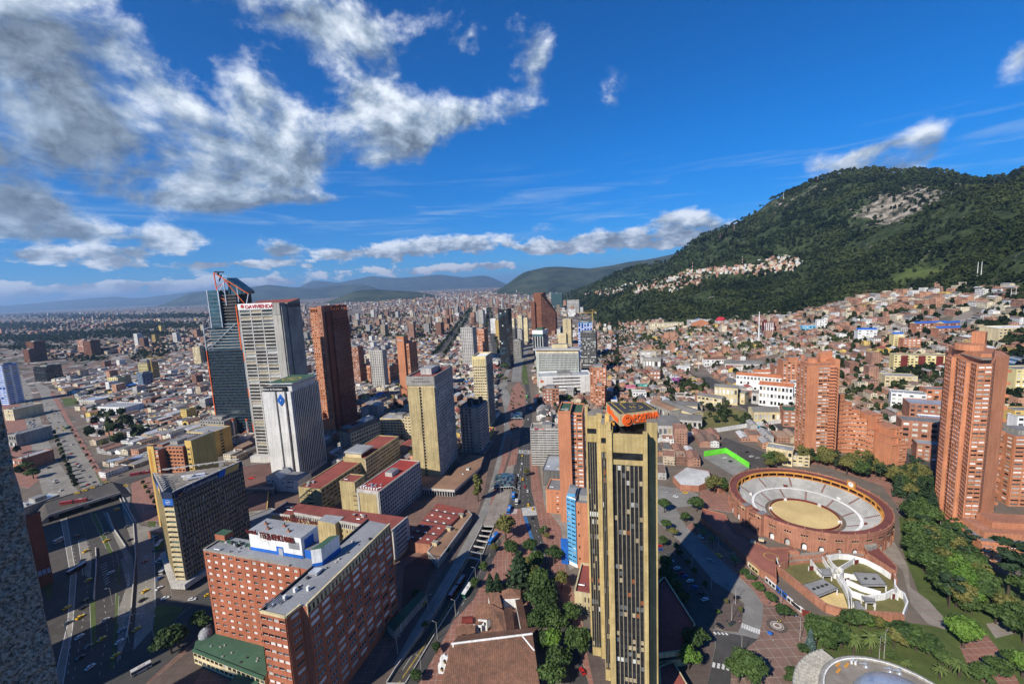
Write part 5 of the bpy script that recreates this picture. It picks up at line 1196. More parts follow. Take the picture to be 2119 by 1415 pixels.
# flat red hall with skylights beside the avenue
Q=[(836,1118),(905,1040),(965,1052),(890,1125)]
Pq=[at(x,y,8)for x,y in Q];t=thing('market_hall','flat red ribbed hall roof with rows of small skylights beside the avenue','building',(Pq[0][0],Pq[0][1],0));L_=[(p[0]-Pq[0][0],p[1]-Pq[0][1])for p in Pq][::-1];keepout([(p[0],p[1])for p in Pq])
mb=MB();mb.prism(L_,-2,7.6,BRICKR,REDROOF);mb.build('wall',t)
for i in range(6):
    for j in range(3):
        fa,fb=(i+.7)/7,(j+.6)/3.4;p=(np.array(L_[3])*(1-fa)+np.array(L_[2])*fa)*(1-fb)+(np.array(L_[0])*(1-fa)+np.array(L_[1])*fa)*fb
        mb=MB();mb.box(-1.0,-.5,0,1.0,.5,.5,WHITE);mb.build('skylight',t,(p[0],p[1],7.63),R(-15))
for k in range(7):
    fa=(k+.5)/7;p=np.array(L_[3])*(1-fa)+np.array(L_[2])*fa;q=np.array(L_[0])*(1-fa)+np.array(L_[1])*fa;mb=MB();mb.beam((*p,8.0),(*q,8.0),.5,DARKM if k%2 else REDROOFP);mb.build('roof_rib',t)
Q=[(885,1140),(965,1054),(976,1064),(905,1160)];Pq=[at(x,y,6)for x,y in Q];t=thing('arcade_building','long low brown roofed arcade between the red hall and the avenue','building',(Pq[0][0],Pq[0][1],0));L_=[(p[0]-Pq[0][0],p[1]-Pq[0][1])for p in Pq][::-1]
mb=MB();mb.prism(L_,-2,5.6,CONC,BROWNROOF);mb.build('wall',t);mb=MB();[mb.slab(L_[i],L_[(i+1)%4],5.0,6.2,-.2,.6,CONCL)for i in range(4)];mb.build('parapet',t)
for k in range(3):
    mb=MB();f=(k+.3)/3;p=np.array(L_[3])*(1-f)+np.array(L_[2])*f;mb.box(-2,1,0,2,4,2.5,CREAM,CONC);mb.build('roof_housing',t,(p[0]+1,p[1],5.62),R(-17))
Q=[(836,1175),(880,1145),(904,1163),(860,1262),(830,1300)];Pq=[at(x,y,0)for x,y in Q]
mb=MB();mb.prism([(p[0]-Pq[0][0],p[1]-Pq[0][1])for p in Pq][::-1],-.5,1.0,CONCD,wall('dark_red_terrace',(.11,.05,.04),(.07,.036,.03),.2,0,line=(3,3,.06,.4,(.06,.03,.03))));o=mb.build('sunken_terrace',None,(Pq[0][0],Pq[0][1],0));kind(o,'structure')
# dark red terraces by the striped tower
for i,(Q,hh,lab)in enumerate([([(492,1012),(500,965),(560,958),(567,1010)],6,'flat brown roofed hall with a red steel sculpture right of the triangular tower'),([(500,1062),(505,1025),(556,1005),(552,1056)],3.5,'low brown roofed store with a yellow edge behind the brick hotel')]):
    Pq=[at(x,y,hh)for x,y in Q];t=thing('low_hall',lab,'building',(Pq[0][0],Pq[0][1],0));keepout([(p[0],p[1])for p in Pq])
    L_=[(p[0]-Pq[0][0],p[1]-Pq[0][1])for p in Pq][::-1];mb=MB();mb.prism(L_,-2,hh,CONC,wall('brown_terrace',(.15,.082,.068),(.11,.062,.052),.2,0,line=(2.5,2.5,.06,.4,(.07,.045,.04))));mb.build('wall',t)
    mb=MB();[mb.slab(L_[k],L_[(k+1)%4],hh-.8,hh+.8,-.2,.6,CONCL if i==0 else(YELLOW if k==0 else CONC))for k in range(4)];mb.build('parapet',t)
    if i==0:
        mb=MB();RS=wall('red_steel',(.55,.04,.02),(.5,.035,.02),.5,0)
        for k in range(5):an=k*1.25;mb.tube((0,0,.5),(3.4*math.cos(an),3.0*math.sin(an),.4+(k%2)),.45,RS,6)
        o=mb.build('steel_sculpture',None,tuple(at(520,990,6)));tag(o,'red steel sculpture lying on the flat brown hall roof','sculpture')
Q=[(510,1100),(513,1070),(560,1052),(600,1062),(560,1110)]
Pq=[at(x,y,5)for x,y in Q[:4]];t=thing('low_hall','dark flat roofed store wedged between the triangular tower and the hotel','building',(Pq[0][0],Pq[0][1],0));L_=[(p[0]-Pq[0][0],p[1]-Pq[0][1])for p in Pq][::-1]
mb=MB();mb.prism(L_,-2,5,CONC,BITUM);mb.build('wall',t);mb=MB();[mb.slab(L_[k],L_[(k+1)%4],4.6,5.6,-.2,.5,CONCL)for k in range(4)];mb.build('parapet',t)
# ---------------------------------------------------------------- the avenue further north, the east side
def px_tower(name,label,base,top_y,az,w,d,mat,cat='tower',**kw):
    P=at(*base);P[2]=0;h=hgt(P,top_y);rect_out(P,az,w,d)
    return slab_tower(name,label,cat,P,az,w,d,h,mat,**kw),P,h
t,P,h=px_tower('office_tower','black glass tower standing alone over the avenue bend',(1036.5,761.8),643,108,23,26,G_DARK,F=dict(rows=33,cols=6,wf=.92,hf=.8,dep=.25,mat=BLACK,pier=DARKM,pal=[(G_DARK,12),(G_BLUE,3),(G_PALE,.5)]),Rr=dict(rows=33,cols=1,wf=.95,hf=.6,dep=.25,mat=DARKM,pal=PAL_DARK),par=3.0,top=BLACK,keep=100,bits=1)
# brown brick tower whose roof steps down like a stair
P=at(1101,695);h=hgt(P,607);t=thing('residential_tower','dark brown brick tower with a roofline stepping down like a stair','tower',*frame_of(P,112));rect_out(P,112,60,60)
mb=MB();pn=[];mb.prism([(0,0),(16,-4),(16,30),(0,34)],-3,h*.80,BRICKB,BRICKB);mb.prism([(1,34.05),(38,30),(40,56),(1,56)],-3,h,BRICKB,BRICKB);mb.prism([(17,4),(28,1),(28,29.5),(17,29.5)],-3,h*.9,BRICKB)
mb.prism([(28.1,0),(40,-3),(40,29),(28.1,29)],-3,h-4,BRICKB)
for k in range(10):mb.prism([(40.05+k*4.4,-2+k*2.2),(44.4+k*4.4,.2+k*2.2),(44.4+k*4.4,40),(40.05+k*4.4,40)],-3,h-10-k*6.5,BRICKB,BRICKR)
for k in range(8):mb.slab((28.1+k*.001,0),(40,-3),8+k*h/9,9+k*h/9,0,.2,BLACK)
facade(mb,pn,(0,0),(16,-4),6,h*.8,26,4,wf=.45,hf=.4,dep=.4,mat=BRICKB,pal=PAL_DARK)
for k in range(10):facade(mb,pn,(40.05+k*4.4,-2+k*2.2),(44.4+k*4.4,.2+k*2.2),6,h-12-k*6.5,max(4,36-k*2),1,wf=.72,hf=.6,dep=.8,mat=BRICKB,pal=PAL_DARK)
mb.build('wall',t);emit(t,pn,100)
t,P,h=px_tower('office_tower','green glass tower with white piers and a white crown band',(1104,735),684,118,28,34,G_TEAL,F=dict(rows=13,cols=4,wf=.8,hf=.62,dep=.8,mat=G_DARK,pier=WHITE,pal=[(G_TEAL,3),(G_DARK,5)],vert=True,z1=50),Rr=dict(rows=13,cols=5,wf=.8,hf=.62,dep=.8,mat=G_DARK,pier=WHITE,pal=[(G_TEAL,3),(G_DARK,5)],vert=True,z1=50),par=1,top=WHITE,roof=GREENROOF,bits=1)
mb=MB();mb.box(-1,-1.2,h-9,29,-.85,h+1,WHITE);mb.box(28.85,-.8,h-9,29.3,35,h+1,WHITE);mb.build('crown_band',t);mb=MB();mb.box(8,10,h+1,24,26,h+6,GREENROOF);mb.build('roof_block',t)
t,P,h=px_tower('office_slab','broad white gridded office slab with a projecting flat roof',(1112,800),724,107,76,20,CONCL,F=dict(rows=17,cols=30,wf=.76,hf=.66,dep=.7,mat=wall('pale_green_panel',(.50,.53,.46),(.42,.45,.39),.1,.2),pier=WHITEC,pal=PAL_DARK,m0=5,m1=1,z0=8,z1=61),par=0,pent=False,bits=0)
mb=MB();mb.box(-4,-3,h+.01,80,23,h+2.2,CONCL,GREYROOF);mb.build('roof_slab',t);mb=MB();mb.box(28,6,h+2.3,56,18,h+9,CREAM,BITUM);mb.build('plant_room',t);mb=MB();mb.box(.1,-.02,h-5,75,1,h-.01,CREAM);mb.build('frieze',t)
t,P,h=px_tower('shop_block','long white low block with window slots and a small red and yellow emblem',(1115.6,815),781,93,88,40,WHITEC,F=dict(rows=5,cols=1,wf=.62,hf=.36,dep=.5,mat=WHITEC,pal=PAL_DARK,m0=10,m1=4,name='window_band'),par=1.5,top=WHITE,roof=METAL,bits=4,cat='building')
mb=MB();mb.box(2.5,-.75,h-9,8.5,-.4,h-7,OCHRE);mb.box(3.5,-.8,h-6.9,8,-.42,h-5,REDSIGN);mb.build('emblem',t)
t,P,h=px_tower('office_tower','dark grey tower with pale stripe floors on the far side of the avenue',(1203.5,780),689,108,29,24,CONCD,F=dict(rows=27,cols=9,wf=.8,hf=.56,dep=.5,mat=CONCD,pal=[(G_DARK,7),(G_GREY,2),(G_WHITE,1.4),(G_PALE,1)]),par=1.5,bits=1)
t,P,h=px_tower('construction_tower','unfinished tower wrapped in blue sheeting beside a yellow crane',(1198,745),669,108,34,24,wall('blue_sheeting',(.10,.30,.50),(.07,.22,.40),.1,.2),F=dict(rows=22,cols=5,wf=.6,hf=.5,dep=.4,mat=BLUEP,pier=WHITE,pal=[(G_DARK,4),(G_WHITE,3)]),par=1,bits=0)
t,P,h=px_tower('apartment_tower','tall tan slab tower with a lower tan block at its foot',(1166,716),661,108,24,22,CREAM,F=dict(rows=20,cols=1,wf=.2,hf=.3,dep=.3,mat=TANL,pal=PAL_DARK),Rr=dict(rows=20,cols=6,wf=.6,hf=.5,dep=.4,mat=TAN,pal=PAL_DARK),par=1,bits=0)
mb=MB();mb.prism([(-14,-8),(10,-8),(10,-.5),(-14,-.5)],-3,h*.5,CREAM,BITUM);mb.build('low_block',t)
t,P,h=px_tower('apartment_tower','pair joined tan towers with brown window columns behind the black glass tower',(1073,712),654,104,14,24,CREAM,F=dict(rows=24,cols=4,wf=.5,hf=.5,dep=.5,mat=CREAM,pal=PAL_HOME),Rr=dict(rows=24,cols=5,wf=.7,hf=.5,dep=.5,mat=WHITE,pal=PAL_DARK),par=2,bits=1)
mb=MB();mb.prism([(14.5,6),(30,6),(30,24),(14.5,24)],-3,h-6,CREAM,BITUM);mb.build('rear_tower',t)
for lab,b,ty,az,w,d,mt,cols,rows in[
  ('white and brick twin tower with a striped brown front',(957.7,756.7),679,108,30,24,CONCL,6,26),('brick tower with white balcony bands joined beside the striped twin tower',(982,745),682,108,30,26,BRICK,4,25),
  ('thin pale grey tower on the long northern avenue',(992,690),643,108,20,22,CONCL,4,24),('narrow yellow tower behind the black glass tower',(1026,696),663,105,18,22,YELLOW,4,16),('white office block left of the narrow yellow tower',(1016,690),660,105,22,20,WHITE,5,12),
  ('pale green glass slab at the edge of the far woods',(1141,640),607,108,80,30,G_TEAL,16,14),('long grey office slab below the pale green glass slab',(1174,650),622,106,70,30,CONCL,16,10),('low white glass building in front of the long grey slab',(1176,655),641,106,40,26,WHITE,8,5),
  ('grey striped tower at the right shoulder of the black glass tower',(1058,730),681,108,14,18,CONCD,4,18),('pale concrete tower with twin shafts by the avenue bend',(1066,720),683,108,22,20,CONCL,5,14),('dark ridged block at the avenue bend below the tan towers',(1060,742),706,104,24,24,CONC,6,9),
  ('olive brown block behind the black glass tower',(1056,706),660,104,16,26,CREAM,4,14),('tall brick tower with a stepped top and white lettering',(838,822),712,101,15,32,BRICK,3,28),
  ('brick and white striped tower left of the lettered brick tower',(771.6,802.5),726,101,26,16,CONCL,6,22),('brown brick tower behind the very tall brown brick tower',(729,797),720,101,20,20,BRICKR,5,22),
  ('short orange brick block between two brown brick towers',(752,794),757,101,18,18,BRICK,4,10),('orange brick block right of the striped brick tower',(799,792),757,101,20,18,BRICK,5,10),('brown brick block below the lettered brick tower',(800,780),745,101,24,18,BRICKR,5,9),
  ('left hand brown tower of the far pair on the plain',(164,733),704,105,38,30,BRICKR,5,16),('right hand brown tower of the far pair on the plain',(176,736),706,105,38,30,BRICKB,5,16),('dark brown tower beside the far end of the expressway',(61,748),708,105,38,30,BRICKB,5,18),('low brown tower joined to the dark brown tower',(52,750),724,105,28,26,BRICKB,4,12),
  ('black glass block with white ribs over the expressway',(74,790),760,100,38,34,G_DARK,7,10),('cream apartment slab with brown stripes on the plain',(226,803),782,104,30,16,YELLOWL,5,8),('blue grey slab tower beside the yellow crane building',(287,799),772,122,30,18,wall('blue_grey_paint',(.16,.22,.30),(.12,.17,.24),.2,.2),3,9),
  ('tan tower pair with a dark side left of the glass tower',(402.7,754),719,104,26,24,CREAM,5,13),('dark tower behind the tan tower left of the glass tower',(418,752),719,104,26,30,CONCD,5,13),
  ('orange brick apartment tower near the grey louvred block',(1222,833),762,104,24,22,BRICK,5,17),('low brick block with cream roof parapets by the white long block',(1124,842),806,96,24,22,BRICKR,5,6),('small brick tower right behind the travertine tower',(1232,842),800,100,14,16,BRICK,3,9),
  ('brick tower with square windows left of the bullring towers',(1618,815),748,104,40,22,BRICK,7,13),('lower brick wing beside the square windowed brick tower',(1601,800),758,104,16,20,BRICKR,4,11),('white gridded flats beside the stepped brick towers',(1642,830),793,108,24,18,WHITE,6,6)]:
    wide=w>60
    t,P,h=px_tower('tower_block',lab,b,ty,az,w,d,mt,F=dict(rows=rows,cols=cols,wf=.62,hf=.5,dep=.5,mat=mt,pal=PAL_HOME if mt in(BRICK,BRICKR,CREAM,WHITE)else PAL_DARK),Rr=dict(rows=rows,cols=max(3,cols-1),wf=.6,hf=.5,dep=.4,mat=mt,pal=PAL_DARK),par=1.0,bits=1,keep=40 if P[1]>900 else 100,seed=int(b[0]))
    if 'lettering' in lab:
        mb=MB();mb.prism([(-5,-4),(8,-4),(8,14),(-5,14)],-3,h+14,BRICK,GREENROOF);mb.build('upper_block',t);letter('lettering','Allianz',3.6,WHITE,t,(-4,-4.2,h+6),bold=.05)
    if 'square windowed' in lab or 'square windows' in lab:
        mb=MB();mb.box(8,4,h+.01,22,14,h+6,BRICK,BITUM);mb.box(26,6,h+.01,32,12,h+9,BRICKR);mb.build('stepped_top',t)
# unfinished yellow banded block with its crane, blue and white tower at the frame's edge
t,P,h=px_tower('construction_block','yellow banded block under construction with a bare top floor',(292,790),752,104,28,24,CREAM,F=dict(rows=13,cols=1,wf=.96,hf=.55,dep=.9,mat=YELLOWL,pal=PAL_DARK,name='window_band'),Rr=dict(rows=13,cols=1,wf=.9,hf=.55,dep=.6,mat=YELLOW,pal=PAL_DARK,name='window_band'),par=0,pent=False,bits=0,cat='building')
mb=MB();[mb.box(2,2,h+1+k*3.4,24,20,h+1.5+k*3.4,CONCL)for k in range(3)];[mb.box(3+k*6,3,h+.01,3.6+k*6,3.6,h+8,CONC)for k in range(4)];mb.build('bare_floor',t)
def crane(P,h,jib,az,lab):
    t=thing('tower_crane',lab,'crane',(P[0],P[1],Tz(P[0],P[1])),R(90-az));mb=MB()
    for a in(-.8,.8):
        for b in(-.8,.8):mb.beam((a,b,0),(a,b,h),.35,YELLOW)
    for k in range(int(h/4)):mb.beam((-.8,-.8,k*4),(.8,-.8,k*4+4),.25,YELLOW);mb.beam((.8,.8,k*4),(-.8,.8,k*4+4),.25,YELLOW)
    mb.build('mast',t);mb=MB();mb.beam((-jib*.3,0,h),(jib,0,h),.8,YELLOW);mb.beam((-jib*.25,0,h+.5),(0,0,h+7),.4,YELLOW);mb.beam((0,0,h+7),(jib*.7,0,h+.5),.3,YELLOW);mb.beam((0,0,h),(0,0,h+7),.5,YELLOW);mb.build('jib',t)
    mb=MB();mb.box(-jib*.3,-1,h-3,-jib*.3+3,1,h-.6,CONC);mb.build('counterweight',t)
crane(at(320,797),62,30,80,'yellow tower crane beside the yellow banded construction block')
crane(at_y(1228,745,930)*[1,1,0],118,30,280,'yellow tower crane by the blue sheeted tower with a long level jib')
crane(at_y(1354,730,900)*[1,1,0],34,24,285,'small yellow crane among the houses east of the avenue')
P=at(-40,832);h=hgt(at(20,819),745);rect_out(P,104,40,30)
t=slab_tower('office_tower','blue tower with white stepped window stripes at the far left','tower',(at(-2,838)[0],at(-2,838)[1]),100,26,24,h,BLUEP,F=dict(rows=20,cols=3,wf=.7,hf=.5,dep=.4,mat=BLUEP,pier=WHITE,pal=[(G_WHITE,4),(G_DARK,2)]),Rr=dict(rows=20,cols=2,wf=.7,hf=.5,dep=.6,mat=WHITE,pal=[(BLUEP,5),(G_DARK,1)]),par=1,bits=0)
# brick block behind the near wall
P=at(40,1232);P2=at(112,1204);dv=(P2-P)[:2];L_=float(np.linalg.norm(dv));a_=math.degrees(math.atan2(dv[0],dv[1]))
t=slab_tower('brick_block','dark brick block with a blind side at the left beside the near wall','building',P,a_,L_,3,hgt(P2,1062),BRICKD,F=dict(rows=11,cols=1,wf=.05,hf=.1,dep=.2,mat=BRICKD,pal=PAL_DARK),par=.8,pent=False,bits=0)
mb=MB();[mb.box(L_*.35+k*L_*.13,-.5,8,L_*.35+k*L_*.13+L_*.1,-.3,11.5,wall('pale_blue_sign',(.34,.40,.52),(.28,.34,.46),.3,0))for k in range(5)];mb.build('sign_panel',t)
slab_tower('low_building','pale blue roofed building behind the dark brick block','building',at(28,1066),104,15,26,8,CONC,roof=METAL,par=.4,bits=2)

# ---- east side buildings that stand out
def px_block(label,base,top_y,az,w,d,mat,rows=3,cols=6,**kw):
    P=land(*base);z=P[2]
    h=max(4.0,hgt(P,top_y)-z);rect_out(P,az,w,d,2)
    kw.setdefault('F',dict(rows=rows,cols=cols,wf=.6,hf=.48,dep=.35,mat=mat,pal=PAL_HOME));kw.setdefault('Rr',None);kw.setdefault('keep',60)
    t=slab_tower('building',label,'building',P,az,w,d,h,mat,bits=kw.pop('bits',2),pent=False,par=kw.pop('par',.6),seed=int(base[0]),**kw)
    t.location[2]=z;return t,P,h
def gable(t,w,d,h,rise,mat,over=.6,lbl='roof'):
    mb=MB();e=over
    mb.face([(-e,-e,h),(w+e,-e,h),(w+e,d/2,h+rise),(-e,d/2,h+rise)],mat);mb.face([(w+e,d+e,h),(-e,d+e,h),(-e,d/2,h+rise),(w+e,d/2,h+rise)],mat)
    mb.face([(-e,d+e,h),(-e,-e,h),(-e,d/2,h+rise)],CREAM);mb.face([(w+e,-e,h),(w+e,d+e,h),(w+e,d/2,h+rise)],CREAM);mb.face([(-e,-e,h-.01),(-e,d+e,h-.01),(w+e,d+e,h-.01),(w+e,-e,h-.01)],mat);mb.build(lbl,t)
ORROOF=wall('orange_tile_roof',(.45,.16,.07),(.36,.12,.055),.3,0,line=(.8,0,.25,.4,(.22,.08,.04)))
SLATE=wall('grey_factory_roof',(.20,.19,.175),(.14,.135,.125),.10,0,line=(1.8,0,.1,.4,(.09,.088,.08)),grime=(.5,(.24,.22,.19)))
BLUEROOF=wall('bright_blue_roof',(.02,.12,.46),(.015,.09,.36),.1,0)
for lab,b,ty,az,w,d,mt,rows,cols,rf,rise in[
  ('long white school with orange tile roofs by the east road',(1523,805),775,128,70,14,WHITE,3,14,ORROOF,3.5),('white school wing with an orange tile roof facing the road corner',(1570,838),795,128,40,16,WHITE,3,9,ORROOF,3.5),('second white school range with orange roof further back',(1560,795),770,100,62,14,WHITE,2,12,ORROOF,3.5),
  ('long grey factory hall with a low pitched roof in the walled compound',(1365,850),832,160,62,18,CREAM,1,10,SLATE,2.5),('cream two storey factory office with grey roof in the compound',(1400,858),838,112,26,22,CREAM,2,8,SLATE,1.5),
  ('dark brown hall with a blue edged roof behind the travertine tower',(1345,852),832,165,46,16,CONC,1,8,BROWNROOF,3),('cream gabled shed at the top of the compound garden',(1443,835),818,135,34,14,CREAM,2,6,SLATE,3),('grey roofed range beside the garden steps of the compound',(1488,828),806,140,36,14,CREAM,2,6,SLATE,3),
  ('ochre doored grey roofed shed uphill in the compound',(1478,835),800,120,30,15,CREAM,2,6,SLATE,3),('long low grey workshop along the white compound wall',(1555,835),812,130,60,14,CONCL,1,8,SLATE,2),('cream gable ended house at the lower corner of the compound',(1560,872),852,100,30,20,CREAM,1,6,SLATE,4),
  ('grey sawtooth workshop behind the travertine tower',(1362,905),880,100,26,40,CONCL,1,5,SLATE,2),('grey workshop with a curved roof beside the compound wall',(1405,885),868,110,26,26,CONCL,1,5,SLATE,3),
  ('long grey warehouse roofs above the white school',(1500,765),752,112,90,40,CONCL,1,12,SLATE,3),('red roofed white corner building on the east road',(1458,758),744,100,40,22,WHITE,2,9,TERRA,3)]:
    t,P,h=px_block(lab,b,ty,az,w,d,mt,rows,cols,par=0,bits=0);gable(t,w,d,h+.02,rise,rf)
for lab,b,ty,az,w,d,mt,rows,cols,rf in[
  ('red brown block with a green roof at the corner of the car park',(1620,882),850,112,40,22,BRICKR,4,6,GREENROOF),('cream slab flats with maroon recesses and yellow end walls',(1848,768),735,112,76,16,YELLOWL,6,16,BITUM),('brown brick flats with blue terraces uphill from the yellow flats',(1868,727),702,110,22,16,BRICK,5,4,BITUM),
  ('white house block with a bright blue roof among the brick houses',(1774,708),683,112,28,18,WHITE,5,5,BLUEROOF),('yellow grey tower house near the blue roofed white block',(1848,718),692,108,14,14,YELLOWL,6,2,BITUM),
  ('long brick flats under a bright blue roof below the woods',(1895,692),670,96,60,14,BRICKR,4,14,BLUEROOF),('brick flats under a blue roof right of the long blue roofed flats',(1955,690),670,84,66,14,BRICKR,4,14,BLUEROOF),('short blue roofed brick flats in front of the long ones',(1940,700),680,98,36,14,BRICKR,4,8,BLUEROOF),
  ('pale terrace flats behind the round brick tower',(2065,712),680,98,50,30,CREAM,5,10,WHITE),('yellow grey flats at the right edge behind the round brick tower',(2098,815),765,102,40,20,YELLOWL,7,7,BITUM),('yellow house at the right edge below the arched hall',(2096,885),850,104,26,16,YELLOW,4,4,BITUM),
  ('white stuccoed house in front of the yellow house at right',(2102,895),862,104,20,12,WHITE,3,3,BITUM),('grey glazed block beside the street under the round tower',(1880,870),835,118,48,26,BRICKR,4,8,METAL),('brick house with a bluish white gable near the street',(1862,925),870,118,36,18,BRICKR,5,5,BITUM),
  ('white blue block behind the brick gable house',(1905,915),868,120,26,20,WHITE,4,3,METAL),('brick and white terrace house by the parked red car',(1895,950),918,120,30,14,BRICKR,4,6,GREYROOF),('tan roofed flats above the curved brick tower',(1830,800),778,112,36,20,CREAM,3,6,GREYROOF),
  ('white balcony block behind the curved brick tower',(1842,845),812,125,34,18,WHITE,4,6,GREYROOF),('orange house row behind the curved brick tower',(1915,835),806,112,34,18,BRICK,3,5,BITUM),('long cream convent with brown piers by the woods',(1345,688),670,98,110,20,CREAM,3,22,GREYROOF),
  ('green roofed hall behind the white gabled hall',(1425,680),663,98,70,20,CONCL,2,8,GREENROOF),('red and white striped church block among brick houses',(1580,692),668,110,22,20,MAROON,3,5,BITUM),('light blue house among the brick houses below the woods',(1660,685),675,110,24,14,wall('sky_blue_paint',(.16,.42,.60),(.12,.36,.54),.2,.1),2,4,METAL),
  ('white flats with yellow and blue stripes among brick houses',(1690,680),663,112,18,14,WHITE,5,4,BITUM),('stepped white car deck building east of the avenue',(1325,752),728,112,34,22,CONCL,4,3,CONC),('grey concrete block with garage bays below the car deck',(1330,762),742,118,36,20,CONC,1,6,CONC),('brick cube house with blank walls east of the avenue',(1345,785),768,104,18,16,BRICKR,2,3,BITUM),
  ('white shed with a bright blue fascia east of the avenue',(1402,768),760,96,24,12,WHITE,1,3,METAL),('purple fronted house in the low row',(1392,792),784,100,16,10,wall('purple_paint',(.30,.06,.32),(.26,.05,.28),.2,.1),2,4,BROWNROOF),('pink house in the low coloured row',(1295,808),800,100,16,10,wall('pink_paint',(.62,.10,.26),(.55,.08,.22),.2,.1),2,4,BROWNROOF),('turquoise house in the low coloured row',(1312,802),796,100,22,10,wall('turquoise_paint',(.10,.42,.40),(.08,.36,.35),.2,.1),2,4,BROWNROOF),('white corner shop with flat roof behind the travertine tower',(1310,825),812,100,20,14,WHITE,2,5,CONCL),('cream walled house with a dark doorway by the bullring street',(1340,910),888,104,8,16,TANL,2,1,TANL),('white flat house with blue shutters behind the car park',(1600,960),940,110,30,16,CREAM,3,6,GREYROOF),('cream gable house by the trees above the bullring',(1585,955),925,130,22,14,CREAM,2,5,GREYROOF)]:
    t,P,h=px_block(lab,b,ty,az,w,d,mt,rows,cols,roof=rf)
    if 'maroon' in lab:
        mb=MB();[mb.slab((8+k*20,0),(16+k*20,0),.5,h,.4,.5,MAROON)for k in range(3)];mb.build('recess',t)
    if 'blue roof' in lab or 'blue roofed' in lab and 'white' not in lab:gable(t,w,d,h+.05,3,BLUEROOF)
    if 'striped church' in lab:
        mb=MB();[mb.slab((1+k*4,0),(2.6+k*4,0),0,h,.36,.2,WHITE)for k in range(5)];mb.box(0,0,h+.02,6,6,h+8,MAROON,WHITE);mb.build('striped_front',t)
t,P,h=px_block('white edged gabled hall with a brick front by the woods',(1432,680),668,98,46,26,BRICK,1,1,F=None,par=0,bits=0);mb=MB()
mb.hexa([(-1,-1,h),(24,-1,h+9),(24,27,h+9),(-1,27,h)],[(-1,-1,h+1.4),(24,-1,h+10.4),(24,27,h+10.4),(-1,27,h+1.4)],WHITE,METAL);mb.hexa([(24,-1,h+9),(48,-1,h),(48,27,h),(24,27,h+9)],[(24,-1,h+10.4),(48,-1,h+1.4),(48,27,h+1.4),(24,27,h+10.4)],WHITE,METAL);mb.build('roof',t);mb=MB();mb.face([(0,0,h),(46,0,h),(24,0,h+8.8)],BRICK);mb.build('gable',t)
t,P,h=px_block('red domed hall behind the gabled hall',(1485,672),664,98,24,24,CONCL,1,1,F=None,par=0,bits=0);mb=MB();mb.lathe([(13,0),(12,4),(9,7.5),(5,9.5),(0,10)],wall('crimson_roof',(.42,.03,.05),(.36,.025,.04),.3,0),16);mb.build('dome',t,(12,12,h))
t,P,h=px_block('hall with an arched glass roof at the right edge',(2090,775),757,102,30,20,CONC,2,3,bits=0);mb=MB()
for k in range(10):
    a0,a1=k*math.pi/10,(k+1)*math.pi/10;mb.face([(15-12*math.cos(a0),0,h+9*math.sin(a0)),(15-12*math.cos(a1),0,h+9*math.sin(a1)),(15-12*math.cos(a1),20,h+9*math.sin(a1)),(15-12*math.cos(a0),20,h+9*math.sin(a0))],METAL if k%2 else G_BLUE)
mb.build('arched_roof',t)
for lab,b,ty,az,w,d,mt,rows,cols,rf in[
  ('low grey row building left of the northern expressway',(18,925),900,100,16,40,CONC,2,4,BITUM),('cream row building left of the northern expressway beyond the grey one',(12,870),848,100,20,40,CREAM,3,5,BITUM),('brick row building left of the expressway nearest the bridge',(30,975),950,100,14,30,BRICKR,2,4,GREYROOF),('pale shed by the grass triangle right of the northern expressway',(165,838),828,104,40,26,CONCL,1,8,METAL),('long white store right of the northern expressway',(205,858),842,104,60,30,WHITE,2,12,GREYROOF)]:px_block(lab,b,ty,az,w,d,mt,rows,cols,roof=rf,bits=4)
# walls and the green court edge
def wall_run(name,label,px,h,th,mat,cap=None,cat='wall',parent=None,z=0,Pw=None):
    P=Pw if Pw is not None else[at(x,y,z)for x,y in px];o0=P[0];mb=MB()
    for a,b in zip(P,P[1:]):
        A,B=(a[0]-o0[0],a[1]-o0[1]),(b[0]-o0[0],b[1]-o0[1]);za,zb=Tz(a[0],a[1])if Pw is None and not z else z,Tz(b[0],b[1])if Pw is None and not z else z
        d_=np.array([B[0]-A[0],B[1]-A[1]]);L=np.linalg.norm(d_);
        if L<.05:continue
        nn_=np.array([d_[1],-d_[0]])/L*th/2
        bq=[(A[0]+nn_[0],A[1]+nn_[1],za-.5),(B[0]+nn_[0],B[1]+nn_[1],zb-.5),(B[0]-nn_[0],B[1]-nn_[1],zb-.5),(A[0]-nn_[0],A[1]-nn_[1],za-.5)]
        tq=[(p[0],p[1],p[2]+.5+h)for p in bq];mb.hexa(bq,tq,mat,cap or mat)
    o=mb.build(name,parent,(o0[0],o0[1],0));
    if label:tag(o,label,cat)
    return o
wall_run('boundary_wall','long white boundary wall with a stepped top below the compound garden',[(1362,915),(1430,902),(1490,893),(1560,882),(1618,875)],5,.6,WHITE)
wall_run('boundary_wall','white boundary wall along the sloping east road',[(1528,800),(1560,815),(1600,835)],5,.6,WHITE)
wall_run('court_wall','bright green wall with a light blue strip round a sports court',[(1457,944),(1502,937),(1550,968)],5.5,.5,wall('lime_paint',(.16,.68,.05),(.14,.62,.04),.2,0))
wall_run('court_wall','turquoise wall along the edge of the car park',[(1565,885),(1592,900),(1618,912)],4,.4,wall('cyan_paint',(.05,.34,.52),(.04,.3,.48),.2,0))

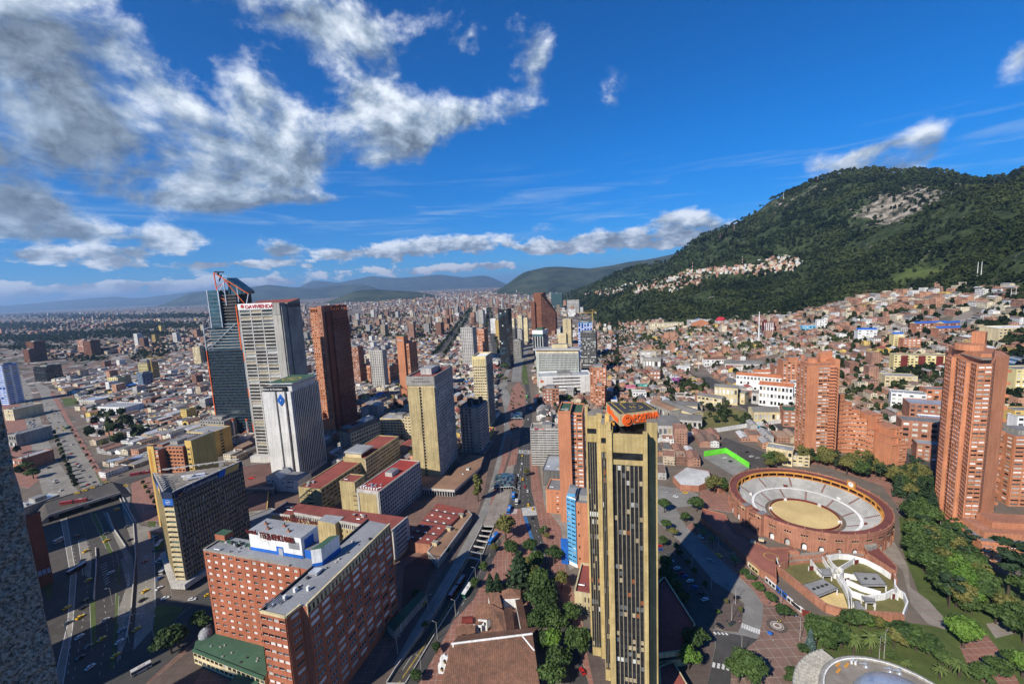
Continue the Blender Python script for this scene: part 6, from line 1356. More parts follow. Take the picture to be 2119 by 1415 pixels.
# ---------------------------------------------------------------- the brick towers round the park
t=thing('residential_tower','tallest round fronted brick tower with white window blinds above the park','tower',(322,300,0))
T_A=[(302,275),(309.5,273.5),(313,277),(334,293.5),(349,298),(365,318),(350,335),(336,330),(323,314.5),(319.5,309),(317.5,310.3),(313.6,302.5),(315.3,301),(310.2,291.5),(308.3,292.7),(305,284.5),(306.8,283)]
keepout([(295,268),(315,268),(370,300),(370,330),(340,340),(310,318)])
L_=[(p[0]-322,p[1]-300)for p in T_A];mb=MB();pn=[];h=119
mb.prism(L_,-3,h,BRICK,BRICKR)
HB=[(G_DARK,4),(G_WHITE,7),(G_PALE,4),(G_GREY,2.5),(G_TAN,1)]
for i,cols in((8,2),(10,3),(12,3),(14,3),(16,3)):
    facade(mb,pn,L_[i],L_[(i+1)%17],6,h,38,cols,wf=.93,hf=.54,dep=.6,mat=BRICK,pal=HB)
facade(mb,pn,L_[0],L_[1],6,h,38,2,wf=.9,hf=.44,dep=.5,mat=BRICK,pal=HB)
facade(mb,pn,L_[2],L_[3],8,h,38,1,wf=.10,hf=.45,dep=.3,mat=BRICK,pal=PAL_DARK)
for k in range(12):x,y=L_[4];mb.box(x,y-1,8+k*9,x+1.6,y+2,10+k*9,BRICK)
mb.build('wall',t);emit(t,pn)
mb=MB();mb.prism([(-12,-19),(-6,-20),(14,-4),(14,12),(2,16),(-6,4)],h+.02,125,BRICK,BRICKR);mb.prism([(4,-6),(10,-2),(8,4),(2,1)],125.02,137,BRICK);mb.lathe([(8,125.02),(8,129)],BRICK,18,(-2,-2));mb.lathe([(8,129),(0,129.1)],BRICKR,18,(-2,-2));mb.build('penthouse',t)
mb=MB();mb.prism([(-17,-24),(-11,-25),(8,-8),(8,-1),(-8,-2)],h+3,h+3.6,CONC,BROWNROOF,True);mb.build('terrace_roof',t)
mb=MB();mb.prism([(-24,-27),(-8,-36),(18,-16),(10,0),(-12,2)],-2,4.5,BRICKR,BRICKR);mb.build('terrace',t)
P=(284.8,409.5)
t=slab_tower('residential_tower','second brick tower with staggered balconies and a tall thin rear fin','tower',P,97,25.5,19,93,BRICK,F=dict(rows=30,cols=4,wf=.93,hf=.52,dep=.6,mat=BRICK,pal=HB,m0=9.5),L=dict(rows=30,cols=3,wf=.6,hf=.5,dep=.6,mat=BRICK,pal=HB),par=1,pent=False,bits=0,top=BRICK);rect_out(P,97,36,30)
mb=MB();mb.box(25.6,2,-3,29.5,24,99,BRICK);mb.box(30.0,8,-3,31.2,30,96,BRICKD);mb.hexa([(18,14,93.02),(29.4,14.02,99.02),(29.4,20,99.02),(18,20,93.02)],[(18,14,103),(29.4,14.02,105),(29.4,20,105),(18,20,103)],BRICK);mb.build('rear_fin',t)
mb=MB()
for k in range(28):mb.box(19,-2.0,8+k*3.1,25.5,-.65,9.0+k*3.1,BRICK)
mb.build('balcony',t);mb=MB();mb.lathe([(5,0),(5,7)],BRICK,14);mb.lathe([(5,7),(0,7.1)],BRICKR,14);mb.build('roof_drum',t,(9,9,93.02));mb=MB();mb.box(1,2,93.02,24,16,96,BRICKR,BRICK);mb.build('terrace',t)
t=thing('residential_tower','curved brick tower stepping down in terraces beside the second brick tower','tower',(330,410,0));keepout([(312,400),(345,378),(372,390),(365,440),(315,440)])
arc=[(-15,7),(-8,9.5),(-1,10),(6,8.5),(12,5),(16,0),(18,-7)]
mb=MB();pn=[]
for i in range(6):
    a,b=arc[i],arc[i+1];h=(66,60,52,44,36,29)[i]
    na=np.array([b[1]-a[1],a[0]-b[0]]);na=na/np.linalg.norm(na)*-16
    mb.prism([a,b,(b[0]+na[0],b[1]+na[1]),(a[0]+na[0],a[1]+na[1])],-3,h,BRICK,BRICKR)
    facade(mb,pn,a,b,4,h-.5,int(h/4.6),3,wf=.80,hf=.34,dep=1.1,mat=BRICK,pal=HB)
    mb.slab(a,b,h,h+1.2,-.4,1.2,BRICK)
for k,(x,y,w2,d2,h)in enumerate([(17.5,-26,16,18,20),(20,-22,15,18,26),(23,-17,14,18,33),(17,-3,12,14,42)]):
    mb.prism([(x,y),(x+w2,y+2),(x+w2,y+d2),(x,y+d2)],-3,h+.013*k,BRICK,BRICKR)
    facade(mb,pn,(x+w2*.5,y+1),(x+w2,y+2),4 if k==0 else h-7,h-.5,6 if k==0 else 2,2,wf=.85,hf=.45,dep=.8,mat=BRICK,pal=HB)
    mb.slab((x,y),(x+w2,y+2),h+.02,h+1.2,-.3,.8,BRICK)
mb.build('wall',t);emit(t,pn)
P=at(2086,1046);hq=hgt(P,905)
t=slab_tower('residential_tower','third brick tower cut by the right edge of the view','tower',P,100,26,22,hq,BRICK,F=dict(rows=17,cols=4,wf=.85,hf=.46,dep=.6,mat=BRICK,pal=HB),L=dict(rows=17,cols=3,wf=.5,hf=.5,dep=.4,mat=BRICK,pal=HB),par=1,bits=0)
P=at(2026,1160)
t=slab_tower('terrace_block','low stepped brick terrace block with planters under the third brick tower','building',P,102,46,24,12,BRICK,F=dict(rows=4,cols=7,wf=.8,hf=.45,dep=1.2,mat=BRICK,pal=HB),par=1.2,pent=False,bits=0,top=BRICK);rect_out(P,102,46,24)
mb=MB();mb.prism([(6,6),(46,6),(46,24),(6,24)],12.02,16,BRICK,BRICKR);mb.prism([(14,12),(46,12),(46,24),(14,24)],16.02,20,BRICK,BRICKR);mb.build('upper_terrace',t)

# unseen towers added left of the view so building shade falls on the expressway
for x,y,w,d,h,lab in((-392,200,62,22,118,'first unseen grey tower added beyond the left edge to shade the expressway'),(-330,128,52,24,106,'second unseen grey tower added for shade beyond the left edge nearest the viewer'),(-268,74,40,20,112,'third unseen grey tower added for shade beyond the left edge below the lookout wall'),(-452,286,60,22,84,'fourth unseen grey block added for shade beyond the left edge by the overpass'),(-215,40,26,24,110,'fifth unseen grey tower added for shade beyond the left edge below the lookout')):
    slab_tower('office_tower',lab,'tower',(x,y),104,w,d,h,CONC,F=dict(rows=int(h/4),cols=7,wf=.6,hf=.5,dep=.4,mat=CONC,pal=PAL_DARK),bits=0,pent=False,keep=0)
# ---------------------------------------------------------------- the bullring
BC=np.array([217.5,310.5,0.0]);RO=51.5;RIM=14.0
t=thing('bullring','round brick bullring with a yellow sand arena, white seating and an ochre gallery','bullring',(BC[0],BC[1],0));keepout([(BC[0]+66*math.cos(k*math.pi/8),BC[1]+66*math.sin(k*math.pi/8))for k in range(16)])
RDECK=wall('dark_red_deck',(.17,.055,.045),(.13,.045,.038),.2,0,grime=(.4,(.20,.09,.07)))
SEATS=wall('pale_seating',(.47,.46,.43),(.37,.365,.335),.25,0,grime=(.5,(.34,.33,.30)))
SEATR=wall('seat_riser',(.34,.33,.31),(.27,.265,.25),.25,0)
N=64
mb=MB();mb.lathe([(RO-.9,-1),(RO-.9,RIM),(RO-.6,RIM),(RO-.6,RIM+.9),(RO,RIM+.9),(RO,RIM-.6)],BRICKR,N);mb.lathe([(RO,-1),(RO,RIM-.6)],BRICKR,N);mb.lathe([(RO+.25,RIM-1.0),(RO+.25,RIM-.55),(RO,RIM-.55)],BRICKR,N)
mb.build('outer_wall',t)
mb=MB();mb.lathe([(RO-.61,RIM+.02),(46.2,RIM+.25),(46.2,RIM-.3),(RO-1,RIM-.5)],RDECK,N);mb.build('roof_ring',t)
mb=MB();mb.lathe([(46.4,9.4),(46.4,9.9),(45.6,9.9),(45.6,9.4)],OCHRE,N);mb.lathe([(46.6,12.5),(45.7,12.5),(45.7,RIM-.1),(46.2,RIM-.1)],OCHRE,N)
for k in range(44):
    an=k*2*math.pi/44;x,y=46*math.cos(an),46*math.sin(an);mb.tube((x,y,9.9),(x,y,12.5),.30,OCHRE,4)
    if k%2==0:mb.tube((x*.985,y*.985,7.4),(x*.985,y*.985,RIM),.38,OCHRE,4)
mb.build('gallery',t);mb=MB();mb.lathe([(49.5,9.4),(49.5,RIM-.5)],MAROON,N);mb.lathe([(46.4,9.6),(49.5,9.6)],RDECK,N);mb.build('gallery_back',t)
mb=MB();r,z=45.9,9.4;prof=[]
while r>24.6:
    step=.95 if not(34.2<r<36.2)else 2.0
    prof+=[(r,z),(r-step,z)];r-=step;z-=.46 if step<1 else.9
mats_=[]
for(r0,z0),(r1,z1)in zip(prof,prof[1:]):
    flat=abs(z0-z1)<1e-6
    mb.lathe([(r0,z0),(r1,z1)],WHITE if(flat and r0-r1>1.5)else SEATS if flat else SEATR,N)
zi=z;mb.lathe([(r,z),(r,0)],WHITE,N);mb.build('seating',t)
for k in range(22):  # radial stairs
    an=k*2*math.pi/22+.08;lo,hi=((25.2,33.6)if k%2 else(36.5,45))
    zl=lambda rr:9.4-(45.9-rr)*.484-(.0 if rr>35 else-.05)+.45
    c_,s_=math.cos(an),math.sin(an);w=.62;mb=MB()
    q=[(lo*c_+w*s_,lo*s_-w*c_),(hi*c_+w*s_,hi*s_-w*c_),(hi*c_-w*s_,hi*s_+w*c_),(lo*c_-w*s_,lo*s_+w*c_)]
    zz=[zl(lo),zl(hi),zl(hi),zl(lo)];mb.hexa([(p[0],p[1],z_-.6)for p,z_ in zip(q,zz)],[(p[0],p[1],z_)for p,z_ in zip(q,zz)],wall('stair_red',(.20,.10,.085),(.15,.08,.07),.4,0));mb.build('stairs',t)
for k in range(6):
    an=k*1.05+.3;rr=36.6;mb=MB();mb.box(-1.3,-.9,0,1.3,.9,1.9,MAROON if k%2 else WHITE,CONCL);o=mb.build('stair_mouth',t,(rr*math.cos(an),rr*math.sin(an),4.9),an+math.pi/2)
mb=MB();mb.lathe([(0,.03),(22.2,.03)],SAND,48);mb.build('arena',t)
mb=MB();mb.lathe([(22.2,0),(22.2,1.5),(22.5,1.5),(22.5,0)],MAROON,48);mb.build('barrier',t);mb=MB();mb.lathe([(22.5,.04),(r,.04)],BROWNROOF,48);mb.build('passage',t)
for an in(.5,1.6,2.7,5.6):mb=MB();mb.box(22.0*math.cos(an)-.9,22.0*math.sin(an)-.9,0,22.0*math.cos(an)+.9,22.0*math.sin(an)+.9,1.7,WHITE);mb.build('barrier_gate',t)
NA=34
for k in range(NA):  # arches round the foot of the wall, posts on its rim
    an=k*2*math.pi/NA+.05;c_,s_=math.cos(an),math.sin(an)
    if abs((an-R(199)+math.pi)%(2*math.pi)-math.pi)<.16:continue
    vis=c_*-BC[0]+s_*-BC[1]>-.1*380
    mb=MB();mb.tube((0,0,0),(0,0,1.3),.4,BRICKR,4);mb.build('rim_post',t,((RO-.3)*c_,(RO-.3)*s_,RIM+.9))
    if not vis:continue
    mb=MB();w,zb,zs=1.7,.0,3.0;arch=[(-w,zb),(w,zb)]+[(w*math.cos(q*math.pi/8),zs+w*math.sin(q*math.pi/8))for q in range(9)]
    mb.face([(x,-.04,z_)for x,z_ in arch],G_DARK)
    inn=[(x*.72+.25,zb+(z_-zb)*.80)for x,z_ in arch];mb.face([(x,-.07,z_)for x,z_ in inn],(WHITE if k%3 else CONCL))
    ring=arch[1:]+[arch[0]]
    for a,b in zip(ring,ring[1:]):
        A=(a[0]*1.22,a[1]if a[1]<=zb else zs+(a[1]-zs)*1.22 if a[1]>zs else a[1]);B=(b[0]*1.22,b[1]if b[1]<=zb else zs+(b[1]-zs)*1.22 if b[1]>zs else b[1])
        mb.face([(a[0],-.35,a[1]),(A[0],-.35,A[1]),(B[0],-.35,B[1]),(b[0],-.35,b[1])],BRICKR);mb.face([(a[0],-.03,a[1]),(a[0],-.35,a[1]),(b[0],-.35,b[1]),(b[0],-.03,b[1])],BRICKR)
        mb.face([(A[0],-.35,A[1]),(A[0],-.0,A[1]),(B[0],-.0,B[1]),(B[0],-.35,B[1])],BRICKR)
    mb.build('archway',t,((RO+.02)*c_,(RO+.02)*s_,.6),an+math.pi/2)
    mb=MB()
    for q in(-1.5,0,1.5):mb.box(q-.5,-.06,0,q+.5,-.01,1.2,G_DARK);mb.box(q-.62,-.2,-.2,q+.62,-.061,-.02,CREAM)
    mb.build('triple_window',t,((RO+.02)*c_,(RO+.02)*s_,9.6),an+math.pi/2)
    mb=MB();mb.box(-.5,-.4,-1,.5,0,7.0,BRICKR);bn=an+math.pi/NA;mb.build('buttress',t,(RO*math.cos(bn),RO*math.sin(bn),0),bn+math.pi/2)
an=R(199);rz_=an+math.pi/2  # main gate
mb=MB();mb.box(-8.5,-3.4,-1,-4.6,3,16.5,BRICKR,BITUM);mb.box(4.6,-3.4,-1,8.5,3,16.5,BRICKR,BITUM);mb.box(-4.6,-2.2,-1,-2.9,3,14.5,BRICKR);mb.box(2.9,-2.2,-1,4.6,3,14.5,BRICKR);mb.box(-2.9,-2.2,9.4,2.9,3,14.5,BRICKR,RDECK);mb.box(-2.9,-.9,-1,2.9,-.6,9.39,G_DARK)
prev=None
for q in range(9):
    x,z_=2.9*math.cos(q*math.pi/8),6.2+2.9*math.sin(q*math.pi/8)
    if prev:mb.face([(prev[0],-2.21,prev[1]),(prev[0],-2.21,9.4),(x,-2.21,9.4),(x,-2.21,z_)],BRICKR)
    prev=(x,z_)
for x in(-6.6,6.6):
    for z_ in(4,12.5):mb.box(x-.6,-3.46,z_,x+.6,-3.41,z_+2,G_DARK)
    mb.box(x-2.2,-3.7,14.2,x+2.2,-3.41,14.7,CREAM)
for x in(-2,-.7,.7,2):mb.box(x-.35,-2.27,11,x+.35,-2.22,12.6,G_DARK)
mb.build('gatehouse',t,((RO-1)*math.cos(an),(RO-1)*math.sin(an),0),rz_)
cl=at(1783,1003,RIM)-BC;an=math.atan2(cl[1],cl[0]);mb=MB();mb.box(-3,-.6,0,3,.6,5.2,OCHRE);mb.box(-3.3,-.8,5.2,3.3,.8,5.7,BRICKR)
for k in range(20):a0,a1=k*math.pi/10,(k+1)*math.pi/10;mb.face([(0,.66,2.7),(2*math.cos(a1),.66,2.7+2*math.sin(a1)),(2*math.cos(a0),.66,2.7+2*math.sin(a0))],WHITE)
mb.box(-.12,.67,2.7,.12,.72,4.2,BLACK);mb.box(0,.67,2.6,1.1,.72,2.85,BLACK);mb.build('clock',t,(46.4*math.cos(an),46.4*math.sin(an),RIM-.5),an+math.pi/2)

# ---------------------------------------------------------------- terraces and pens below it
def zpoly(name,label,cat,px,z,z0,mat,top,parent=None,par=0,parmat=None):
    P=[at(x,y,z)for x,y in px];o0=P[0];L_=[(p[0]-o0[0],p[1]-o0[1])for p in P]
    ar=sum(L_[i][0]*L_[(i+1)%len(L_)][1]-L_[(i+1)%len(L_)][0]*L_[i][1]for i in range(len(L_)))
    if ar<0:L_=L_[::-1]
    t=thing(name,label,cat,(o0[0],o0[1],0))if label else None
    mb=MB();mb.prism(L_,z0,z,mat,top);o=mb.build('wall' if t else name,t or parent,None if t else(o0[0],o0[1],0))
    if par:
        mb=MB();[mb.slab(L_[i],L_[(i+1)%len(L_)],z+.003,z+par,-.45,.45,parmat or mat)for i in range(len(L_))];mb.build('parapet',t or parent,None if t else(o0[0],o0[1],0))
    return(t or o),L_
RTILE=wall('red_tile_terrace',(.30,.115,.08),(.20,.075,.055),.10,0,line=(2.2,2.2,.05,.35,(.12,.05,.04)),grime=(.6,(.15,.085,.07)))
t,_=zpoly('terrace','red tiled terrace between the bullring and the street with shops under it','terrace',[(1453,1052),(1500,1065),(1522,1100),(1556,1118),(1590,1135),(1640,1133),(1655,1143),(1632,1140),(1631,1162),(1606,1172),(1607,1200),(1575,1180),(1535,1145),(1500,1112),(1450,1072)],4.2,-1,BRICKR,RTILE,par=.8)
for k,(x,y)in enumerate(((1575,1118),(1558,1122))):
    mb=MB();mb.box(-1.6,-1,0,1.6,1,1.6,CREAM,CONC);q=at(x,y,4.22);mb.build('roof_housing',t,(q[0]-t.location[0],q[1]-t.location[1],4.22),R(-30))
mb=MB();q=at(1596,1151,4.25)
for k in range(28):a0,a1=k*math.pi/14,(k+1)*math.pi/14;mb.face([(4*math.cos(a0),4*math.sin(a0),0),(4.3*math.cos(a0),4.3*math.sin(a0),0),(4.3*math.cos(a1),4.3*math.sin(a1),0),(4*math.cos(a1),4*math.sin(a1),0)],LINEY)
mb.build('painted_ring',t,(q[0]-t.location[0],q[1]-t.location[1],4.23))
zpoly('forecourt','pale concrete forecourt deck in front of the bullring arches','deck',[(1632,1140),(1655,1144),(1700,1140),(1790,1140),(1788,1150),(1735,1148),(1700,1156),(1655,1160),(1631,1163)],2.2,-1,BRICKR,PAVEG)
zpoly('annex','long brick annex with a dark red roof right of the bullring pens','building',[(1785,1128),(1815,1130),(1856,1172),(1855,1184),(1795,1145)],5.5,-1,BRICKR,RDECK,par=.5)
t,_=zpoly('gate_lodge','small grey roofed lodge at the end of the red roofed annex','building',[(1782,1122),(1805,1118),(1816,1128),(1798,1134)],7.5,-1,CONC,CONC,par=.4)
t,_=zpoly('low_building','low half ruined building with a patched white roof left of the bullring','building',[(1392,986),(1420,966),(1466,974),(1474,994),(1446,1006),(1408,1004)],5,-1,BRICKR,wall('patched_white_roof',(.52,.52,.50),(.36,.36,.35),.1,0,grime=(.6,(.22,.215,.21))),par=.5)
t,_=zpoly('low_building','small grey roofed shed between the white patched roof and the bullring','building',[(1476,1000),(1498,994),(1510,1004),(1488,1012)],4,-1,BRICKR,GREYROOF,par=.4)
keepout(pts([(1385,990),(1418,960),(1515,985),(1515,1015),(1440,1015)]))
GK=keepout(pts([(1440,1050),(1900,1050),(1900,1310),(1660,1300),(1440,1080)]))
world_sheet('yard',pts([(1610,1168),(1640,1160),(1703,1157),(1740,1150),(1790,1160),(1845,1192),(1856,1212),(1876,1252),(1867,1277),(1708,1262),(1650,1215)]),.05,DRYG,'stuff')
world_sheet('yard',pts([(1690,1235),(1715,1222),(1745,1228),(1756,1262),(1712,1258)]),.09,SAND,'stuff')
wall_run('corral_wall','thick brick corral wall with a sloping top along the street',[(1606,1170),(1612,1186),(1655,1222),(1708,1264),(1740,1274),(1800,1280),(1868,1285)],4.2,2.2,BRICKR)
wall_run('corral_wall','curved brick wall closing the corrals towards the bullring',[(1612,1172),(1640,1163),(1698,1160),(1712,1152),(1740,1148),(1770,1149),(1790,1152)],4,.9,BRICKR)
wall_run('corral_wall','brick wall with a sloped cap on the upper side of the pens',[(1790,1160),(1820,1172),(1845,1190),(1853,1212)],4.5,.9,BRICKR)
for k,(lab,px,h,th)in enumerate([
  ('short curved white wall at the near tip of the corrals',[(1607,1166),(1609,1176),(1613,1184)],4.4,.6),('straight white wall between the dry pen and the grey roofs',[(1677,1168),(1686,1180),(1699,1194)],3.6,.6),('long curved white wall under the brick wall of the upper pens',[(1712,1160),(1735,1156),(1758,1158),(1790,1167),(1822,1184),(1842,1198)],3.6,.6),
  ('white wall crossing the upper pens from the round yard',[(1737,1183),(1752,1174),(1768,1164)],3.4,.6),('white passage wall left of the round yard',[(1701,1160),(1712,1178),(1724,1190)],3.4,.5),('white passage wall beside the round yard',[(1710,1157),(1722,1174),(1734,1186)],3.4,.5),('white wall of the round yard',[(1722,1190),(1726,1184),(1735,1182),(1743,1186),(1744,1192),(1736,1197),(1726,1196),(1722,1191)],3.2,.5),
  ('white diagonal wall dividing the lower pens',[(1751,1208),(1780,1222),(1822,1234)],3.2,.8),('white curved wall round the lower pens',[(1740,1210),(1762,1234),(1792,1245),(1830,1240),(1848,1231)],3.8,.7),('tall white wall along the drive',[(1851,1200),(1851,1222),(1858,1232),(1870,1240),(1877,1258),(1868,1282)],4.2,.7),
  ('white passage wall running down to the street wall',[(1736,1196),(1752,1218),(1761,1240),(1762,1264)],3.4,.5),('second white passage wall running down to the street wall',[(1730,1197),(1744,1218),(1754,1240),(1757,1264)],3.4,.5),('white link wall to the big grey roof',[(1746,1195),(1762,1198),(1778,1201)],3.2,.5),('short white wall beside the maroon gate',[(1848,1234),(1858,1242)],3.2,.5)]):
    o=wall_run('pen_wall',lab,px,h,th,WHITE);o['group']='white walls of the bull pens'
for k,(lab,px,z,hol)in enumerate([('grey flat pen roof with four dark vents',[(1659,1210),(1703,1197),(1735,1217),(1692,1234)],4,4),('grey flat pen roof with two small vents behind the round yard',[(1765,1183),(1816,1186),(1836,1211),(1784,1211)],4,2),('long grey pen roof at the lowest pens',[(1766,1243),(1776,1242),(1797,1266),(1773,1269)],3.6,0),('small grey pen roof over the lower gates',[(1782,1232),(1810,1238),(1812,1246),(1792,1246)],4.6,0),('small dark grey roof at the head of the pens',[(1690,1176),(1717,1175),(1722,1191),(1703,1191)],3.4,0),('narrow grey walkway roof beside the street wall',[(1548,1160),(1560,1156),(1570,1170),(1562,1172)],3.2,0)]):
    t,L_=zpoly('shelter',lab,'roof',px,z,z-.5,CONC,wall('pen_roof_grey',(.25,.25,.24),(.20,.20,.195),.2,0));t['group']='grey roofs over the bull pens'
    mb=MB()
    for p in L_:c_=np.mean(np.array(L_),0);q=np.array(p)*.94+c_*.06;mb.box(q[0]-.25,q[1]-.25,-.2,q[0]+.25,q[1]+.25,z-.52,WHITE)
    mb.build('roof_post',t)
    for q in range(hol):
        f=(q+1)/(hol+1);p=(np.array(L_[0])+L_[3])/2*(1-f)+(np.array(L_[1])+L_[2])/2*f;mb=MB();mb.box(-.9,-.6,0,.9,.6,.5,DARKM);mb.build('vent',t,(p[0],p[1],z+.01),R(20))
    mb=MB();[mb.slab(L_[i],L_[(i+1)%4],z+.5,z+.62,-.3,.1,DARKM)for i in range(4)];mb.build('railing',t)
for k,(lab,px)in enumerate([('maroon gate in the white walls at the right of the pens',(1848,1236)),('maroon gate beside the round yard of the pens',(1750,1203)),('maroon gate at the top of the dry pen',(1677,1178)),('maroon street gate in the brick corral wall by the plaza',(1664,1271)),('large maroon gate in the brick wall by the park trees',(1850,1294)),('small maroon gate on the upper pens wall',(1770,1165))]):
    p=at(*px);mb=MB();big='street' in lab or 'large' in lab;mb.box(-1.6,-.25,0,1.6,.25,3.6 if big else 2.6,MAROON);mb.box(-1.9,-.3,0,-1.62,.3,3.8 if big else 2.8,BRICKR if big else WHITE);mb.box(1.62,-.3,0,1.9,.3,3.8 if big else 2.8,BRICKR if big else WHITE)
    o=mb.build('gate',None,(p[0],p[1]-(1.4 if big else.6),0),R(-38 if 'plaza' in lab else 10));tag(o,lab,'gate')
SHOPP=[at(x,y)for x,y in((1548,1168),(1600,1212),(1640,1248),(1664,1268))]
for k,(f,m_,lab)in enumerate([(.08,YELLOWL,'pale yellow shop front'),(.30,WHITE,'first white framed shop front beyond the yellow one'),(.48,BLUEP,'blue shop front between white ones'),(.68,WHITE,'white framed shop front in the middle of the brick wall'),(.86,WHITE,'white framed shop front nearest the maroon street gate')]):
    i=min(int(f*3),2);g=f*3-i;p=SHOPP[i]*(1-g)+SHOPP[i+1]*g;d_=SHOPP[i+1]-SHOPP[i];q=thing('shop',lab+' under the bullring terrace','shop',(p[0]-.9,p[1]-1.3,.1),math.atan2(d_[1],d_[0]))
    mb=MB();mb.box(-4,-.2,0,4,.4,3.0,m_);mb.build('frame',q)
    for x in(-2.6,0,2.6):mb=MB();mb.box(x-1,-.26,.5,x+1,-.205,2.4,G_DARK);mb.build('window',q)

# ---------------------------------------------------------------- colonial church and its cloister
def plane_roof(name,t,P3,mat,th=.35):
    o0=np.array(t.location);P=[np.array(p)-o0 for p in P3];mb=MB()
    n_=np.cross(P[1]-P[0],P[2]-P[0]);P=P if n_[2]>0 else P[::-1]
    lo=[p-[0,0,th]for p in P];mb.face(P,mat);mb.face(lo[::-1],mat)
    for i in range(len(P)):j=(i+1)%len(P);mb.face([lo[i],lo[j],P[j],P[i]],mat)
    return mb.build(name,t)
p0=at(1010,1400);t=thing('church','old white walled church with a huge brown clay tile roof and a bell gable','church',(p0[0],p0[1],0));keepout(pts([(900,1330),(1100,1300),(1120,1415),(880,1500)]))
rl,rr_,er,el2=at(934,1332,13),at(1102,1311,13),at(1118,1425,7.5),at(905,1440,7.5)
plane_roof('nave_roof',t,[rl,rr_,er,el2],TERRA)
bl,br=rl+[2.0,9.5,-4],rr_+[3.0,9.0,-4]
plane_roof('rear_roof',t,[rr_+[0,.05,-.01],rl+[0,.05,-.01],bl,br],TERRA)
def base_wall(name,t,px,z,mat,inset=.9):
    P=[at(x,y,z)for x,y in px];o0=np.array(t.location);c_=sum(P)/len(P);L_=[((p-c_)*inset+c_-o0)[:2]for p in P];L_=[tuple(q)for q in L_]
    ar=sum(L_[i][0]*L_[(i+1)%len(L_)][1]-L_[(i+1)%len(L_)][0]*L_[i][1]for i in range(len(L_)));L_=L_ if ar>0 else L_[::-1]
    mb=MB();mb.prism(L_,-1,z,mat,mat);return mb.build(name,t)
base_wall('nave_wall',t,[(934,1345),(1102,1322),(1118,1425),(905,1440)],7.0,WHITE)
o0=np.array(t.location)
mb=MB();mb.tube(rl-o0+[0,0,.1],rr_-o0+[0,0,.1],.55,WHITE,6);hp_=at(1080,1314,13)-o0;mb.tube(hp_,at(1106,1346,11)-o0,.4,WHITE,6);mb.tube(rl-o0+[1,-.5,0],at(936,1364,9)-o0,.45,WHITE,6);mb.build('ridge_cap',t)
plane_roof('porch_roof',t,[at(925,1381,6.5),at(985,1363,9.5),at(985,1420,6.5),at(908,1430,4.5)],TERRA)
mb=MB();a_,b_=at(936,1376,8.0)-o0,at(984,1364,9.0)-o0;mb.beam(a_,b_,1.0,WHITE);mb.build('porch_parapet',t)
mb=MB();sc=1.0  # bell gable
prof=[(-3.6,0),(3.6,0),(3.6,4.4),(3.0,5.2),(2.4,5.2),(2.4,8.0),(1.6,9.2),(.8,9.6),(.0,10.8),(-.8,9.6),(-1.6,9.2),(-2.4,8.0),(-2.4,5.2),(-3.0,5.2),(-3.6,4.4)]
mb.face([(x,-.5,z)for x,z in prof],WHITE);mb.face([(x,.5,z)for x,z in prof[::-1]],WHITE)
for i in range(len(prof)):a,b=prof[i],prof[(i+1)%len(prof)];mb.face([(a[0],.5,a[1]),(b[0],.5,b[1]),(b[0],-.5,b[1]),(a[0],-.5,a[1])][::-1],WHITE)
g=at(923,1392,2)-o0;gb=mb.build('bell_gable',t,tuple(g),R(-8));mb=MB()
for x,z in((-1.7,1.6),(1.7,1.6),(0,5.8)):mb.box(x-.7,-.56,z,x+.7,-.51,z+1.6,G_DARK);mb.face([(x-.7,-.55,z+1.6),(x+.7,-.55,z+1.6),(x,-.55,z+2.3)],G_DARK);mb.tube((x,-.75,z+.9),(x,-.75,z+.2),.2,OCHRE,6,.42)
mb.build('bell_opening',gb)
t=thing('cloister','cluster of old clay tile roofs with white courtyards behind the church','building',(p0[0]-4,p0[1]+22,0))
for px,zt,wpx in[([(985,1252,7),(1014,1248,9),(1042,1263,8.5),(984,1294,5.5)],0,0),([(1014,1248,9),(1042,1262,8.5),(1052,1320,8.5),(1018,1318,6)],0,0),([(1043,1258,8.5),(1060,1255,6),(1066,1316,6),(1049,1318,8.5)],0,0),([(1008,1226,6),(1032,1224,8),(1040,1256,8),(1015,1252,6)],0,0),([(1038,1222,7.5),(1056,1216,9.5),(1077,1220,7.5),(1078,1236,6),(1040,1238,6)],0,0),([(1066,1240,8),(1080,1238,6),(1096,1312,6),(1080,1312,8)],0,0),([(942,1296,6),(984,1292,7),(983,1308,5),(944,1318,4.5)],0,0),([(942,1312,6),(956,1310,7),(957,1330,5.5),(942,1332,5)],0,0),([(994,1306,6.5),(1014,1304,6.5),(1016,1316,5),(996,1318,5)],0,0),([(985,1250,6.5),(1008,1246,7.5),(1014,1249,9),(985,1264,6.5)],0,0)]:
    P3=[at(x,y,z)for x,y,z in px];plane_roof('tile_roof',t,P3,TERRA)
    zl=min(z for*_,z in px)-.45;base_wall('wall',t,[(x,y+4)for x,y,z in px],zl,WHITE,.88)
for px,z in(((989,1312),5.5),((1000,1306),7),((1048,1243),5)):
    q=at(*px,0);mb=MB();mb.box(-2.4,-.3,0,2.4,.3,z,WHITE);[mb.box(x-.5,-.36,z-3,x+.5,-.305,z-1,G_DARK)for x in(-1.3,1.3)];mb.build('courtyard_wall',t,(q[0]-t.location[0],q[1]-t.location[1],0),R(-10))
mb=MB();q=at(968,1319,2);mb.box(-1.6,-3,0,1.6,3,.5,GREENROOF);mb.build('green_canopy',t,(q[0]-t.location[0],q[1]-t.location[1],2),R(10))
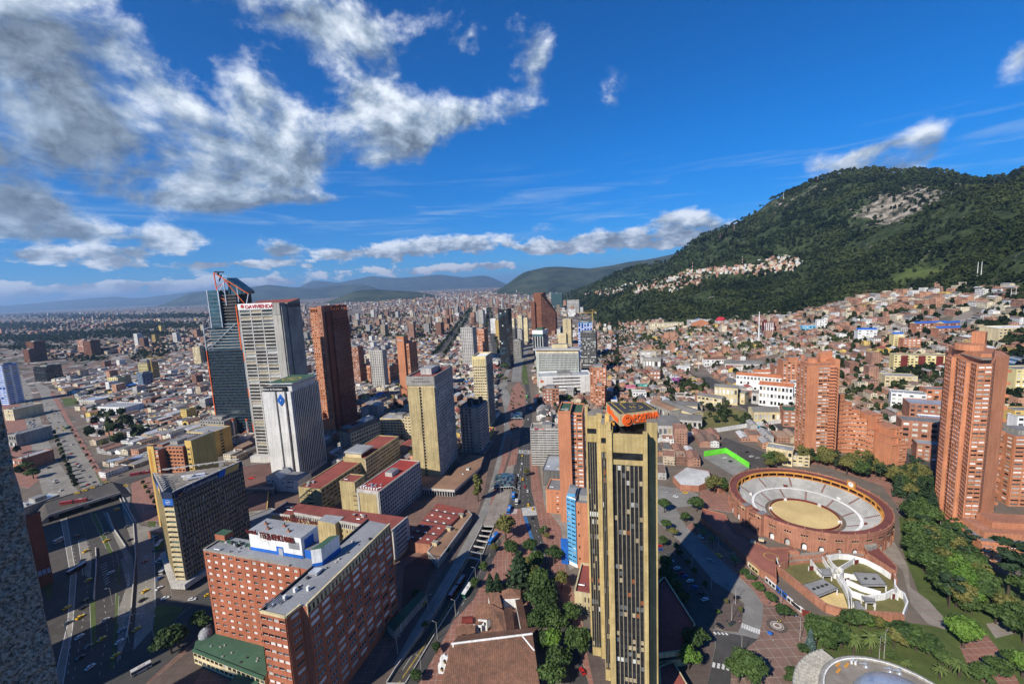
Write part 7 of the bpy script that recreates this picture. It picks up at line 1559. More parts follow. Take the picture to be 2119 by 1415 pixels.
q=at(968,1290);mb=MB();[mb.face([(-3+k*0,2*math.cos(k*math.pi/8),2*math.sin(k*math.pi/8)),(3,2*math.cos(k*math.pi/8),2*math.sin(k*math.pi/8)),(3,2*math.cos((k+1)*math.pi/8),2*math.sin((k+1)*math.pi/8)),(-3,2*math.cos((k+1)*math.pi/8),2*math.sin((k+1)*math.pi/8))],MAROON)for k in range(8)];[mb.tube((x,y,-2),(x,y,.1),.1,DARKM,4)for x in(-2.8,2.8)for y in(-1.9,1.9)]
o=mb.build('awning',None,(q[0],q[1],2));tag(o,'small round topped maroon awning beside the old church roofs','awning')

# ---------------------------------------------------------------- planetarium
q=[at(x,y,11)[:2]for x,y in((1691.8,1415),(1715.7,1373),(1778.6,1357),(1841.6,1371),(1900,1397))]
A3=np.c_[2*np.array(q),np.ones(5)];b3=(np.array(q)**2).sum(1);sl=np.linalg.lstsq(A3,b3,rcond=None)[0];PC=sl[:2];PR=math.sqrt(sl[2]+PC@PC)
t=thing('planetarium','round flat roofed planetarium with a pale metal dome in the bottom corner','building',(PC[0],PC[1],0));keepout([(PC[0]+(PR+9)*math.cos(k*.7854),PC[1]+(PR+9)*math.sin(k*.7854))for k in range(8)])
mb=MB();mb.lathe([(PR,-1),(PR,11.6)],CONCL,56);mb.build('wall',t);mb=MB();mb.lathe([(PR-2.0,11.0),(0,11.0)],GRAVEL,56);mb.build('roof',t);mb=MB();mb.lathe([(PR,11.6),(PR-.5,11.9),(PR-1.6,11.9),(PR-2.0,11.6),(PR-2.0,11.0)],CONC,56);mb.lathe([(PR-1.5,11.92),(PR-1.7,12.1),(PR-2.1,12.0)],WHITE,56);mb.build('parapet',t)
mb=MB();RD=PR*.60;mb.lathe([(RD*math.cos(k*math.pi/20),11.0+RD*.66*math.sin(k*math.pi/20))for k in range(11)],wall('dome_metal',(.55,.62,.70),(.48,.55,.63),.1,0,rough=.35,spec=.5,metal=.5),48);o=mb.build('dome',t)
for p in o.data.polygons:p.use_smooth=True
for px,py,k in((1762,1372,0),(1770,1374,1),(1792,1380,2),(1842,1390,2),(1861,1394,2),(1734,1374,3),(1735,1387,3),(1752,1376,3)):
    g=at(px,py,11);mb=MB()
    if k<2:mb.tube((0,0,0),(0,0,1.4),.45,WHITE,8);mb.tube((0,0,1.4),(.9,0,1.8),.4,METAL,8)
    elif k==2:mb.box(-.8,-.8,0,.8,.8,.5,METAL);mb.tube((0,0,.5),(0,0,2.6),.55,METAL,8);mb.tube((0,0,1.8),(-2.2,1.6,1.8),.4,METAL,8)
    else:mb.box(-1.6,-.5,0,1.6,.5,.25,OCHRE)
    mb.build(('roof_vent','roof_vent','roof_fan','plank_stack')[k],t,(g[0]-PC[0],g[1]-PC[1],11.02),R(12*k))
a0,a1=math.atan2(*(at(1709,1345,8)[:2]-PC)[::-1]),math.atan2(*(at(1650,1420,8)[:2]-PC)[::-1])
mb=MB();nW=14;Ri,Rx=PR+.05,PR+8.8;a1=a0+1.15 if a1<a0 else a0+min(max(a1-a0,.8),1.3)
for k in range(nW):
    b0,b1=a0+(a1-a0)*k/nW,a0+(a1-a0)*(k+1)/nW;bm=(b0+b1)/2;P_=lambda r,an,z:(r*math.cos(an),r*math.sin(an),z)
    mb.face([P_(Ri,b0,8.2),P_(Rx,b0,6.8),P_(Rx,bm,7.9),P_(Ri,bm,9.2)],CONCL);mb.face([P_(Ri,bm,9.2),P_(Rx,bm,7.9),P_(Rx,b1,6.8),P_(Ri,b1,8.2)],CONC)
    mb.face([P_(Rx,b0,-1),P_(Rx,b1,-1),P_(Rx,b1,6.8),P_(Rx,bm,7.9),P_(Rx,b0,6.8)],CONCL);mb.tube(P_(Rx+.1,b0,7.1),P_(Rx+.1,b1,7.1),.3,STEELG,4)
mb.face([P_(Ri,a0,-1),P_(Rx,a0,-1),P_(Rx,a0,6.8),P_(Ri,a0,8.2)],CONCL);mb.build('ribbed_wing',t)

# ---------------------------------------------------------------- rough wall of the lookout itself, right beside the viewer
m,n,b=_new('rough_render');tc=n.n('ShaderNodeTexCoord').outputs['Object'];a_=n.noise(tc,55.0,5.0,.7);vo=n.n('ShaderNodeTexVoronoi');n.inp(vo,'Vector',tc);n.inp(vo,'Scale',85.0)
n.inp(b,'Base Color',n.mix(n.mapr(a_,.38,.62),(.05,.045,.038,1),(.46,.42,.36,1)));b.inputs['Roughness'].default_value=.95
bp=n.n('ShaderNodeBump');bp.inputs['Strength'].default_value=1.0;bp.inputs['Distance'].default_value=.02;n.inp(bp,'Height',n.m('ADD',a_,n.m('MULTIPLY',vo.outputs[0],.6)));n.inp(b,'Normal',bp.outputs[0])
e1=EYE+ray(0,830)/FOC*2.6;e2=e1+np.array([0,0,-3.0])
ed=e1-EYE;dirn=np.array([ed[0],ed[1]])/np.linalg.norm(ed[:2])
mb=MB();V=[];nz=90;nxw=26;rr=random.Random(3)
side=np.array([-dirn[1],dirn[0]])  # runs off to the left of the edge
for j in range(nz+1):
    for i in range(nxw+1):
        s=i*.035;z=e1[2]-3.4+j*.045;bump=(rr.random()-.5)*.016*(1 if i else 1.3)
        V.append((e1[0]+side[0]*s+dirn[0]*bump+(side[0]*(rr.random()-.5)*.02 if i==0 else 0),e1[1]+side[1]*s+dirn[1]*bump+(side[1]*(rr.random()-.5)*.02 if i==0 else 0),z))
F_=[(j*(nxw+1)+i+1,j*(nxw+1)+i,(j+1)*(nxw+1)+i,(j+1)*(nxw+1)+i+1)for j in range(nz)for i in range(nxw)]
base_n=len(V)
V+=[(V[k*(nxw+1)][0]+dirn[0]*.5,V[k*(nxw+1)][1]+dirn[1]*.5,V[k*(nxw+1)][2])for k in range(nz+1)]
F_+=[(k*(nxw+1),base_n+k,base_n+k+1,(k+1)*(nxw+1))for k in range(nz)]
me=bpy.data.meshes.new('lookout_wall');me.from_pydata(V,[],F_);me.materials.append(m);o=bpy.data.objects.new('lookout_wall',me);C.objects.link(o)
tag(o,'rough grey granular wall edge right beside the viewer at the far left','wall')
# ---------------------------------------------------------------- the city of small houses
m,n,b=_new('painted_walls')
att=n.n('ShaderNodeAttribute',attribute_name='col').outputs['Color'];geo=n.n('ShaderNodeNewGeometry');ps=n.n('ShaderNodeSeparateXYZ');n.inp(ps,0,geo.outputs['Position']);ns=n.n('ShaderNodeSeparateXYZ');n.inp(ns,0,geo.outputs['True Normal'])
hz=n.m('SUBTRACT',n.m('MULTIPLY',ps.outputs[0],ns.outputs[1]),n.m('MULTIPLY',ps.outputs[1],ns.outputs[0]))
fx=n.m('FRACT',n.m('MULTIPLY',hz,1/2.9));fz=n.m('FRACT',n.m('MULTIPLY',ps.outputs[2],1/2.9))
win=n.m('MULTIPLY',n.m('MULTIPLY',n.m('GREATER_THAN',fx,.45),n.m('MULTIPLY',n.m('GREATER_THAN',fz,.38),n.m('LESS_THAN',fz,.80))),n.m('LESS_THAN',n.m('ABSOLUTE',ns.outputs[2]),.3))
g=n.noise(geo.outputs['Position'],.22,4.0,.65)
cc=n.mix(1.0,att,n.mapr(g,.3,.7,.66,1.15),'MULTIPLY')
wn=n.noise(geo.outputs['Position'],.09,2.0)
n.inp(b,'Base Color',n.mix(n.m('MULTIPLY',win,n.mapr(wn,.40,.52)),cc,(.03,.033,.036,1)));b.inputs['Roughness'].default_value=.85;b.inputs['Specular IOR Level'].default_value=.2
PAINT=m
m,n,b=_new('painted_roofs')
att=n.n('ShaderNodeAttribute',attribute_name='col').outputs['Color'];pos=n.n('ShaderNodeNewGeometry').outputs['Position']
n.inp(b,'Base Color',n.mix(1.0,att,n.mapr(n.noise(pos,.35,5.0,.7),.3,.7,.55,1.2),'MULTIPLY'));b.inputs['Roughness'].default_value=.85;b.inputs['Specular IOR Level'].default_value=.2
ROOFP=m
WC={'brick':(.36,.20,.14),'orange brick':(.46,.25,.16),'white':(.66,.65,.62),'cream':(.60,.53,.39),'grey':(.38,.37,.35),'tan':(.44,.36,.26),'pink':(.50,.31,.27),'yellow':(.60,.44,.14),'brown':(.22,.12,.085)}
RC={'clay tile':(.29,.155,.11),'brown tile':(.20,.135,.105),'grey sheet':(.31,.30,.29),'dark grey':(.15,.145,.14),'pale metal':(.52,.52,.52),'red':(.30,.09,.07),'rusty':(.34,.235,.17),'bright blue':(.03,.15,.45)}
def house_geo(rr,w,d,h,gab,wc,rc):
    """walls and roof of one house about its own centre: [(pts, colour)]"""
    x,y=w/2,d/2;B=[(-x,-y),(x,-y),(x,y),(-x,y)];walls=[];roof=[]
    for i in range(4):
        a,c=B[i],B[(i+1)%4];walls.append(([(*a,-4),(*c,-4),(*c,h),(*a,h)],wc))
    if gab:
        r=min(w,d)*.22;e=.5
        if w>=d:roof+=[([(-x-e,-y-e,h-.1),(x+e,-y-e,h-.1),(x+e,0,h+r),(-x-e,0,h+r)],rc),([(x+e,y+e,h-.1),(-x-e,y+e,h-.1),(-x-e,0,h+r),(x+e,0,h+r)],rc)];walls+=[([(-x,y,h),(-x,-y,h),(-x,0,h+r)],wc),([(x,-y,h),(x,y,h),(x,0,h+r)],wc)]
        else:roof+=[([(-x-e,y+e,h-.1),(-x-e,-y-e,h-.1),(0,-y-e,h+r),(0,y+e,h+r)],rc),([(x+e,-y-e,h-.1),(x+e,y+e,h-.1),(0,y+e,h+r),(0,-y-e,h+r)],rc)];walls+=[([(-x,-y,h),(x,-y,h),(0,-y,h+r)],wc),([(x,y,h),(-x,y,h),(0,y,h+r)],wc)]
    else:
        roof.append(([(-x,-y,h+.01),(x,-y,h+.01),(x,y,h+.01),(-x,y,h+.01)],rc))
        for i in range(4):
            a,c=B[i],B[(i+1)%4];k=.94;walls.append(([(*a,h),(*c,h),(*c,h+.7),(*a,h+.7)],wc));walls.append(([(c[0]*k,c[1]*k,h),(a[0]*k,a[1]*k,h),(a[0]*k,a[1]*k,h+.7),(c[0]*k,c[1]*k,h+.7)],wc));walls.append(([(*a,h+.7),(*c,h+.7),(c[0]*k,c[1]*k,h+.7),(a[0]*k,a[1]*k,h+.7)],wc))
        if rr.random()<.5:
            q=rr.uniform(1,1.8);cx,cy=rr.uniform(-x*.5,x*.5),rr.uniform(-y*.5,y*.5)
            P=[(cx-q,cy-q),(cx+q,cy-q),(cx+q,cy+q),(cx-q,cy+q)]
            for i in range(4):a,c=P[i],P[(i+1)%4];roof.append(([(*a,h+.02),(*c,h+.02),(*c,h+2.2),(*a,h+2.2)],wc))
            roof.append(([(*p,h+2.2)for p in P],rc))
    return walls,roof
class Bag:  # many coloured faces in one mesh
    def __init__(s):s.v=[];s.f=[];s.c=[];s.m=[]
    def add(s,faces,mi,M=None):
        for p,c in faces:
            i=len(s.v);s.v+=[tuple(M@Vector(q))for q in p]if M is not None else p;s.f.append(tuple(range(i,i+len(p))));s.c.append(c);s.m.append(mi)
    def mesh(s,name,mats):
        me=bpy.data.meshes.new(name);me.from_pydata(s.v,[],s.f);[me.materials.append(q)for q in mats]
        a=me.attributes.new('col','FLOAT_COLOR','FACE');a.data.foreach_set('color',np.array([(*c,1.0)for c in s.c],'f').ravel());me.polygons.foreach_set('material_index',s.m);me.update();return me
def inside(poly,x,y):
    c=False;j=len(poly)-1
    for i in range(len(poly)):
        xi,yi=poly[i];xj,yj=poly[j]
        if(yi>y)!=(yj>y)and x<(xj-xi)*(y-yi)/(yj-yi)+xi:c=not c
        j=i
    return c
CLEAR=[pts(q)for q in([(-300,1415),(-300,765),(40,765),(105,790),(160,830),(228,985),(345,955),(350,1100),(330,1320),(200,1415)],[(1000,1060),(1030,900),(1034,790),(1046,745),(1130,688),(1136,705),(1100,745),(1100,800),(1112,900),(1130,1080)],
  [(1500,1010),(1600,948),(1700,940),(1830,955),(1890,925),(1990,970),(1960,1010),(2119,1080),(2119,1415),(1400,1415),(1400,1050),(1370,1030)],[(1440,885),(1455,850),(1500,838),(1560,850),(1600,872),(1480,895)],[(895,735),(930,695),(965,640),(980,640),(965,672),(942,708),(920,740)],[(1003,735),(1008,640),(1018,640),(1034,735)],
  [(1412,756),(1450,768),(1560,828),(1655,895),(1640,905),(1600,880),(1500,824),(1412,764)],[(1450,950),(1480,925),(1500,900),(1580,930),(1610,955),(1560,990),(1515,992)],[(1360,1000),(1420,1005),(1440,1050),(1400,1060),(1360,1045)],[(780,890),(800,870),(842,880),(830,905)],[(1310,762),(1365,735),(1385,740),(1350,768)])]
OKNEAR=pts([(1362,908),(1500,890),(1618,874),(1600,940),(1515,1000),(1440,1022),(1400,1000),(1362,985)])
HB_=[(min(p[0]for p in q),max(p[0]for p in q),min(p[1]for p in q),max(p[1]for p in q),q)for q in HERO+CLEAR]
def free(x,y,r=4):
    if y<440 and not inside(OKNEAR,x,y)and not(x<-330 and y>330):return False
    for x0,x1,y0,y1,q in HB_:
        if x0-r<x<x1+r and y0-r<y<y1+r:
            for ax,ay in((0,0),(r,0),(-r,0),(0,r),(0,-r)):
                if inside(q,x+ax,y+ay):return False
    return True
rr=random.Random(11);cand=[];ang=R(-14);ca,sa=math.cos(ang),math.sin(ang)
wood_edge=lambda x,y:np.interp(x/y,LW[:,0],LW[:,1])
for bi in range(-44,46):
    for bj in range(3,34):
        bw,bd=74,46;ox,oy=bi*(bw+9),bj*(bd+8)
        for side in(0,1):
            s=0.0
            while s<bw-4:
                w=rr.uniform(6.5,13.5);s+=w
                u_,v_=ox+s-w/2,oy+(12 if side==0 else bd-12)
                x,y=u_*ca-v_*sa,u_*sa+v_*ca
                if y<250 or abs(x/y)>1.35 or math.hypot(x,y)>1750:continue
                if x/y>.1 and y>wood_edge(x,y)+rr.uniform(-10,25):continue
                if rr.random()<.05 or not free(x,y,5):continue
                cand.append((x,y,w*rr.uniform(.94,1.0),rr.uniform(15,23)))
rows=[]
zz=terrain(np.array([c[0]for c in cand]),np.array([c[1]for c in cand]))
for(x,y,w,d),z in zip(cand,zz):
    px,py=proj((x,y,z+4))
    if not(-60<px<2180 and 500<py<1450):continue
    east=x>60
    big=rr.random()<(.035 if y>600 else.02)
    h=rr.uniform(3.2,8.5)if not big else rr.uniform(11,24)
    wn_=rr.choices(list(WC),(9,6,5,5,3,4.5,.5,1,2)if east else(3,2.5,8,6,6,4,.4,1,2.5))[0];rn=rr.choices(list(RC),(6,4.5,5,2.6,1.8,.8,5,.25)if east else(3,3.5,6,5,2.2,1,1.5,.15))[0]
    gab=(not big)and rr.random()<.55
    if big:d=min(d,18);w=max(w,12)
    rows.append([w*h/(x*x+y*y),x,y,z,w,d,h,gab,wn_,rn,R(-14)+rr.choice((0,0,0,R(rr.uniform(-6,6)))),big,px,py])
rows.sort(reverse=True)
# landmarks used to say where a thing stands
LMK=[('the bullring',217,310),('the round fronted brick tower',335,303),('the second brick tower',300,412),('the green court wall',200,400),('the long white boundary wall',190,470),('the walled compound',225,560),('the orange roofed white school',395,600),('the white office slab',80,770),('the long white block',85,730),('the black glass tower',-20,960),('the stair roofed brown tower',95,1480),
  ('the dark grey striped tower',145,830),('the blue sheeted tower',150,900),('the ochre slab tower',-80,420),('the cream office tower',-35,565),('the very tall brown tower',-245,600),('the sign topped grey tower',-270,490),('the glass tower',-385,550),('the yellow flats',-370,505),('the orange and yellow tower',-280,345),('the triangular tower',-225,285),('the yellow crane building',-820,980),('the cream slab on the plain',-885,950),('the expressway bridge',-330,330),('the dark brown block',-1660,1495),
  ('the black ribbed block',-1200,1085),('the twin striped towers',-100,1010),('the lettered brick tower',-180,760),('the brick hotel',-120,200),('the travertine tower',44,170),('the planetarium',215,150),('the old church',-15,190),('the sunken busway',-45,260),('the blue roofed flats',800,760),('the blue roofed white block',590,730),('the maroon and yellow flats',560,600),('the gabled hall',440,1100),('the pale flats at the right',690,600),('the crane by the car deck',310,880),('the bull pens',205,245),('the corner plaza',130,200),('the parking lot',100,235)]
def where(x,y):
    ds=sorted((math.hypot(x-a,y-b)/(40+math.hypot(a,b)),nme,a,b)for nme,a,b in LMK)
    _,nme,a,b=ds[0];p,q=proj((x,y,0)),proj((a,b,0));dx_,dy_=p[0]-q[0],p[1]-q[1]
    rel='beside' if abs(dx_)+abs(dy_)<22 else('right of' if dx_>0 else 'left of')if abs(dx_)>1.6*abs(dy_)else('in front of' if dy_>0 else 'behind')
    return rel+' '+nme
rest=Bag();blocks=Bag();nh=nb=0
for _,x,y,z,w,d,h,gab,wn_,rn,rz,big,px,py in rows:
    walls,roof=house_geo(rr,w,d,h,gab,WC[wn_],RC[rn])
    if(big and nb<110)or(not big and nh<298):
        bg=Bag();bg.add(walls,0);rb=Bag();rb.add(roof,0)
        o=bpy.data.objects.new('apartment_house' if big else 'house',bg.mesh('house',[PAINT]));C.objects.link(o);o.location=(x,y,z);o.rotation_euler[2]=rz
        part('roof',rb.mesh('roof',[ROOFP]),o)
        size=('tall ' if h>17 else '')if big else('low ' if h<4.8 else 'two storey ' if h>6.6 else 'small ')
        tag(o,f"{size}{wn_} {'flats' if big else 'house'} with a {rn} {'gable' if gab else 'flat'} roof {where(x, y)}",'apartment house' if big else 'house','apartment houses among the rooftops' if big else 'small houses of the old quarters')
        nb+=big;nh+=not big
    else:
        bgx=blocks if big else rest;Mx=Matrix.Translation((x,y,z))@Matrix.Rotation(rz,4,'Z');bgx.add(walls[:4]if y>900 and not gab else walls,0,Mx);bgx.add(roof[:1]if y>900 and not gab else roof,1,Mx)
# shanty rows on the hillside
STRIP=[(1200,612),(1300,588),(1400,571),(1420,560),(1500,553),(1560,545),(1620,527),(1662,540),(1640,562),(1560,570),(1500,566),(1450,592),(1400,603),(1300,608),(1230,628)]
k=0
while k<620:
    px,py=rr.uniform(1195,1665),rr.uniform(525,630)
    if not inside(STRIP,px,py):continue
    P=land(px,py);k+=1;walls,roof=house_geo(rr,rr.uniform(7,13),rr.uniform(7,12),rr.uniform(3.5,9),False,WC[rr.choice(['brick','white','cream','orange brick','pink','white','cream'])],RC[rr.choice(['pale metal','rusty','grey sheet','clay tile'])])
    Mx=Matrix.Translation(P)@Matrix.Rotation(rr.uniform(0,1.5),4,'Z');rest.add(walls[:4],0,Mx);rest.add(roof[:1],1,Mx)
# the plain out to the far edge
GR=RNG;parks=lambda x,y:fbm(x+5000,y,900,3)>np.where(x<-.34*y,-.03,.10)
for lo,hi,cnt,smin,smax,tall in((1600,3000,11000,8,19,.025),(3000,5500,11000,12,30,.03),(5500,14000,9500,22,62,.035)):
    a=GR.uniform(-1.25,1.05,cnt);Yv=np.sqrt(GR.uniform(0,1,cnt)*(1/lo-1/hi)**0*(hi*hi-lo*lo)+lo*lo)if lo<5000 else 1/GR.uniform(1/hi,1/lo,cnt)
    X=a*Yv;Z=terrain(X,Yv);ok=~parks(X,Yv)&((a<.1)|(Yv<np.interp(a,LW[:,0],LW[:,1])))
    towersy=(np.abs(a+.01)<.16)&(Yv>1300)
    for x,y,z,tw in zip(X[ok],Yv[ok],Z[ok],towersy[ok]):
        if not free(x,y,8):continue
        s=rr.uniform(smin,smax);big=rr.random()<(tall*3.2 if tw else tall);h=rr.uniform(18,62)if big else rr.uniform(4,11)*(1+s/90)
        if big:s=rr.uniform(14,26)
        dk_=rr.uniform(.5,.95);wc=tuple(q*dk_ for q in WC[rr.choices(list(WC),(6,5,4,3,5,4,.5,.4,3))[0]]);rc=tuple(q*dk_ for q in RC[rr.choices(list(RC),(4,4,5,5,2,1,3,.1))[0]]);walls,roof=house_geo(rr,s,s*rr.uniform(.6,1.1),h,False,wc,rc)
        Mx=Matrix.Translation((x,y,z))@Matrix.Rotation(R(-14)+rr.uniform(-.1,.1),4,'Z');bgx=blocks if big else rest;bgx.add(walls[:4],0,Mx);bgx.add(roof[:1],1,Mx)
# rows of flats on the dark part of the plain
for cx,cy,n_,dx_ in((100,690,26,2.7),(225,674,36,2.9),(300,667,28,2.6),(150,640,14,3)):
    for k in range(n_):
        P=at(cx+(k-n_/2)*dx_+rr.uniform(-1,1),cy-(k-n_/2)*.25+rr.uniform(-1.5,1.5));walls,roof=house_geo(rr,26,18,rr.uniform(18,26),False,WC[rr.choice(['orange brick','pink','brick','cream'])],RC['clay tile']);Mx=Matrix.Translation(P)@Matrix.Rotation(R(-20),4,'Z');blocks.add(walls[:4],0,Mx);blocks.add(roof[:1],1,Mx)
for bgx,nme in((rest,'distant_houses'),(blocks,'distant_apartment_blocks')):
    o=bpy.data.objects.new(nme,bgx.mesh(nme,[PAINT,ROOFP]));C.objects.link(o);kind(o,'stuff')

# ---------------------------------------------------------------- trees
def leafmat(name,c1,c2):
    m,n,b=_new(name);pos=n.n('ShaderNodeNewGeometry').outputs['Position'];r=n.n('ShaderNodeObjectInfo').outputs['Random']
    f=n.m('ADD',n.mapr(n.noise(pos,.55,4.0,.6),.3,.7),n.mapr(r,0,1,-.3,.3),clamp=True)
    n.inp(b,'Base Color',n.mix(f,(*c1,1),(*c2,1)));b.inputs['Roughness'].default_value=.7;b.inputs['Specular IOR Level'].default_value=.25
    return m
LEAF={'broad':leafmat('dark_leaves',(.019,.040,.011),(.068,.112,.027)),'light':leafmat('fresh_leaves',(.055,.115,.016),(.115,.20,.03)),'olive':leafmat('olive_leaves',(.065,.075,.018),(.17,.155,.045)),'conifer':leafmat('needles',(.014,.032,.014),(.035,.062,.026)),'palm':leafmat('palm_fronds',(.045,.085,.018),(.12,.15,.04)),'blue':leafmat('blue_green_needles',(.05,.09,.085),(.10,.15,.14))}
BARK=wall('bark',(.10,.075,.055),(.06,.045,.035),.8,.2)
def leaf_cloud(rng,lobes,per,size):
    V=[];Fs=[]
    for(cx,cy,cz,rx,rz)in lobes:
        for _ in range(per):
            d=rng.normal(size=3);d/=np.linalg.norm(d);r=rng.uniform(.55,1.12)if rng.random()<.85 else rng.uniform(.2,.6);p=np.array([cx,cy,cz])+d*r*np.array([rx,rx,rz])
            nn=d+rng.normal(size=3)*.55;nn/=np.linalg.norm(nn);u=np.cross(nn,rng.normal(size=3));u/=np.linalg.norm(u);v=np.cross(nn,u);s=size*rng.uniform(.6,1.3);i=len(V)
            V+=[tuple(p-u*s*.5-v*s*.3),tuple(p+u*s*.5-v*s*.5),tuple(p+u*s*.4+v*s*.5),tuple(p-u*s*.6+v*s*.4)];Fs.append((i,i+1,i+2,i+3))
    return V,Fs
def tree_kind(kd,seed):
    rng=np.random.default_rng(seed);H=10.0;mb=MB()
    if kd=='palm':
        mb.tube((0,0,-1),(.15,0,H*.7),.38,BARK,7,.26);tr=mb.mesh('trunk');cb=MB()
        for k in range(34):
            an=k*2.4;tilt=rng.uniform(-.2,1.1);L=rng.uniform(2.6,3.6);pr=None
            for q in range(7):
                f=q/6;r=L*f*math.cos(tilt*(1-f));z=H*.7+L*(math.sin(tilt)*f-.85*f*f);w=.42*(1-f)+.06;c_=(r*math.cos(an)+.15,r*math.sin(an),z);sx,sy=-math.sin(an)*w,math.cos(an)*w;now=((c_[0]-sx,c_[1]-sy,z-w*.5),c_,(c_[0]+sx,c_[1]+sy,z-w*.5))
                if pr:cb.face([pr[0],pr[1],now[1],now[0]],LEAF['palm']);cb.face([pr[1],pr[2],now[2],now[1]],LEAF['palm'])
                pr=now
        return tr,cb.mesh('crown')
    if kd in('conifer','blue'):
        mb.tube((0,0,-1),(0,0,H*.95),.28,BARK,6,.04);V=[];Fs=[]
        for k in range(15):
            z=H*(.14+.82*k/14);r=(H*.26)*(1-k/15.5)+.15
            v,f=leaf_cloud(rng,[(r*.55*math.cos(q*2.1+k),r*.55*math.sin(q*2.1+k),z,r*.55,.45)for q in range(3)],20,.62);o_=len(V);V+=v;Fs+=[tuple(i+o_ for i in q)for q in f]
    elif kd=='poplar':
        mb.tube((0,0,-1),(.2,0,H*.8),.25,BARK,6,.06);V,Fs=leaf_cloud(rng,[(rng.uniform(-.7,.7),rng.uniform(-.7,.7),H*(.36+.58*k/11),rng.uniform(.7,1.35),1.0)for k in range(12)],62,.62);kd='olive'
    elif kd=='tall':  # bare stem and a ragged layered crown
        mb.tube((0,0,-1),(.1,0,H*.9),.2,BARK,6,.07);lob=[(rng.uniform(-1.3,1.3),rng.uniform(-1.3,1.3),H*(.5+.05*k),rng.uniform(.8,1.4),.55)for k in range(10)]
        for L_ in lob:mb.tube((.05,0,L_[2]-1),L_[:3],.09,BARK,4,.03)
        V,Fs=leaf_cloud(rng,lob,70,.55);kd='conifer'
    else:
        mb.tube((0,0,-1),(.1,.1,H*.42),.34,BARK,7,.22);lob=[]
        for k in range(13):
            an=k*2.4;r=rng.uniform(.6,2.9)if k else 0;z=H*(.72-.07*r)+rng.uniform(-.9,.9);lob.append((r*math.cos(an),r*math.sin(an),z,rng.uniform(1.1,1.9),rng.uniform(.9,1.5)))
        for L_ in lob[:7]:mb.tube((.1,.1,H*.36),(L_[0]*.8,L_[1]*.8,L_[2]-.4),.15,BARK,5,.05)
        V,Fs=leaf_cloud(rng,lob,150,.52)
    me=bpy.data.meshes.new('crown');me.from_pydata(V,[],Fs);me.materials.append(LEAF[kd]);return mb.mesh('trunk'),me
TK={k:[tree_kind(k,50+i*7+len(k))for i in range(q)]for k,q in(('broad',4),('light',2),('olive',3),('conifer',2),('poplar',2),('palm',2),('tall',2),('blue',1))}
TW={'broad':'dark green round tree','light':'bright green tree','olive':'olive green ragged tree','conifer':'dark pointed conifer','poplar':'tall slim yellowish tree','palm':'spiky palm','tall':'tall bare stemmed tree','blue':'blue green conifer'}
ntree=0;EXTRA=[]
def tree(P,kd,h,wide=1.0,lab=None):
    global ntree
    if ntree>=299:EXTRA.append((P[0],P[1],h));return
    ntree+=1;tr,cr=rr.choice(TK[kd]);z=Tz(P[0],P[1])if len(P)<3 or P[2]<.01 else P[2]
    o=bpy.data.objects.new('tree',None);C.objects.link(o);o.location=(P[0],P[1],z);o.rotation_euler[2]=rr.uniform(0,6.3);s=h/10.0;o.scale=(s*wide,s*wide,s)
    part('trunk',tr,o);part('crown',cr,o)
    size='big ' if h>13 else 'small ' if h<6 else ''
    return tag(o,(lab or size+TW[kd])+' '+where(P[0],P[1]),'tree','trees of the parks and streets')
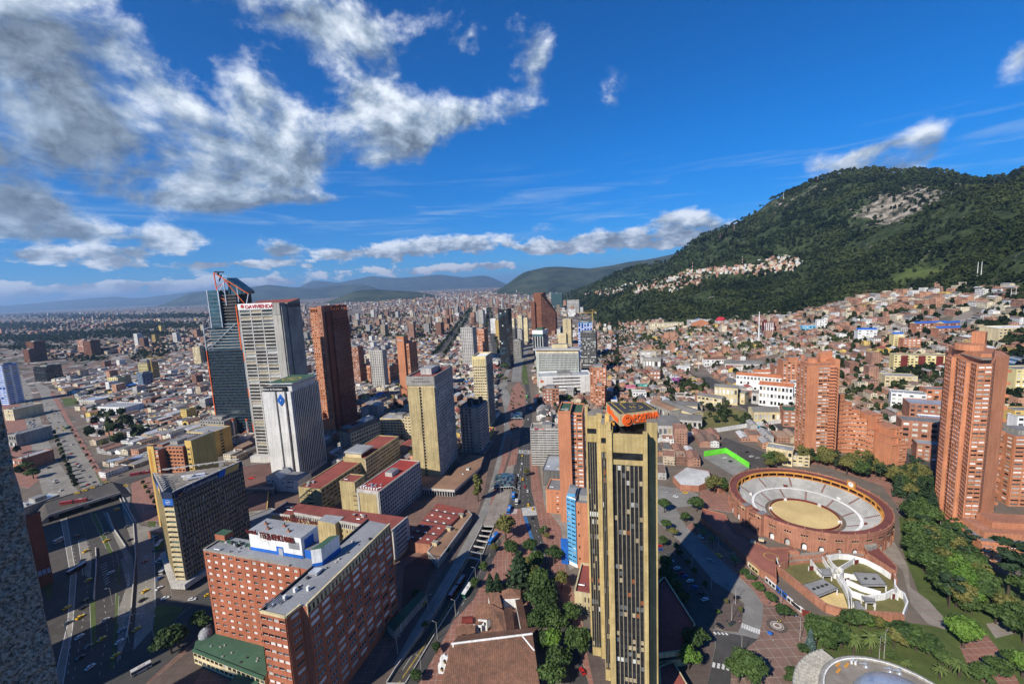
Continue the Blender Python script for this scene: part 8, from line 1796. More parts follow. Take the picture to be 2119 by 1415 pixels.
for x,y,kd,h,w in[(989.7,1037,'poplar',24,1.1),(1047,1117,'olive',22,1.0),(1060,1150,'broad',13,1.2),(1076.5,1217,'conifer',24,1.5),(1022,1143,'olive',8,1),(1002,1182,'broad',8,1),(983,1217,'broad',8,1),(1015,1224,'conifer',12,1.2),(1030,1223,'conifer',12,1.2),(1147,1166,'broad',15,1.1),(1122,1108,'broad',7,1),(1132,1118,'olive',7,1),(1128,1100,'broad',6,1),(1163,1217,'olive',13,1),(1182,1287,'broad',13,1.1),(1202,1360,'broad',16,1.15),(1188,1345,'broad',14,1),
    (1099,1150,'broad',14,1.1),(1112,1180,'broad',15,1),(1100,1210,'olive',16,1),(1118,1225,'broad',17,1.1),(1130,1255,'broad',18,1.2),(1110,1265,'broad',17,1.1),(1128,1295,'broad',18,1.2),(1112,1310,'broad',15,1.1),(1150,1310,'broad',15,1.1),(1144,1350,'light',14,1.1),(1128,1350,'broad',13,1),(1154,1392,'broad',15,1.2),(1140,1420,'broad',14,1.2),(1092,1175,'olive',9,1),
    (355,1352,'broad',17,1.25),(370,1340,'broad',14,1.2),(412,1292,'broad',9,1.4),(425,1300,'broad',8,1.3),(961,1078,'broad',6,1),(945,1110,'broad',7,1),(924,1148,'broad',7,1),(861,1235,'broad',6,1.2),(903,1352,'broad',7,1),(863,1412,'broad',8,1),(880,1300,'broad',5,1),(985,1420,'broad',8,1.2),
    (1545,1405,'broad',15,1.35),(1562,1412,'broad',14,1.2),(1528,1412,'broad',13,1.1),(1430,1350,'broad',14,1.1),(1425,1385,'light',14,1.0),(1445,1340,'broad',12,1.1),(1570,1222,'broad',6,1.5),(1596,1245,'broad',6.5,1.5),(1622,1278,'broad',8,1.6),(1441,1058,'broad',14,1.2),(1419,1080,'broad',9,1.2),(1375,1060,'broad',13,1.1),(1378,1098,'broad',10,1.1),(1392,1110,'olive',8,1.2),(1372,1130,'broad',9,1),(1400,1140,'broad',7,1),
    (1408,1150,'broad',5,1.3),(1424,1170,'broad',5,1.2),(1437,1188,'broad',5,1.2),(1460,1215,'broad',5,1),(1380,1210,'broad',12,1.3),(1395,1230,'broad',11,1.3),(1410,1250,'broad',10,1.2),(1378,1180,'broad',11,1.2),(1486,1272,'broad',4,1),(1503,1250,'olive',4,1),(1532,1270,'olive',5,.8),(1478,1020,'olive',18,1.1),(1495,1018,'broad',15,1),
    (1455,1112,'palm',8,1.2),(1474,1128,'palm',8,1.2),(1521,1172,'palm',9,1.3),(1440,1098,'palm',7,1.2),(1543,1192,'broad',5,2),(1552,1200,'broad',5,1.8),
    (1688,1330,'broad',17,1.0),(1705,1340,'broad',17,1.1),(1722,1345,'broad',16,1.2),(1742,1340,'broad',14,1.2),(1676,1345,'blue',11,.9),(1755,1300,'broad',11,1.2),(1780,1302,'broad',12,1.2),(1800,1300,'light',7,1.2),(1816,1302,'olive',8,1.2),(1835,1308,'broad',7,1.2),(1766,1352,'palm',13,1.1),(1800,1350,'palm',13,1.2),(1825,1345,'palm',12,1.1),(1660,1350,'broad',5,1.6),(1640,1400,'broad',5,1.5),(1640,1415,'broad',6,1.5),
    (1870,1335,'broad',13,1.5),(1895,1345,'broad',13,1.5),(1920,1355,'broad',12,1.4),(1850,1340,'olive',11,1.2),(1948,1375,'broad',9,1.3),(1875,1385,'palm',6,1.5),(1965,1385,'palm',9,1.4),(1985,1400,'palm',10,1.4),(1945,1405,'palm',8,1.3),(1845,1365,'broad',5,1.2),(1992,1340,'light',17,1.1),(2000,1330,'light',15,1.0),(2085,1232,'tall',34,1.0),(2060,1290,'broad',12,1.2),(2100,1310,'broad',18,1.2),(2119,1330,'broad',18,1.2),(2080,1280,'olive',15,1.2),(2115,1400,'light',13,1.2),(2095,1390,'broad',12,1.2),(2060,1400,'broad',11,1.3),(2030,1410,'broad',10,1.3),(2010,1270,'broad',10,1.3),(2030,1250,'palm',9,1.2),(1980,1300,'broad',9,1.3),(2140,1260,'broad',20,1.3),
    (160,838,'olive',9,1.4),(215,925,'olive',11,1.3),(70,990,'broad',14,1.3),(55,975,'broad',13,1.3),(232,900,'broad',15,1.2),(1135,830,'broad',14,1.2),(1160,835,'broad',16,1.3),(1178,833,'broad',14,1.2),(1122,815,'olive',14,1),(1045,765,'broad',17,1.2),(1052,755,'broad',14,1.2),(1046,790,'olive',12,1.2),(1035,785,'broad',12,1.2),(960,745,'broad',12,1.2),(970,755,'olive',12,1.1),(850,990,'olive',14,1.3),(852,950,'olive',12,1.3),(722,895,'broad',11,1.2),(820,930,'olive',9,1.1),(1440,770,'broad',9,1),(1090,985,'olive',9,1.1)]:
    tree(at(x,y),kd,h,w)
def fill(px,n_,kinds,h0,h1,w=1.1):
    q=pts(px);x0,x1=min(p[0]for p in q),max(p[0]for p in q);y0,y1=min(p[1]for p in q),max(p[1]for p in q);k=0;got=[]
    for _ in range(6000):
        if k>=n_:break
        x,y=rr.uniform(x0,x1),rr.uniform(y0,y1)
        if inside(q,x,y)and all((x-a)**2+(y-b_)**2>12 for a,b_ in got):got.append((x,y));tree((x,y),rr.choice(kinds),rr.uniform(h0,h1),w*rr.uniform(.9,1.15));k+=1
fill([(1885,1075),(1935,1075),(2000,1120),(2040,1190),(2030,1270),(1985,1290),(1930,1240),(1888,1160)],58,['broad','broad','olive','broad','tall','light','broad'],13,20,1.15)
fill([(1852,1000),(1900,975),(1940,1040),(1945,1075),(1885,1078),(1862,1050)],26,['broad','broad','conifer','tall','olive'],13,20,1.1)
fill([(1605,968),(1660,945),(1735,955),(1840,975),(1862,1010),(1830,1008),(1700,965),(1640,962)],42,['olive','tall','broad','poplar','olive'],10,18)
fill([(1570,975),(1610,950),(1640,955),(1600,970),(1560,985)],8,['broad','olive'],12,16)
for k in range(22):tree(at(1052+26*rr.random()+3,806+92*rr.random()),'broad',rr.uniform(3.5,5.5),1.1)
for x,y in((8,900),(16,860),(25,960),(40,985),(36,940)):tree(at(x,y),'broad',11,1.3)
fill([(1445,880),(1460,852),(1505,842),(1560,855),(1590,872),(1490,893)],20,['broad','broad','olive'],7,12)
fill([(170,900),(190,870),(235,850),(300,880),(290,910),(240,930)],20,['broad','broad','conifer','olive'],10,18)
0 and fill([(1240,740),(1290,720),(1330,700),(1300,760),(1260,770)],14,['broad','conifer'],10,18)
0 and fill([(1400,735),(1420,728),(1440,740),(1420,760)],4,['olive','broad'],12,16)
0 and fill([(1700,745),(1800,735),(1810,790),(1720,790)],13,['broad','broad','olive'],9,15)
0 and fill([(1640,840),(1665,830),(1668,880),(1630,870)],6,['broad'],8,12)
for k in range(14):f=k/13;tree(at(113+45*f,900+110*f),'broad',6.5,1.4)
for k in range(7):f=k/6;tree(at(296+36*f,1002+62*f),'broad',4.5,1.0)
for k in range(7):f=k/6;tree(at(150+46*f,893+78*f),'broad',4.5,1.0)
# woods: one mass of ragged crowns on the mountain side, and the far trees of the plain
def mass(name,P,hs,q,mat,per=15):
    n_=len(P);rng=np.random.default_rng(5);d=rng.normal(size=(n_,per,3));d/=np.linalg.norm(d,axis=2,keepdims=True);d[:,:,2]=np.abs(d[:,:,2])*1.25-.25
    c=P[:,None,:]+d*(hs[:,None,None]*np.array([.34,.34,.5]))*rng.uniform(.6,1.05,(n_,per,1))+np.array([0,0,1])*hs[:,None,None]*.52
    nn=d+rng.normal(size=d.shape)*.5;nn/=np.linalg.norm(nn,axis=2,keepdims=True);u=np.cross(nn,rng.normal(size=d.shape));u/=np.linalg.norm(u,axis=2,keepdims=True);v=np.cross(nn,u);s=(hs[:,None,None]*q)*rng.uniform(.7,1.3,(n_,per,1))
    V=np.stack([c-u*s-v*s*.7,c+u*s-v*s,c+u*s*.8+v*s,c-u*s*1.1+v*s*.8],2).reshape(-1,3);nf=n_*per
    me=bpy.data.meshes.new(name);me.vertices.add(nf*4);me.vertices.foreach_set('co',V.ravel());me.loops.add(nf*4);me.loops.foreach_set('vertex_index',np.arange(nf*4));me.polygons.add(nf);me.polygons.foreach_set('loop_start',np.arange(0,nf*4,4));me.polygons.foreach_set('loop_total',np.full(nf,4));me.materials.append(mat);me.update(calc_edges=True)
    o=bpy.data.objects.new(name,me);C.objects.link(o);return kind(o,'stuff')
m,n,b=_new('far_leaves');pos=n.n('ShaderNodeNewGeometry').outputs['Position'];f=n.m('ADD',n.mapr(n.noise(pos,.012,4.0,.6),.35,.65),n.mapr(n.noise(pos,.09,3.0),.3,.7,-.35,.35),clamp=True)
wide=n.mapr(n.noise(pos,.0035,4.0,.6),.40,.62);lc=n.mix(f,(.009,.019,.009,1),(.052,.070,.028,1));n.inp(b,'Base Color',n.mix(1.0,lc,n.mix(wide,(.55,.62,.60,1),(1.25,1.15,.95,1)),'MULTIPLY'));b.inputs['Roughness'].default_value=.85;b.inputs['Specular IOR Level'].default_value=.1;FARLEAF=m
na=30000;a=GR.uniform(.14,1.42,na);seg=GR.random(na);t_=GR.random(na);gI=lambda L,k:np.interp(a,L[:,0],L[:,k])
Yw,Ym,Yr=gI(LW,1),gI(LM,1),gI(LR,1);Yv=np.where(seg<.5,Yw+(Ym-Yw)*t_-15,Ym+(Yr-Ym)*t_**1.0+25);X=a*Yv
def bl(x,y,cx,cy,Y,rx,ry):P=at_y(cx,cy,Y);return np.exp(-(((x-P[0])/rx)**2+((y-P[1])/ry)**2))
rk=ROCKF(X,Yv);gs=.42*bl(X,Yv,1900,590,980,110,50)+.40*bl(X,Yv,1850,575,1060,90,60)+.8*bl(X,Yv,2080,655,640,50,30)+.7*bl(X,Yv,1420,590,1900,120,80)
keep=(rk+fbm(X,Yv,110,5)*4.2+(GR.random(na)-.5)*.8<.5)&(gs+fbm(X+300,Yv,70,3)*2+(GR.random(na)-.5)*.5<.5);X,Yv=X[keep],Yv[keep];Z=terrain(X,Yv);P=np.c_[X,Yv,Z]
q=np.array([proj(p)for p in P]);ok=np.array([not inside(STRIP,p[0],p[1]+3)or k%4==0 for k,p in enumerate(q)])&(q[:,0]>1150)&(q[:,0]<2180);P=P[ok]
mass('hillside_woods',P,GR.uniform(9,18,len(P))*np.clip(P[:,1]/1700,.7,1.1),.19,FARLEAF,14)
Q=[]
for cx,cy,rx,ry,n_ in[(90,702,110,8,700),(250,692,150,7,900),(330,676,110,6,600),(60,676,70,7,500),(200,657,160,5,600),(380,655,80,4,350),(80,652,120,4,400),(60,720,60,6,160),(300,735,30,14,120),(335,718,18,16,140),(185,743,40,5,110),(150,722,60,5,100),(760,688,70,9,240),(850,700,60,8,200),(720,700,40,6,80),(880,690,40,8,100),(765,606,60,6,220),(800,655,60,6,60),(1290,705,40,16,160),(1370,720,30,10,70),(1260,685,30,14,200),(1200,640,40,10,160),(1240,620,60,10,200),(1560,720,30,6,40),(1730,700,60,10,60),(1900,770,60,20,40),(2090,700,40,20,90),(2060,680,40,10,80),(1750,760,40,14,40),(1650,855,14,14,14),(1260,745,30,14,50),(1330,700,50,10,80),(1440,690,60,8,60),(1410,800,60,10,50),(600,700,60,8,60)]:
    for _ in range(n_*2 if cx>1200 else n_):
        x,y=cx+rr.gauss(0,rx*.55),cy+rr.gauss(0,ry*.55)
        p=land(x,y)if x>1150 else at(x,max(y,604))
        if free(p[0],p[1],1)or p[1]>2000:Q.append(p)
for(x0,y0),(x1,y1),n_ in[((898,735),(972,642),160),((920,735),(978,642),130),((1003,735),(1010,640),90),((1033,735),(1014,640),80),((600,760),(660,700),60),((330,740),(390,700),60)]:
    for k in range(n_):f=rr.random();Q.append(at(x0+(x1-x0)*f+rr.uniform(-2,2),y0+(y1-y0)*f))
for k in range(2900):
    x,y=(rr.uniform(0,2119),rr.uniform(625,900))if k<1500 else(rr.uniform(1230,2119),rr.uniform(640,880));p=land(x,y)if x>1150 else at(x,y)
    if free(p[0],p[1],2):Q.append(p)
Q=np.array(Q);hs_=GR.uniform(6,13,len(Q))*np.clip(Q[:,1]/1800,.8,2.5);E2=np.array([(x,y,Tz(x,y))for x,y,h in EXTRA]);mass('far_trees',np.r_[Q,E2],np.r_[hs_,np.array([e[2]for e in EXTRA])],.17,FARLEAF,26)
# ---------------------------------------------------------------- traffic
PC={}
def paint(nm,c):
    if nm not in PC:PC[nm]=wall('car_'+nm,c,tuple(q*.9 for q in c),.5,0,rough=.25,spec=.5)
    return PC[nm]
CARC={'white':(.70,.70,.70),'yellow':(.75,.46,.02),'black':(.015,.015,.018),'red':(.45,.02,.02),'blue':(.03,.08,.28),'silver':(.38,.39,.40),'grey':(.12,.125,.13)}
VM={}
def car_meshes(col):
    if col in VM:return VM[col]
    m_=paint(col,CARC[col]);mb=MB();pr=[(-2.1,.35),(2.1,.35),(2.15,.72),(1.9,.84),(1.05,.95),(-1.5,.97),(-2.1,.9)];y=.86
    mb.face([(x,-y,z)for x,z in pr],m_);mb.face([(x,y,z)for x,z in pr[::-1]],m_)
    for i in range(7):a,c=pr[i],pr[(i+1)%7];mb.face([(c[0],-y,c[1]),(a[0],-y,a[1]),(a[0],y,a[1]),(c[0],y,c[1])],m_)
    mb.box(-1.15,-.66,1.44,.35,.66,1.48,m_);body=mb.mesh('body');gb=MB();gb.hexa([(-1.5,-.8,.975),(1.0,-.8,.955),(1.0,.8,.955),(-1.5,.8,.975)],[(-1.15,-.66,1.435),(.35,-.66,1.435),(.35,.66,1.435),(-1.15,.66,1.435)],G_DARK)
    wb=MB();wb.tube((0,-.1,0),(0,.1,0),.32,BLACK,10);wb.tube((0,-.12,0),(0,.12,0),.18,METAL,8);lb=MB();lb.box(2.1,-.75,.6,2.18,-.45,.74,WHITE);l2=MB();l2.box(2.1,.45,.6,2.18,.75,.74,WHITE)
    al=MB();al.v=mb.v+[v for v in gb.v];al.f=mb.f+[tuple(i+len(mb.v)for i in f)for f in gb.f];al.mats=[m_,G_DARK];al.m=[0]*len(mb.f)+[1]*len(gb.f)
    VM[col]=(body,gb.mesh('windows'),wb.mesh('wheel'),lb.mesh('headlight'),l2.mesh('headlight'),al.mesh('car'));return VM[col]
CARP=[]
def car(px,py,az,col,z=.06,what=None,lab=None,s=1.0):
    P=at(px,py,z)
    if any(abs(P[0]-a)+abs(P[1]-b_)<(3.4 if what else 6)for a,b_ in CARP):return
    CARP.append((P[0],P[1]));bm,gm,wm,h1,h2,al=car_meshes(col);nm=what or('taxi' if col=='yellow' else 'car');lab=lab or f"{col} {nm} {where(P[0], P[1])}"
    if np.hypot(P[0],P[1])<430:
        o=bpy.data.objects.new('parked_car' if what=='parked car' else nm,None);C.objects.link(o);part('body',bm,o);part('windows',gm,o);part('headlight',h1,o);part('headlight',h2,o)
        for x,y in((1.3,-.8),(1.3,.8),(-1.3,-.8),(-1.3,.8)):part('wheel',wm,o,(x,y,.32))
    else:o=bpy.data.objects.new('parked_car' if what=='parked car' else nm,al);C.objects.link(o)
    o.location=P;o.rotation_euler[2]=R(90-az);o.scale=(s,s,s);tag(o,lab,'taxi' if nm=='taxi' else 'car','yellow taxis in the traffic' if nm=='taxi' else 'cars in the streets')
for a in[(1072.5,984,3,'white'),(1081.6,991.7,3,'yellow'),(1089,983,3,'black'),(1073,1000.8,3,'grey'),(1086,1007.6,3,'red'),(1095,1008.7,3,'yellow'),(1091.8,1016.6,3,'white'),(1093,1045.5,-4,'yellow'),(1102,1053.4,-4,'yellow'),(1101,1073,-8,'black'),(877,1249.5,20,'yellow'),(1080,960,3,'white'),(1086,936,2,'silver'),(1074,948,2,'grey'),(1090,905,5,'yellow'),(1081,884,5,'grey'),(1093,868,3,'white'),(1053,900,5,'grey'),(1050,862,-4,'silver'),(1205,1390,-22,'red'),(1190,1330,-22,'grey'),(1150,1225,-14,'silver'),
   (261,1004.8,70,'yellow'),(242,1054,30,'yellow'),(177.7,1141,5,'yellow'),(183.4,1201,8,'yellow'),(138.8,1258,12,'yellow'),(162.6,1146.5,5,'red'),(264.7,1089.8,35,'grey'),(270,1117.4,20,'black'),(177,1243,10,'black'),(183.4,1339,15,'grey'),(166.4,1362,15,'black'),(187,1381,15,'white'),(140,1290,15,'grey'),(324.4,1163.6,10,'white'),(330.8,1197.6,12,'blue'),(329.7,1218,15,'white'),(342,1238.4,60,'white'),(398,1241,75,'white'),(431,1232,50,'yellow'),(434,1227,50,'red'),(165,963,-10,'white'),(143,947,-10,'grey'),(150,920,-10,'white'),(100,930,-14,'silver'),(182,1003,-20,'red'),(250,985,60,'grey'),(240,960,60,'white'),(236,968,62,'silver'),(275,955,70,'grey'),(515,1057,60,'red'),(528,1055,60,'black'),(512,1066,60,'white'),(300,1005,30,'yellow'),(220,1105,30,'grey')]:car(*a)
for x,y,c in((1364.6,1131,'red'),(1367,1138,'blue'),(1383,1147,'grey'),(1388,1162,'white'),(1401,1176.5,'white'),(1366,1182,'white'),(1381,1200,'white'),(1412,1187,'red'),(1418,1193,'blue'),(1428,1202.6,'white'),(1437,1215.7,'blue'),(1442,1221,'white'),(1450,1229,'black'),(1458.5,1241,'white'),(1378,1210,'grey'),(1520,940,'silver'),(1530,946,'grey'),(1546,936,'black'),(1500,948,'white'),(1512,955,'black'),(1555,945,'white'),(1568,948,'silver'),(1885.6,952.8,'red'),(1900,962,'white'),(1868,898,'grey'),(1846,884,'red'),(1858,882,'silver')):car(x,y,75,c,what='parked car')
[car(x,y,a_,c)for x,y,a_,c in((1376,1018,100,'silver'),(1398,1028,110,'white'),(1418,1020,95,'yellow'),(1412,1075,140,'grey'),(1450,1112,140,'white'),(1488,1150,140,'yellow'),(1470,1160,-40,'silver'))];car(1524.7,1237.6,80,'black');car(1490,1296.5,150,'black')
for(x,y),n_,sx,sy,cs in(((66,834),14,15,8,('yellow','white','grey','silver')),((66,878),11,9,6,('grey','white','silver')),((112,854),7,8,4,('white','red','grey')),((122,889),12,18,3,('yellow','yellow','blue','white')),((100,880),5,10,20,('grey','white'))):
    for k in range(n_):car(x+rr.uniform(-sx,sx),y+rr.uniform(-sy,sy),-12,rr.choice(cs))
for k in range(9):f=k/8;car(160+62*f,1020.5-22*f,72,rr.choice(('yellow','silver','yellow','grey')),z=5.9,lab=f"{('first','second','third','fourth','fifth','sixth','seventh','eighth','ninth')[k]} car from the left in the jam on the overpass")
for line,n_,azq in(([(75,890),(100,960),(128,1020)],9,-14),([(120,890),(160,960),(195,1000)],9,-14),([(50,800),(62,850),(72,880)],7,-12),([(95,830),(118,870),(135,890)],7,-12),([(150,1080),(176,1180),(160,1380)],8,10),([(205,1080),(235,1150),(215,1300),(200,1390)],7,12),([(300,1160),(298,1240),(275,1330)],6,15),([(255,1220),(250,1300),(238,1370)],4,15),([(1070,1030),(1082,950),(1092,880)],7,3),([(1100,1120),(1118,1170),(1158,1262)],5,-14),([(1045,880),(1040,830),(1046,795)],6,-4),([(1092,850),(1090,800),(1084,770)],6,4),([(1066,745),(1082,722),(1110,704)],8,30)):
    for k in range(n_):
        f=rr.random()*(len(line)-1);i=min(int(f),len(line)-2);f-=i;car(line[i][0]+(line[i+1][0]-line[i][0])*f+rr.uniform(-3,3),line[i][1]+(line[i+1][1]-line[i][1])*f,azq,rr.choices(('white','yellow','grey','silver','black','red'),(3,3,2,2,2,.7))[0])
def bus(px,py,az,c1,lab,L=11.5,z=.06,roof=None,joint=False):
    P=at(px,py,z);t=thing('bus',lab,'bus',P,R(90-az),'buses');m_=paint('bus_'+lab.split()[0],c1);mb=MB()
    def shell(x0,x1):mb.box(x0,-1.25,.4,x1,1.25,1.35,m_);mb.box(x0,-1.25,2.35,x1,1.25,2.95,m_,roof or m_);mb.box(x0+.01,-1.2,1.351,x1-.01,1.2,2.349,G_DARK)
    shell(-L/2,L/2)
    if joint:shell(-L*1.5-1.6,-L/2-1.4);mb.box(-L/2-1.39,-1.1,.5,-L/2-.01,1.1,2.8,BLACK)
    mb.build('body',t);mb=MB();mb.box(-1.4,-.6,2.96,1.2,.6,3.2,CONCL);mb.build('roof_unit',t);w=MB();w.tube((0,-.14,0),(0,.14,0),.5,BLACK,12);wm=w.mesh('wheel')
    for x in(-L*.3,L*.32):
        for y in(-1.15,1.15):part('wheel',wm,t,(x,y,.5))
    mb=MB();mb.box(L/2+.01,-1.1,1.2,L/2+.06,1.1,2.6,G_DARK);mb.build('windscreen',t)
BLB=(.02,.16,.52);WHB=(.62,.62,.60)
bus(1062.3,1029,183,BLB,'blue city bus stopped beside the glass station',10);bus(1054,1057,190,BLB,'blue city bus half hidden behind the avenue tree',10);bus(1021,1117,205,BLB,'long blue bus passing the sunken busway mouth',13);bus(967,1225,200,(.02,.22,.10),'green and white bus on the asphalt beside the old church',11,roof=WHITE);bus(954,1206,20,(.32,.03,.03),'red articulated bus inside the sunken busway',9,z=-2.6,joint=True,roof=STEELG)
bus(168,1038,73,(.28,.02,.03),'red articulated bus crossing the overpass',9,z=5.9,joint=True);bus(305,979,70,(.28,.02,.03),'dark red articulated bus on the street right of the overpass',9,joint=True);bus(158.8,1180,8,(.06,.03,.03),'black bus with a red and white roof on the expressway',11,roof=WHITE);bus(319.5,1112.5,-50,WHB,'white minibus at the head of the row beside the triangular tower',8);bus(329.7,1129.5,-20,(.16,.5,.03),'lime green and white bus beside the triangular tower',10,roof=WHITE);bus(293,1388,40,(.5,.48,.46),'pale grey minibus on the lower road by the big tree',8);bus(1069,1041,183,WHB,'white van waiting behind the blue bus',5.5);bus(121.7,1121,5,WHB,'white van on the left lanes of the expressway',6);bus(336.5,1158,-12,WHB,'white truck parked beside the triangular tower',8);bus(340,1182,-10,(.5,.5,.5),'grey truck parked behind the white truck',8);bus(1090,822,5,(.12,.4,.06),'lime bus far up the avenue',10);bus(1098,848,5,BLB,'blue bus far up the avenue',10);bus(140,886,-12,(.1,.35,.2),'green bus in the far expressway queue',11)
# overpass, walls, street furniture
A=[at(x,y,5)for x,y in((100,1069),(250,1021),(232,998),(92,1042))];t=thing('overpass','low concrete overpass carrying buses across the expressway','bridge',(A[0][0],A[0][1],0));L_=[(p[0]-A[0][0],p[1]-A[0][1])for p in A]
mb=MB();mb.prism(L_,4.6,5.8,CONCL,CONCRD,True);mb.build('deck',t)
for a,c in((0,1),(2,3)):mb=MB();mb.slab(L_[a],L_[c],5.8,6.9,-.35,.5,CONCL);mb.build('parapet',t)
for f in(.1,.5,.9):p=np.array(L_[0])*(1-f)+np.array(L_[1])*f;q=np.array(L_[3])*(1-f)+np.array(L_[2])*f;mb=MB();mb.beam((*(p*.9+q*.1),2.2),(*(q*.9+p*.1),2.2),3.2,CONC);mb.build('pier',t)
for e in((1,2,1),(3,0,-1)):
    p,q=np.array(L_[e[0]]),np.array(L_[e[1]]);d_=(np.array(L_[1])-L_[0])*e[2]*.16;mb=MB();mb.hexa([(*p,-1),(*(p+d_),-1),(*(q+d_),-1),(*q,-1)],[(*p,5.79),(*(p+d_),.06),(*(q+d_),.06),(*q,5.79)],CONC,CONCRD);mb.build('ramp',t)
for lab,px in(('curved concrete kerb wall between the expressway lanes',[(245,1027),(276,1083),(281,1150),(272,1260),(262,1320)]),('low concrete wall right of the expressway bridge',[(250,1022),(268,1058),(280,1083)]),('low concrete wall in the middle of the expressway lanes',[(222,1062),(232,1090),(262,1135)]),('low dark kerb wall left of the expressway hatching',[(198,1135),(200,1170),(194,1240)])):wall_run('divider_wall',lab,px,1.4,.5,CONCL)
for lab,px,ax in(('grey fuel station canopy left of the yellow flats',(244,960),62),('blue edged fuel station canopy nearest the yellow flats',(278,955),66)):
    P=at(*px);t=thing('fuel_canopy',lab,'canopy',P,R(90-ax));mb=MB();mb.box(-9,-5,5,9,5,5.9,BLUEP if 'blue' in lab else CONC,METAL);mb.build('roof',t)
    for x in(-6,6):mb=MB();mb.tube((x,0,0),(x,0,5),.3,WHITE);mb.build('post',t)
for lab,(x,y),sx,sy in(('glass shell over the busway station near the crossing',(1045,1000),11,15),('second glass shell up the avenue',(1069,864),10,14)):
    P=at(x,y);t=thing('station_shell',lab,'station',P,R(-4));mb=MB();fr=MB();G=lambda i,j:(sx*(-1+2*i/10),sy*(-1+2*j/10)*(1-.12*abs(-1+2*i/10)),1.4+4.4*math.sqrt(max(0,1-(-1+2*i/10)**4))*(.55+.45*math.sqrt(max(0,1-(-1+2*j/10)**2))))
    for i in range(10):
        for j in range(10):mb.face([G(i,j),G(i+1,j),G(i+1,j+1),G(i,j+1)],rr.choice([G_TEAL,G_DARK,G_BLUE,G_GREY]))
        fr.beam(G(i,0),G(i+1,0),.3,WHITE)
    mb.build('glass_roof',t);fr.build('rim',t)
    for i in range(1,10):q=G(i,0);mb=MB();mb.tube((q[0],q[1],0),q,.18,METAL,5);mb.build('post',t)
lp0=MB();lp0.tube((0,0,0),(0,0,1),.11,CONCL,6,.07);LPM=lp0.mesh('post');la=MB();la.tube((0,0,0),(1.8,0,.3),.06,STEELG,5);la.box(1.5,-.16,.22,2.4,.16,.36,METAL);LAM=la.mesh('lamp_head')
def lamp(px,py,h=10,az=60,lab=None):
    P=at(px,py);o=bpy.data.objects.new('street_lamp',None);C.objects.link(o);o.location=P;o.rotation_euler[2]=R(90-az);q=part('post',LPM,o);q.scale=(1.3,1.3,h);part('lamp_head',LAM,o,(0,0,h));tag(o,lab or 'slim grey street lamp '+where(P[0],P[1]),'street lamp','street lamps')
for a in[(1655,1325.7,13,300),(1534.4,1362,12,310),(1514,1284.4,10),(1522,1250,10),(1472,1220,9),(1432,1180,9),(1396,1150,9),(1487,1138,10,240),(1520,1172,10,240),(1552,1202,10,240),(1616,1252,10,240),(1819,1364,11),(1829,1362,14),(985,1205,10,290),(943,1275,10,290),(905,1322,10,290),(872,1395,10,290),(996,1168,9,290),(1036,1028,14,0),(1047,1182,9),(886,1262,10,100),(940,1172,10,100),(823,1352,10,100),(1015,1015,9,100),(1128,1110,9,250),(1183,1285,8),(1600,1020,9),(1945,1098,11),(1903,958,10),
    (189,1062,11,60),(246,1170,11,60),(233,1250,11,250),(318,1318,12,60),(300,1180,10),(140,1320,11),(356,1235,9),(285,1045,9),(298,1062,9),(140,960,10),(175,985,10),(100,900,10),(268,1330,11)]:lamp(*a)
for x,yb,yt,lab in[(1692,378,364,'thin red mast at the top of the wooded mountain'),(1621,412,396,'thin mast on the mountain shoulder'),(1519,476,462,'red and white mast low on the ridge'),(1490,494,482,'small red and white mast lowest on the ridge'),(1433,564,543,'red and white mast above the hillside houses'),(1536,548,530,'red and white mast at the top of the hillside houses'),(2022,572,542,'left pole of the white pole pair on the slope'),(2030,570,541,'right pole of the white pole pair on the slope'),(2091,622,597,'left pole of the lower white pole pair'),(2101,619,595,'right pole of the lower white pole pair'),(1570,705,645,'tall steel mast among the brick houses'),(1446,765,742,'steel lattice mast at the end of the east road')]:
    P=land(x,yb);h=hgt(P,yt)-P[2];w=h*.03;mb=MB();[mb.tube((0,0,h*k/6),(0,0,h*(k+1)/6),w*(1-k/9),(REDSIGN if k%2==0 and 'red' in lab else WHITE),5)for k in range(6)];o=mb.build('mast',None,tuple(P));tag(o,lab,'mast','masts and poles on the slopes')
P=at(830,1310);t=thing('sign_gantry','white road sign on a bent post beside the concrete road','road sign',P,R(-70));mb=MB();mb.tube((0,0,0),(0,0,6),.15,STEELG);mb.tube((0,0,6),(5,0,6),.12,STEELG);mb.build('post',t);mb=MB();mb.box(1.4,-.1,5,5,.1,6.8,WHITE);mb.build('panel',t)
P=at(317,1157,0);t=thing('sign_gantry','long green road sign over the street by the row of parked trucks','road sign',P,R(8));mb=MB();mb.tube((0,0,0),(0,0,7),.2,STEELG);mb.build('post',t);mb=MB();mb.box(0,-.1,5.6,9,.1,7,GREENROOF);mb.build('panel',t)
kind(part('road_lettering',text_mesh('CARAC CL26',2.3,LINEW,depth=.005),None,tuple(at(247,1276,.09)),R(8)),'structure')
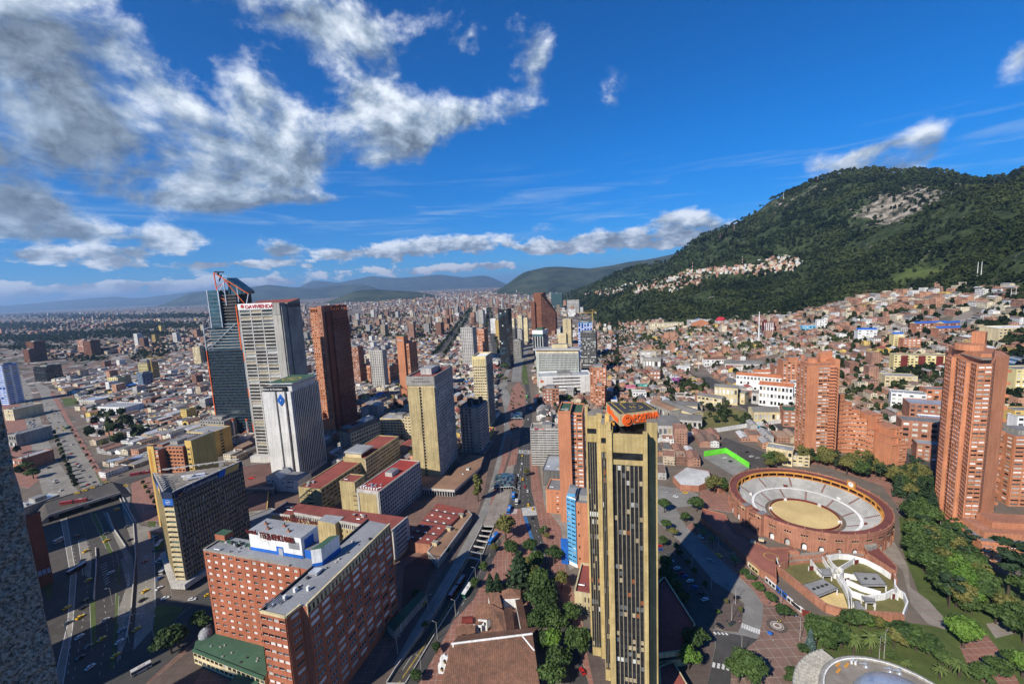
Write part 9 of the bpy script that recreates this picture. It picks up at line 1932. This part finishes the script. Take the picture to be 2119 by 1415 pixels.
# people
def person_mesh(shirt,legs,hair):
    J=[(0,0,.92),(0,0,1.18),(0,0,1.42),(0,.01,1.52),(0,.02,1.66),(.1,0,.86),(.11,.03,.48),(.12,-.02,.06),(-.1,0,.86),(-.11,-.02,.48),(-.12,.06,.06),(.2,0,1.38),(.25,.02,1.1),(.24,.1,.86),(-.2,0,1.38),(-.25,.0,1.1),(-.24,.06,.86),(.12,.1,.04),(-.12,.18,.04)]
    E=[(0,1),(1,2),(2,3),(3,4),(0,5),(5,6),(6,7),(0,8),(8,9),(9,10),(2,11),(11,12),(12,13),(2,14),(14,15),(15,16),(7,17),(10,18)];Rr_=[.15,.14,.15,.06,.105,.1,.075,.05,.1,.075,.05,.07,.055,.04,.07,.055,.04,.04,.04]
    me=bpy.data.meshes.new('person');me.from_pydata(J,E,[]);o=bpy.data.objects.new('person',me);C.objects.link(o);md=o.modifiers.new('skin','SKIN');o.modifiers.new('sub','SUBSURF').levels=1
    for i,v in enumerate(me.skin_vertices[0].data):v.radius=(Rr_[i],Rr_[i]*.8);v.use_root=(i==0)
    out=bpy.data.meshes.new_from_object(o.evaluated_get(bpy.context.evaluated_depsgraph_get()));bpy.data.objects.remove(o);out.materials.clear();SKIN=wall('skin',(.42,.25,.17),None,.5,0)
    for q in(paint(shirt[0],shirt[1]),paint(legs[0],legs[1]),SKIN,paint(hair[0],hair[1])):out.materials.append(q)
    for p in out.polygons:c=p.center;p.material_index=3 if c.z>1.68 or(c.z>1.6 and c.y<-.02)else 2 if c.z>1.48 or(abs(c.x)>.19 and c.z<.95)else 0 if c.z>.93 else 1
    return out
PMS=[(s,person_mesh((s,c),l,('hair',(.02,.014,.01))))for s,c,l in(('yellow vest',(.7,.55,.02),('navy',(.02,.025,.05))),('white shirt',(.6,.6,.6),('maroon trousers',(.16,.03,.03))),('dark jacket',(.03,.03,.035),('jeans',(.05,.07,.14))),('blue top',(.06,.14,.4),('dark trousers',(.03,.03,.03))),('red top',(.45,.04,.04),('jeans',(.05,.07,.14))),('pink top',(.6,.25,.32),('dark trousers',(.03,.03,.03))))]
def person(x,y,k,z=.13):
    P=at(x,y,z);o=bpy.data.objects.new('person',PMS[k][1]);C.objects.link(o);o.location=P;o.rotation_euler[2]=rr.uniform(0,6.3);tag(o,f"person in a {PMS[k][0]} walking {where(P[0], P[1])}",'person','people on foot')
for a in[(1609,1289,0),(1615,1288,0),(1601,1329,1),(1594,1371,2),(1506,1211,3,.05),(1500,1207,2,.05),(1592,1249,3),(1613,1274,2),(1547,1195,1),(1531,1289,5),(1529,1276,3),(1654,1302,2),(1510,1292,2),(1503,1287,2)]:person(*a)
for k in range(22):f=rr.random();person(1098+40*f*f+rr.uniform(0,9),960+165*f,rr.randrange(1,6))
for k in range(14):person(rr.uniform(1010,1042),rr.uniform(1038,1080),rr.randrange(1,6),.14)
for k in range(8):person(rr.uniform(985,1075),rr.uniform(1140,1210),rr.randrange(1,6))
P=at(1593,1315,.13);t=thing('umbrella','blue round umbrella open on the corner plaza paving','umbrella',P);mb=MB();mb.lathe([(1.3,1.7),(.9,2.1),(.4,2.3),(0,2.38)],BLUEP,12);mb.build('canopy',t);mb=MB();mb.tube((0,0,0),(0,0,2.3),.04,METAL,5);mb.build('pole',t)
for x,y,lab in((1511,1294,'green waste container nearest the zebra crossing'),(1516,1290,'second green waste container beside the first one')):P=at(x,y,.13);t=thing('waste_container',lab,'container',P,.4);mb=MB();mb.hexa([(-.8,-.6,.15),(.8,-.6,.15),(.8,.6,.15),(-.8,.6,.15)],[(-1,-.75,1.2),(1,-.75,1.2),(1,.75,1.2),(-1,.75,1.2)],GREENROOF);mb.build('bin',t);mb=MB();mb.hexa([(-1,-.75,1.21),(1,-.75,1.21),(1,.75,1.21),(-1,.75,1.21)],[(-.9,-.3,1.5),(.9,-.3,1.5),(.9,.3,1.5),(-.9,.3,1.5)],DARKM);mb.build('lid',t)
# ---------------------------------------------------------------- the air between
mb=MB();mb.box(-62000,-3500,-8,62000,72000,1500,CONC);hz_=mb.build('haze');m=bpy.data.materials.new('haze');m.use_nodes=True;nt=m.node_tree;nt.nodes.clear()
vo=nt.nodes.new('ShaderNodeVolumePrincipled');vo.inputs['Color'].default_value=(.40,.64,1.0,1);vo.inputs['Density'].default_value=HAZE_D;vo.inputs['Anisotropy'].default_value=.2;ou=nt.nodes.new('ShaderNodeOutputMaterial');nt.links.new(vo.outputs[0],ou.inputs['Volume'])
hz_.data.materials.clear();hz_.data.materials.append(m);kind(hz_,'stuff')
# ---------------------------------------------------------------- labels: tell look-alikes apart by their place in the view
ORD='first second third fourth fifth sixth seventh eighth ninth tenth eleventh twelfth thirteenth fourteenth fifteenth sixteenth seventeenth eighteenth nineteenth twentieth'.split()
def dedupe():
    by={}
    for o in THINGS:by.setdefault(o['label'],[]).append(o)
    for lab,os_ in by.items():
        if len(os_)<2:continue
        os_.sort(key=lambda o:proj(o.location)[0])
        for k,o in enumerate(os_):
            w='leftmost' if k==0 else 'rightmost' if k==len(os_)-1 else(ORD[k]+' from left')if k<20 else str(k+1)+'th from left'
            if len(os_)==2:w=('left','right')[k]+' one of two'
            o['label']=lab+', '+w
dedupe()
LONG=(('round fronted brick tower','round brick tower'),('orange roofed white school','white school'),('long white boundary wall','long boundary wall'),('sign topped grey tower','signed grey tower'),('dark grey striped tower','striped grey tower'),('stair roofed brown tower','stair roofed tower'),('orange and yellow tower','orange yellow tower'),('yellow crane building','crane building'),('maroon and yellow flats','maroon flats'),('crane by the car deck','small crane'),('blue roofed white block','blue topped block'),('very tall brown tower','tall brown tower'),('the cream slab on the plain','the cream slab'),('two storey ','two-storey '),(' with a ',' with '),('the pale flats at the right','the pale flats'),('light grey','grey'))
for o in THINGS:
    for a,c in LONG:
        if len(o['label'].replace(',',' ').split())>15:o['label']=o['label'].replace(a,c)
    w=o['label'].replace(',',' ').split()
    if len(w)>16:
        for a,c in(('storey ',''),('two-',''),('apartment ',''),('small ',''),('low ',''),('tall ',''),('orange brick','brick'),('the ',''),(' from left',' leftwards')):
            if len(o['label'].replace(',',' ').split())>16:o['label']=o['label'].replace(a,c)
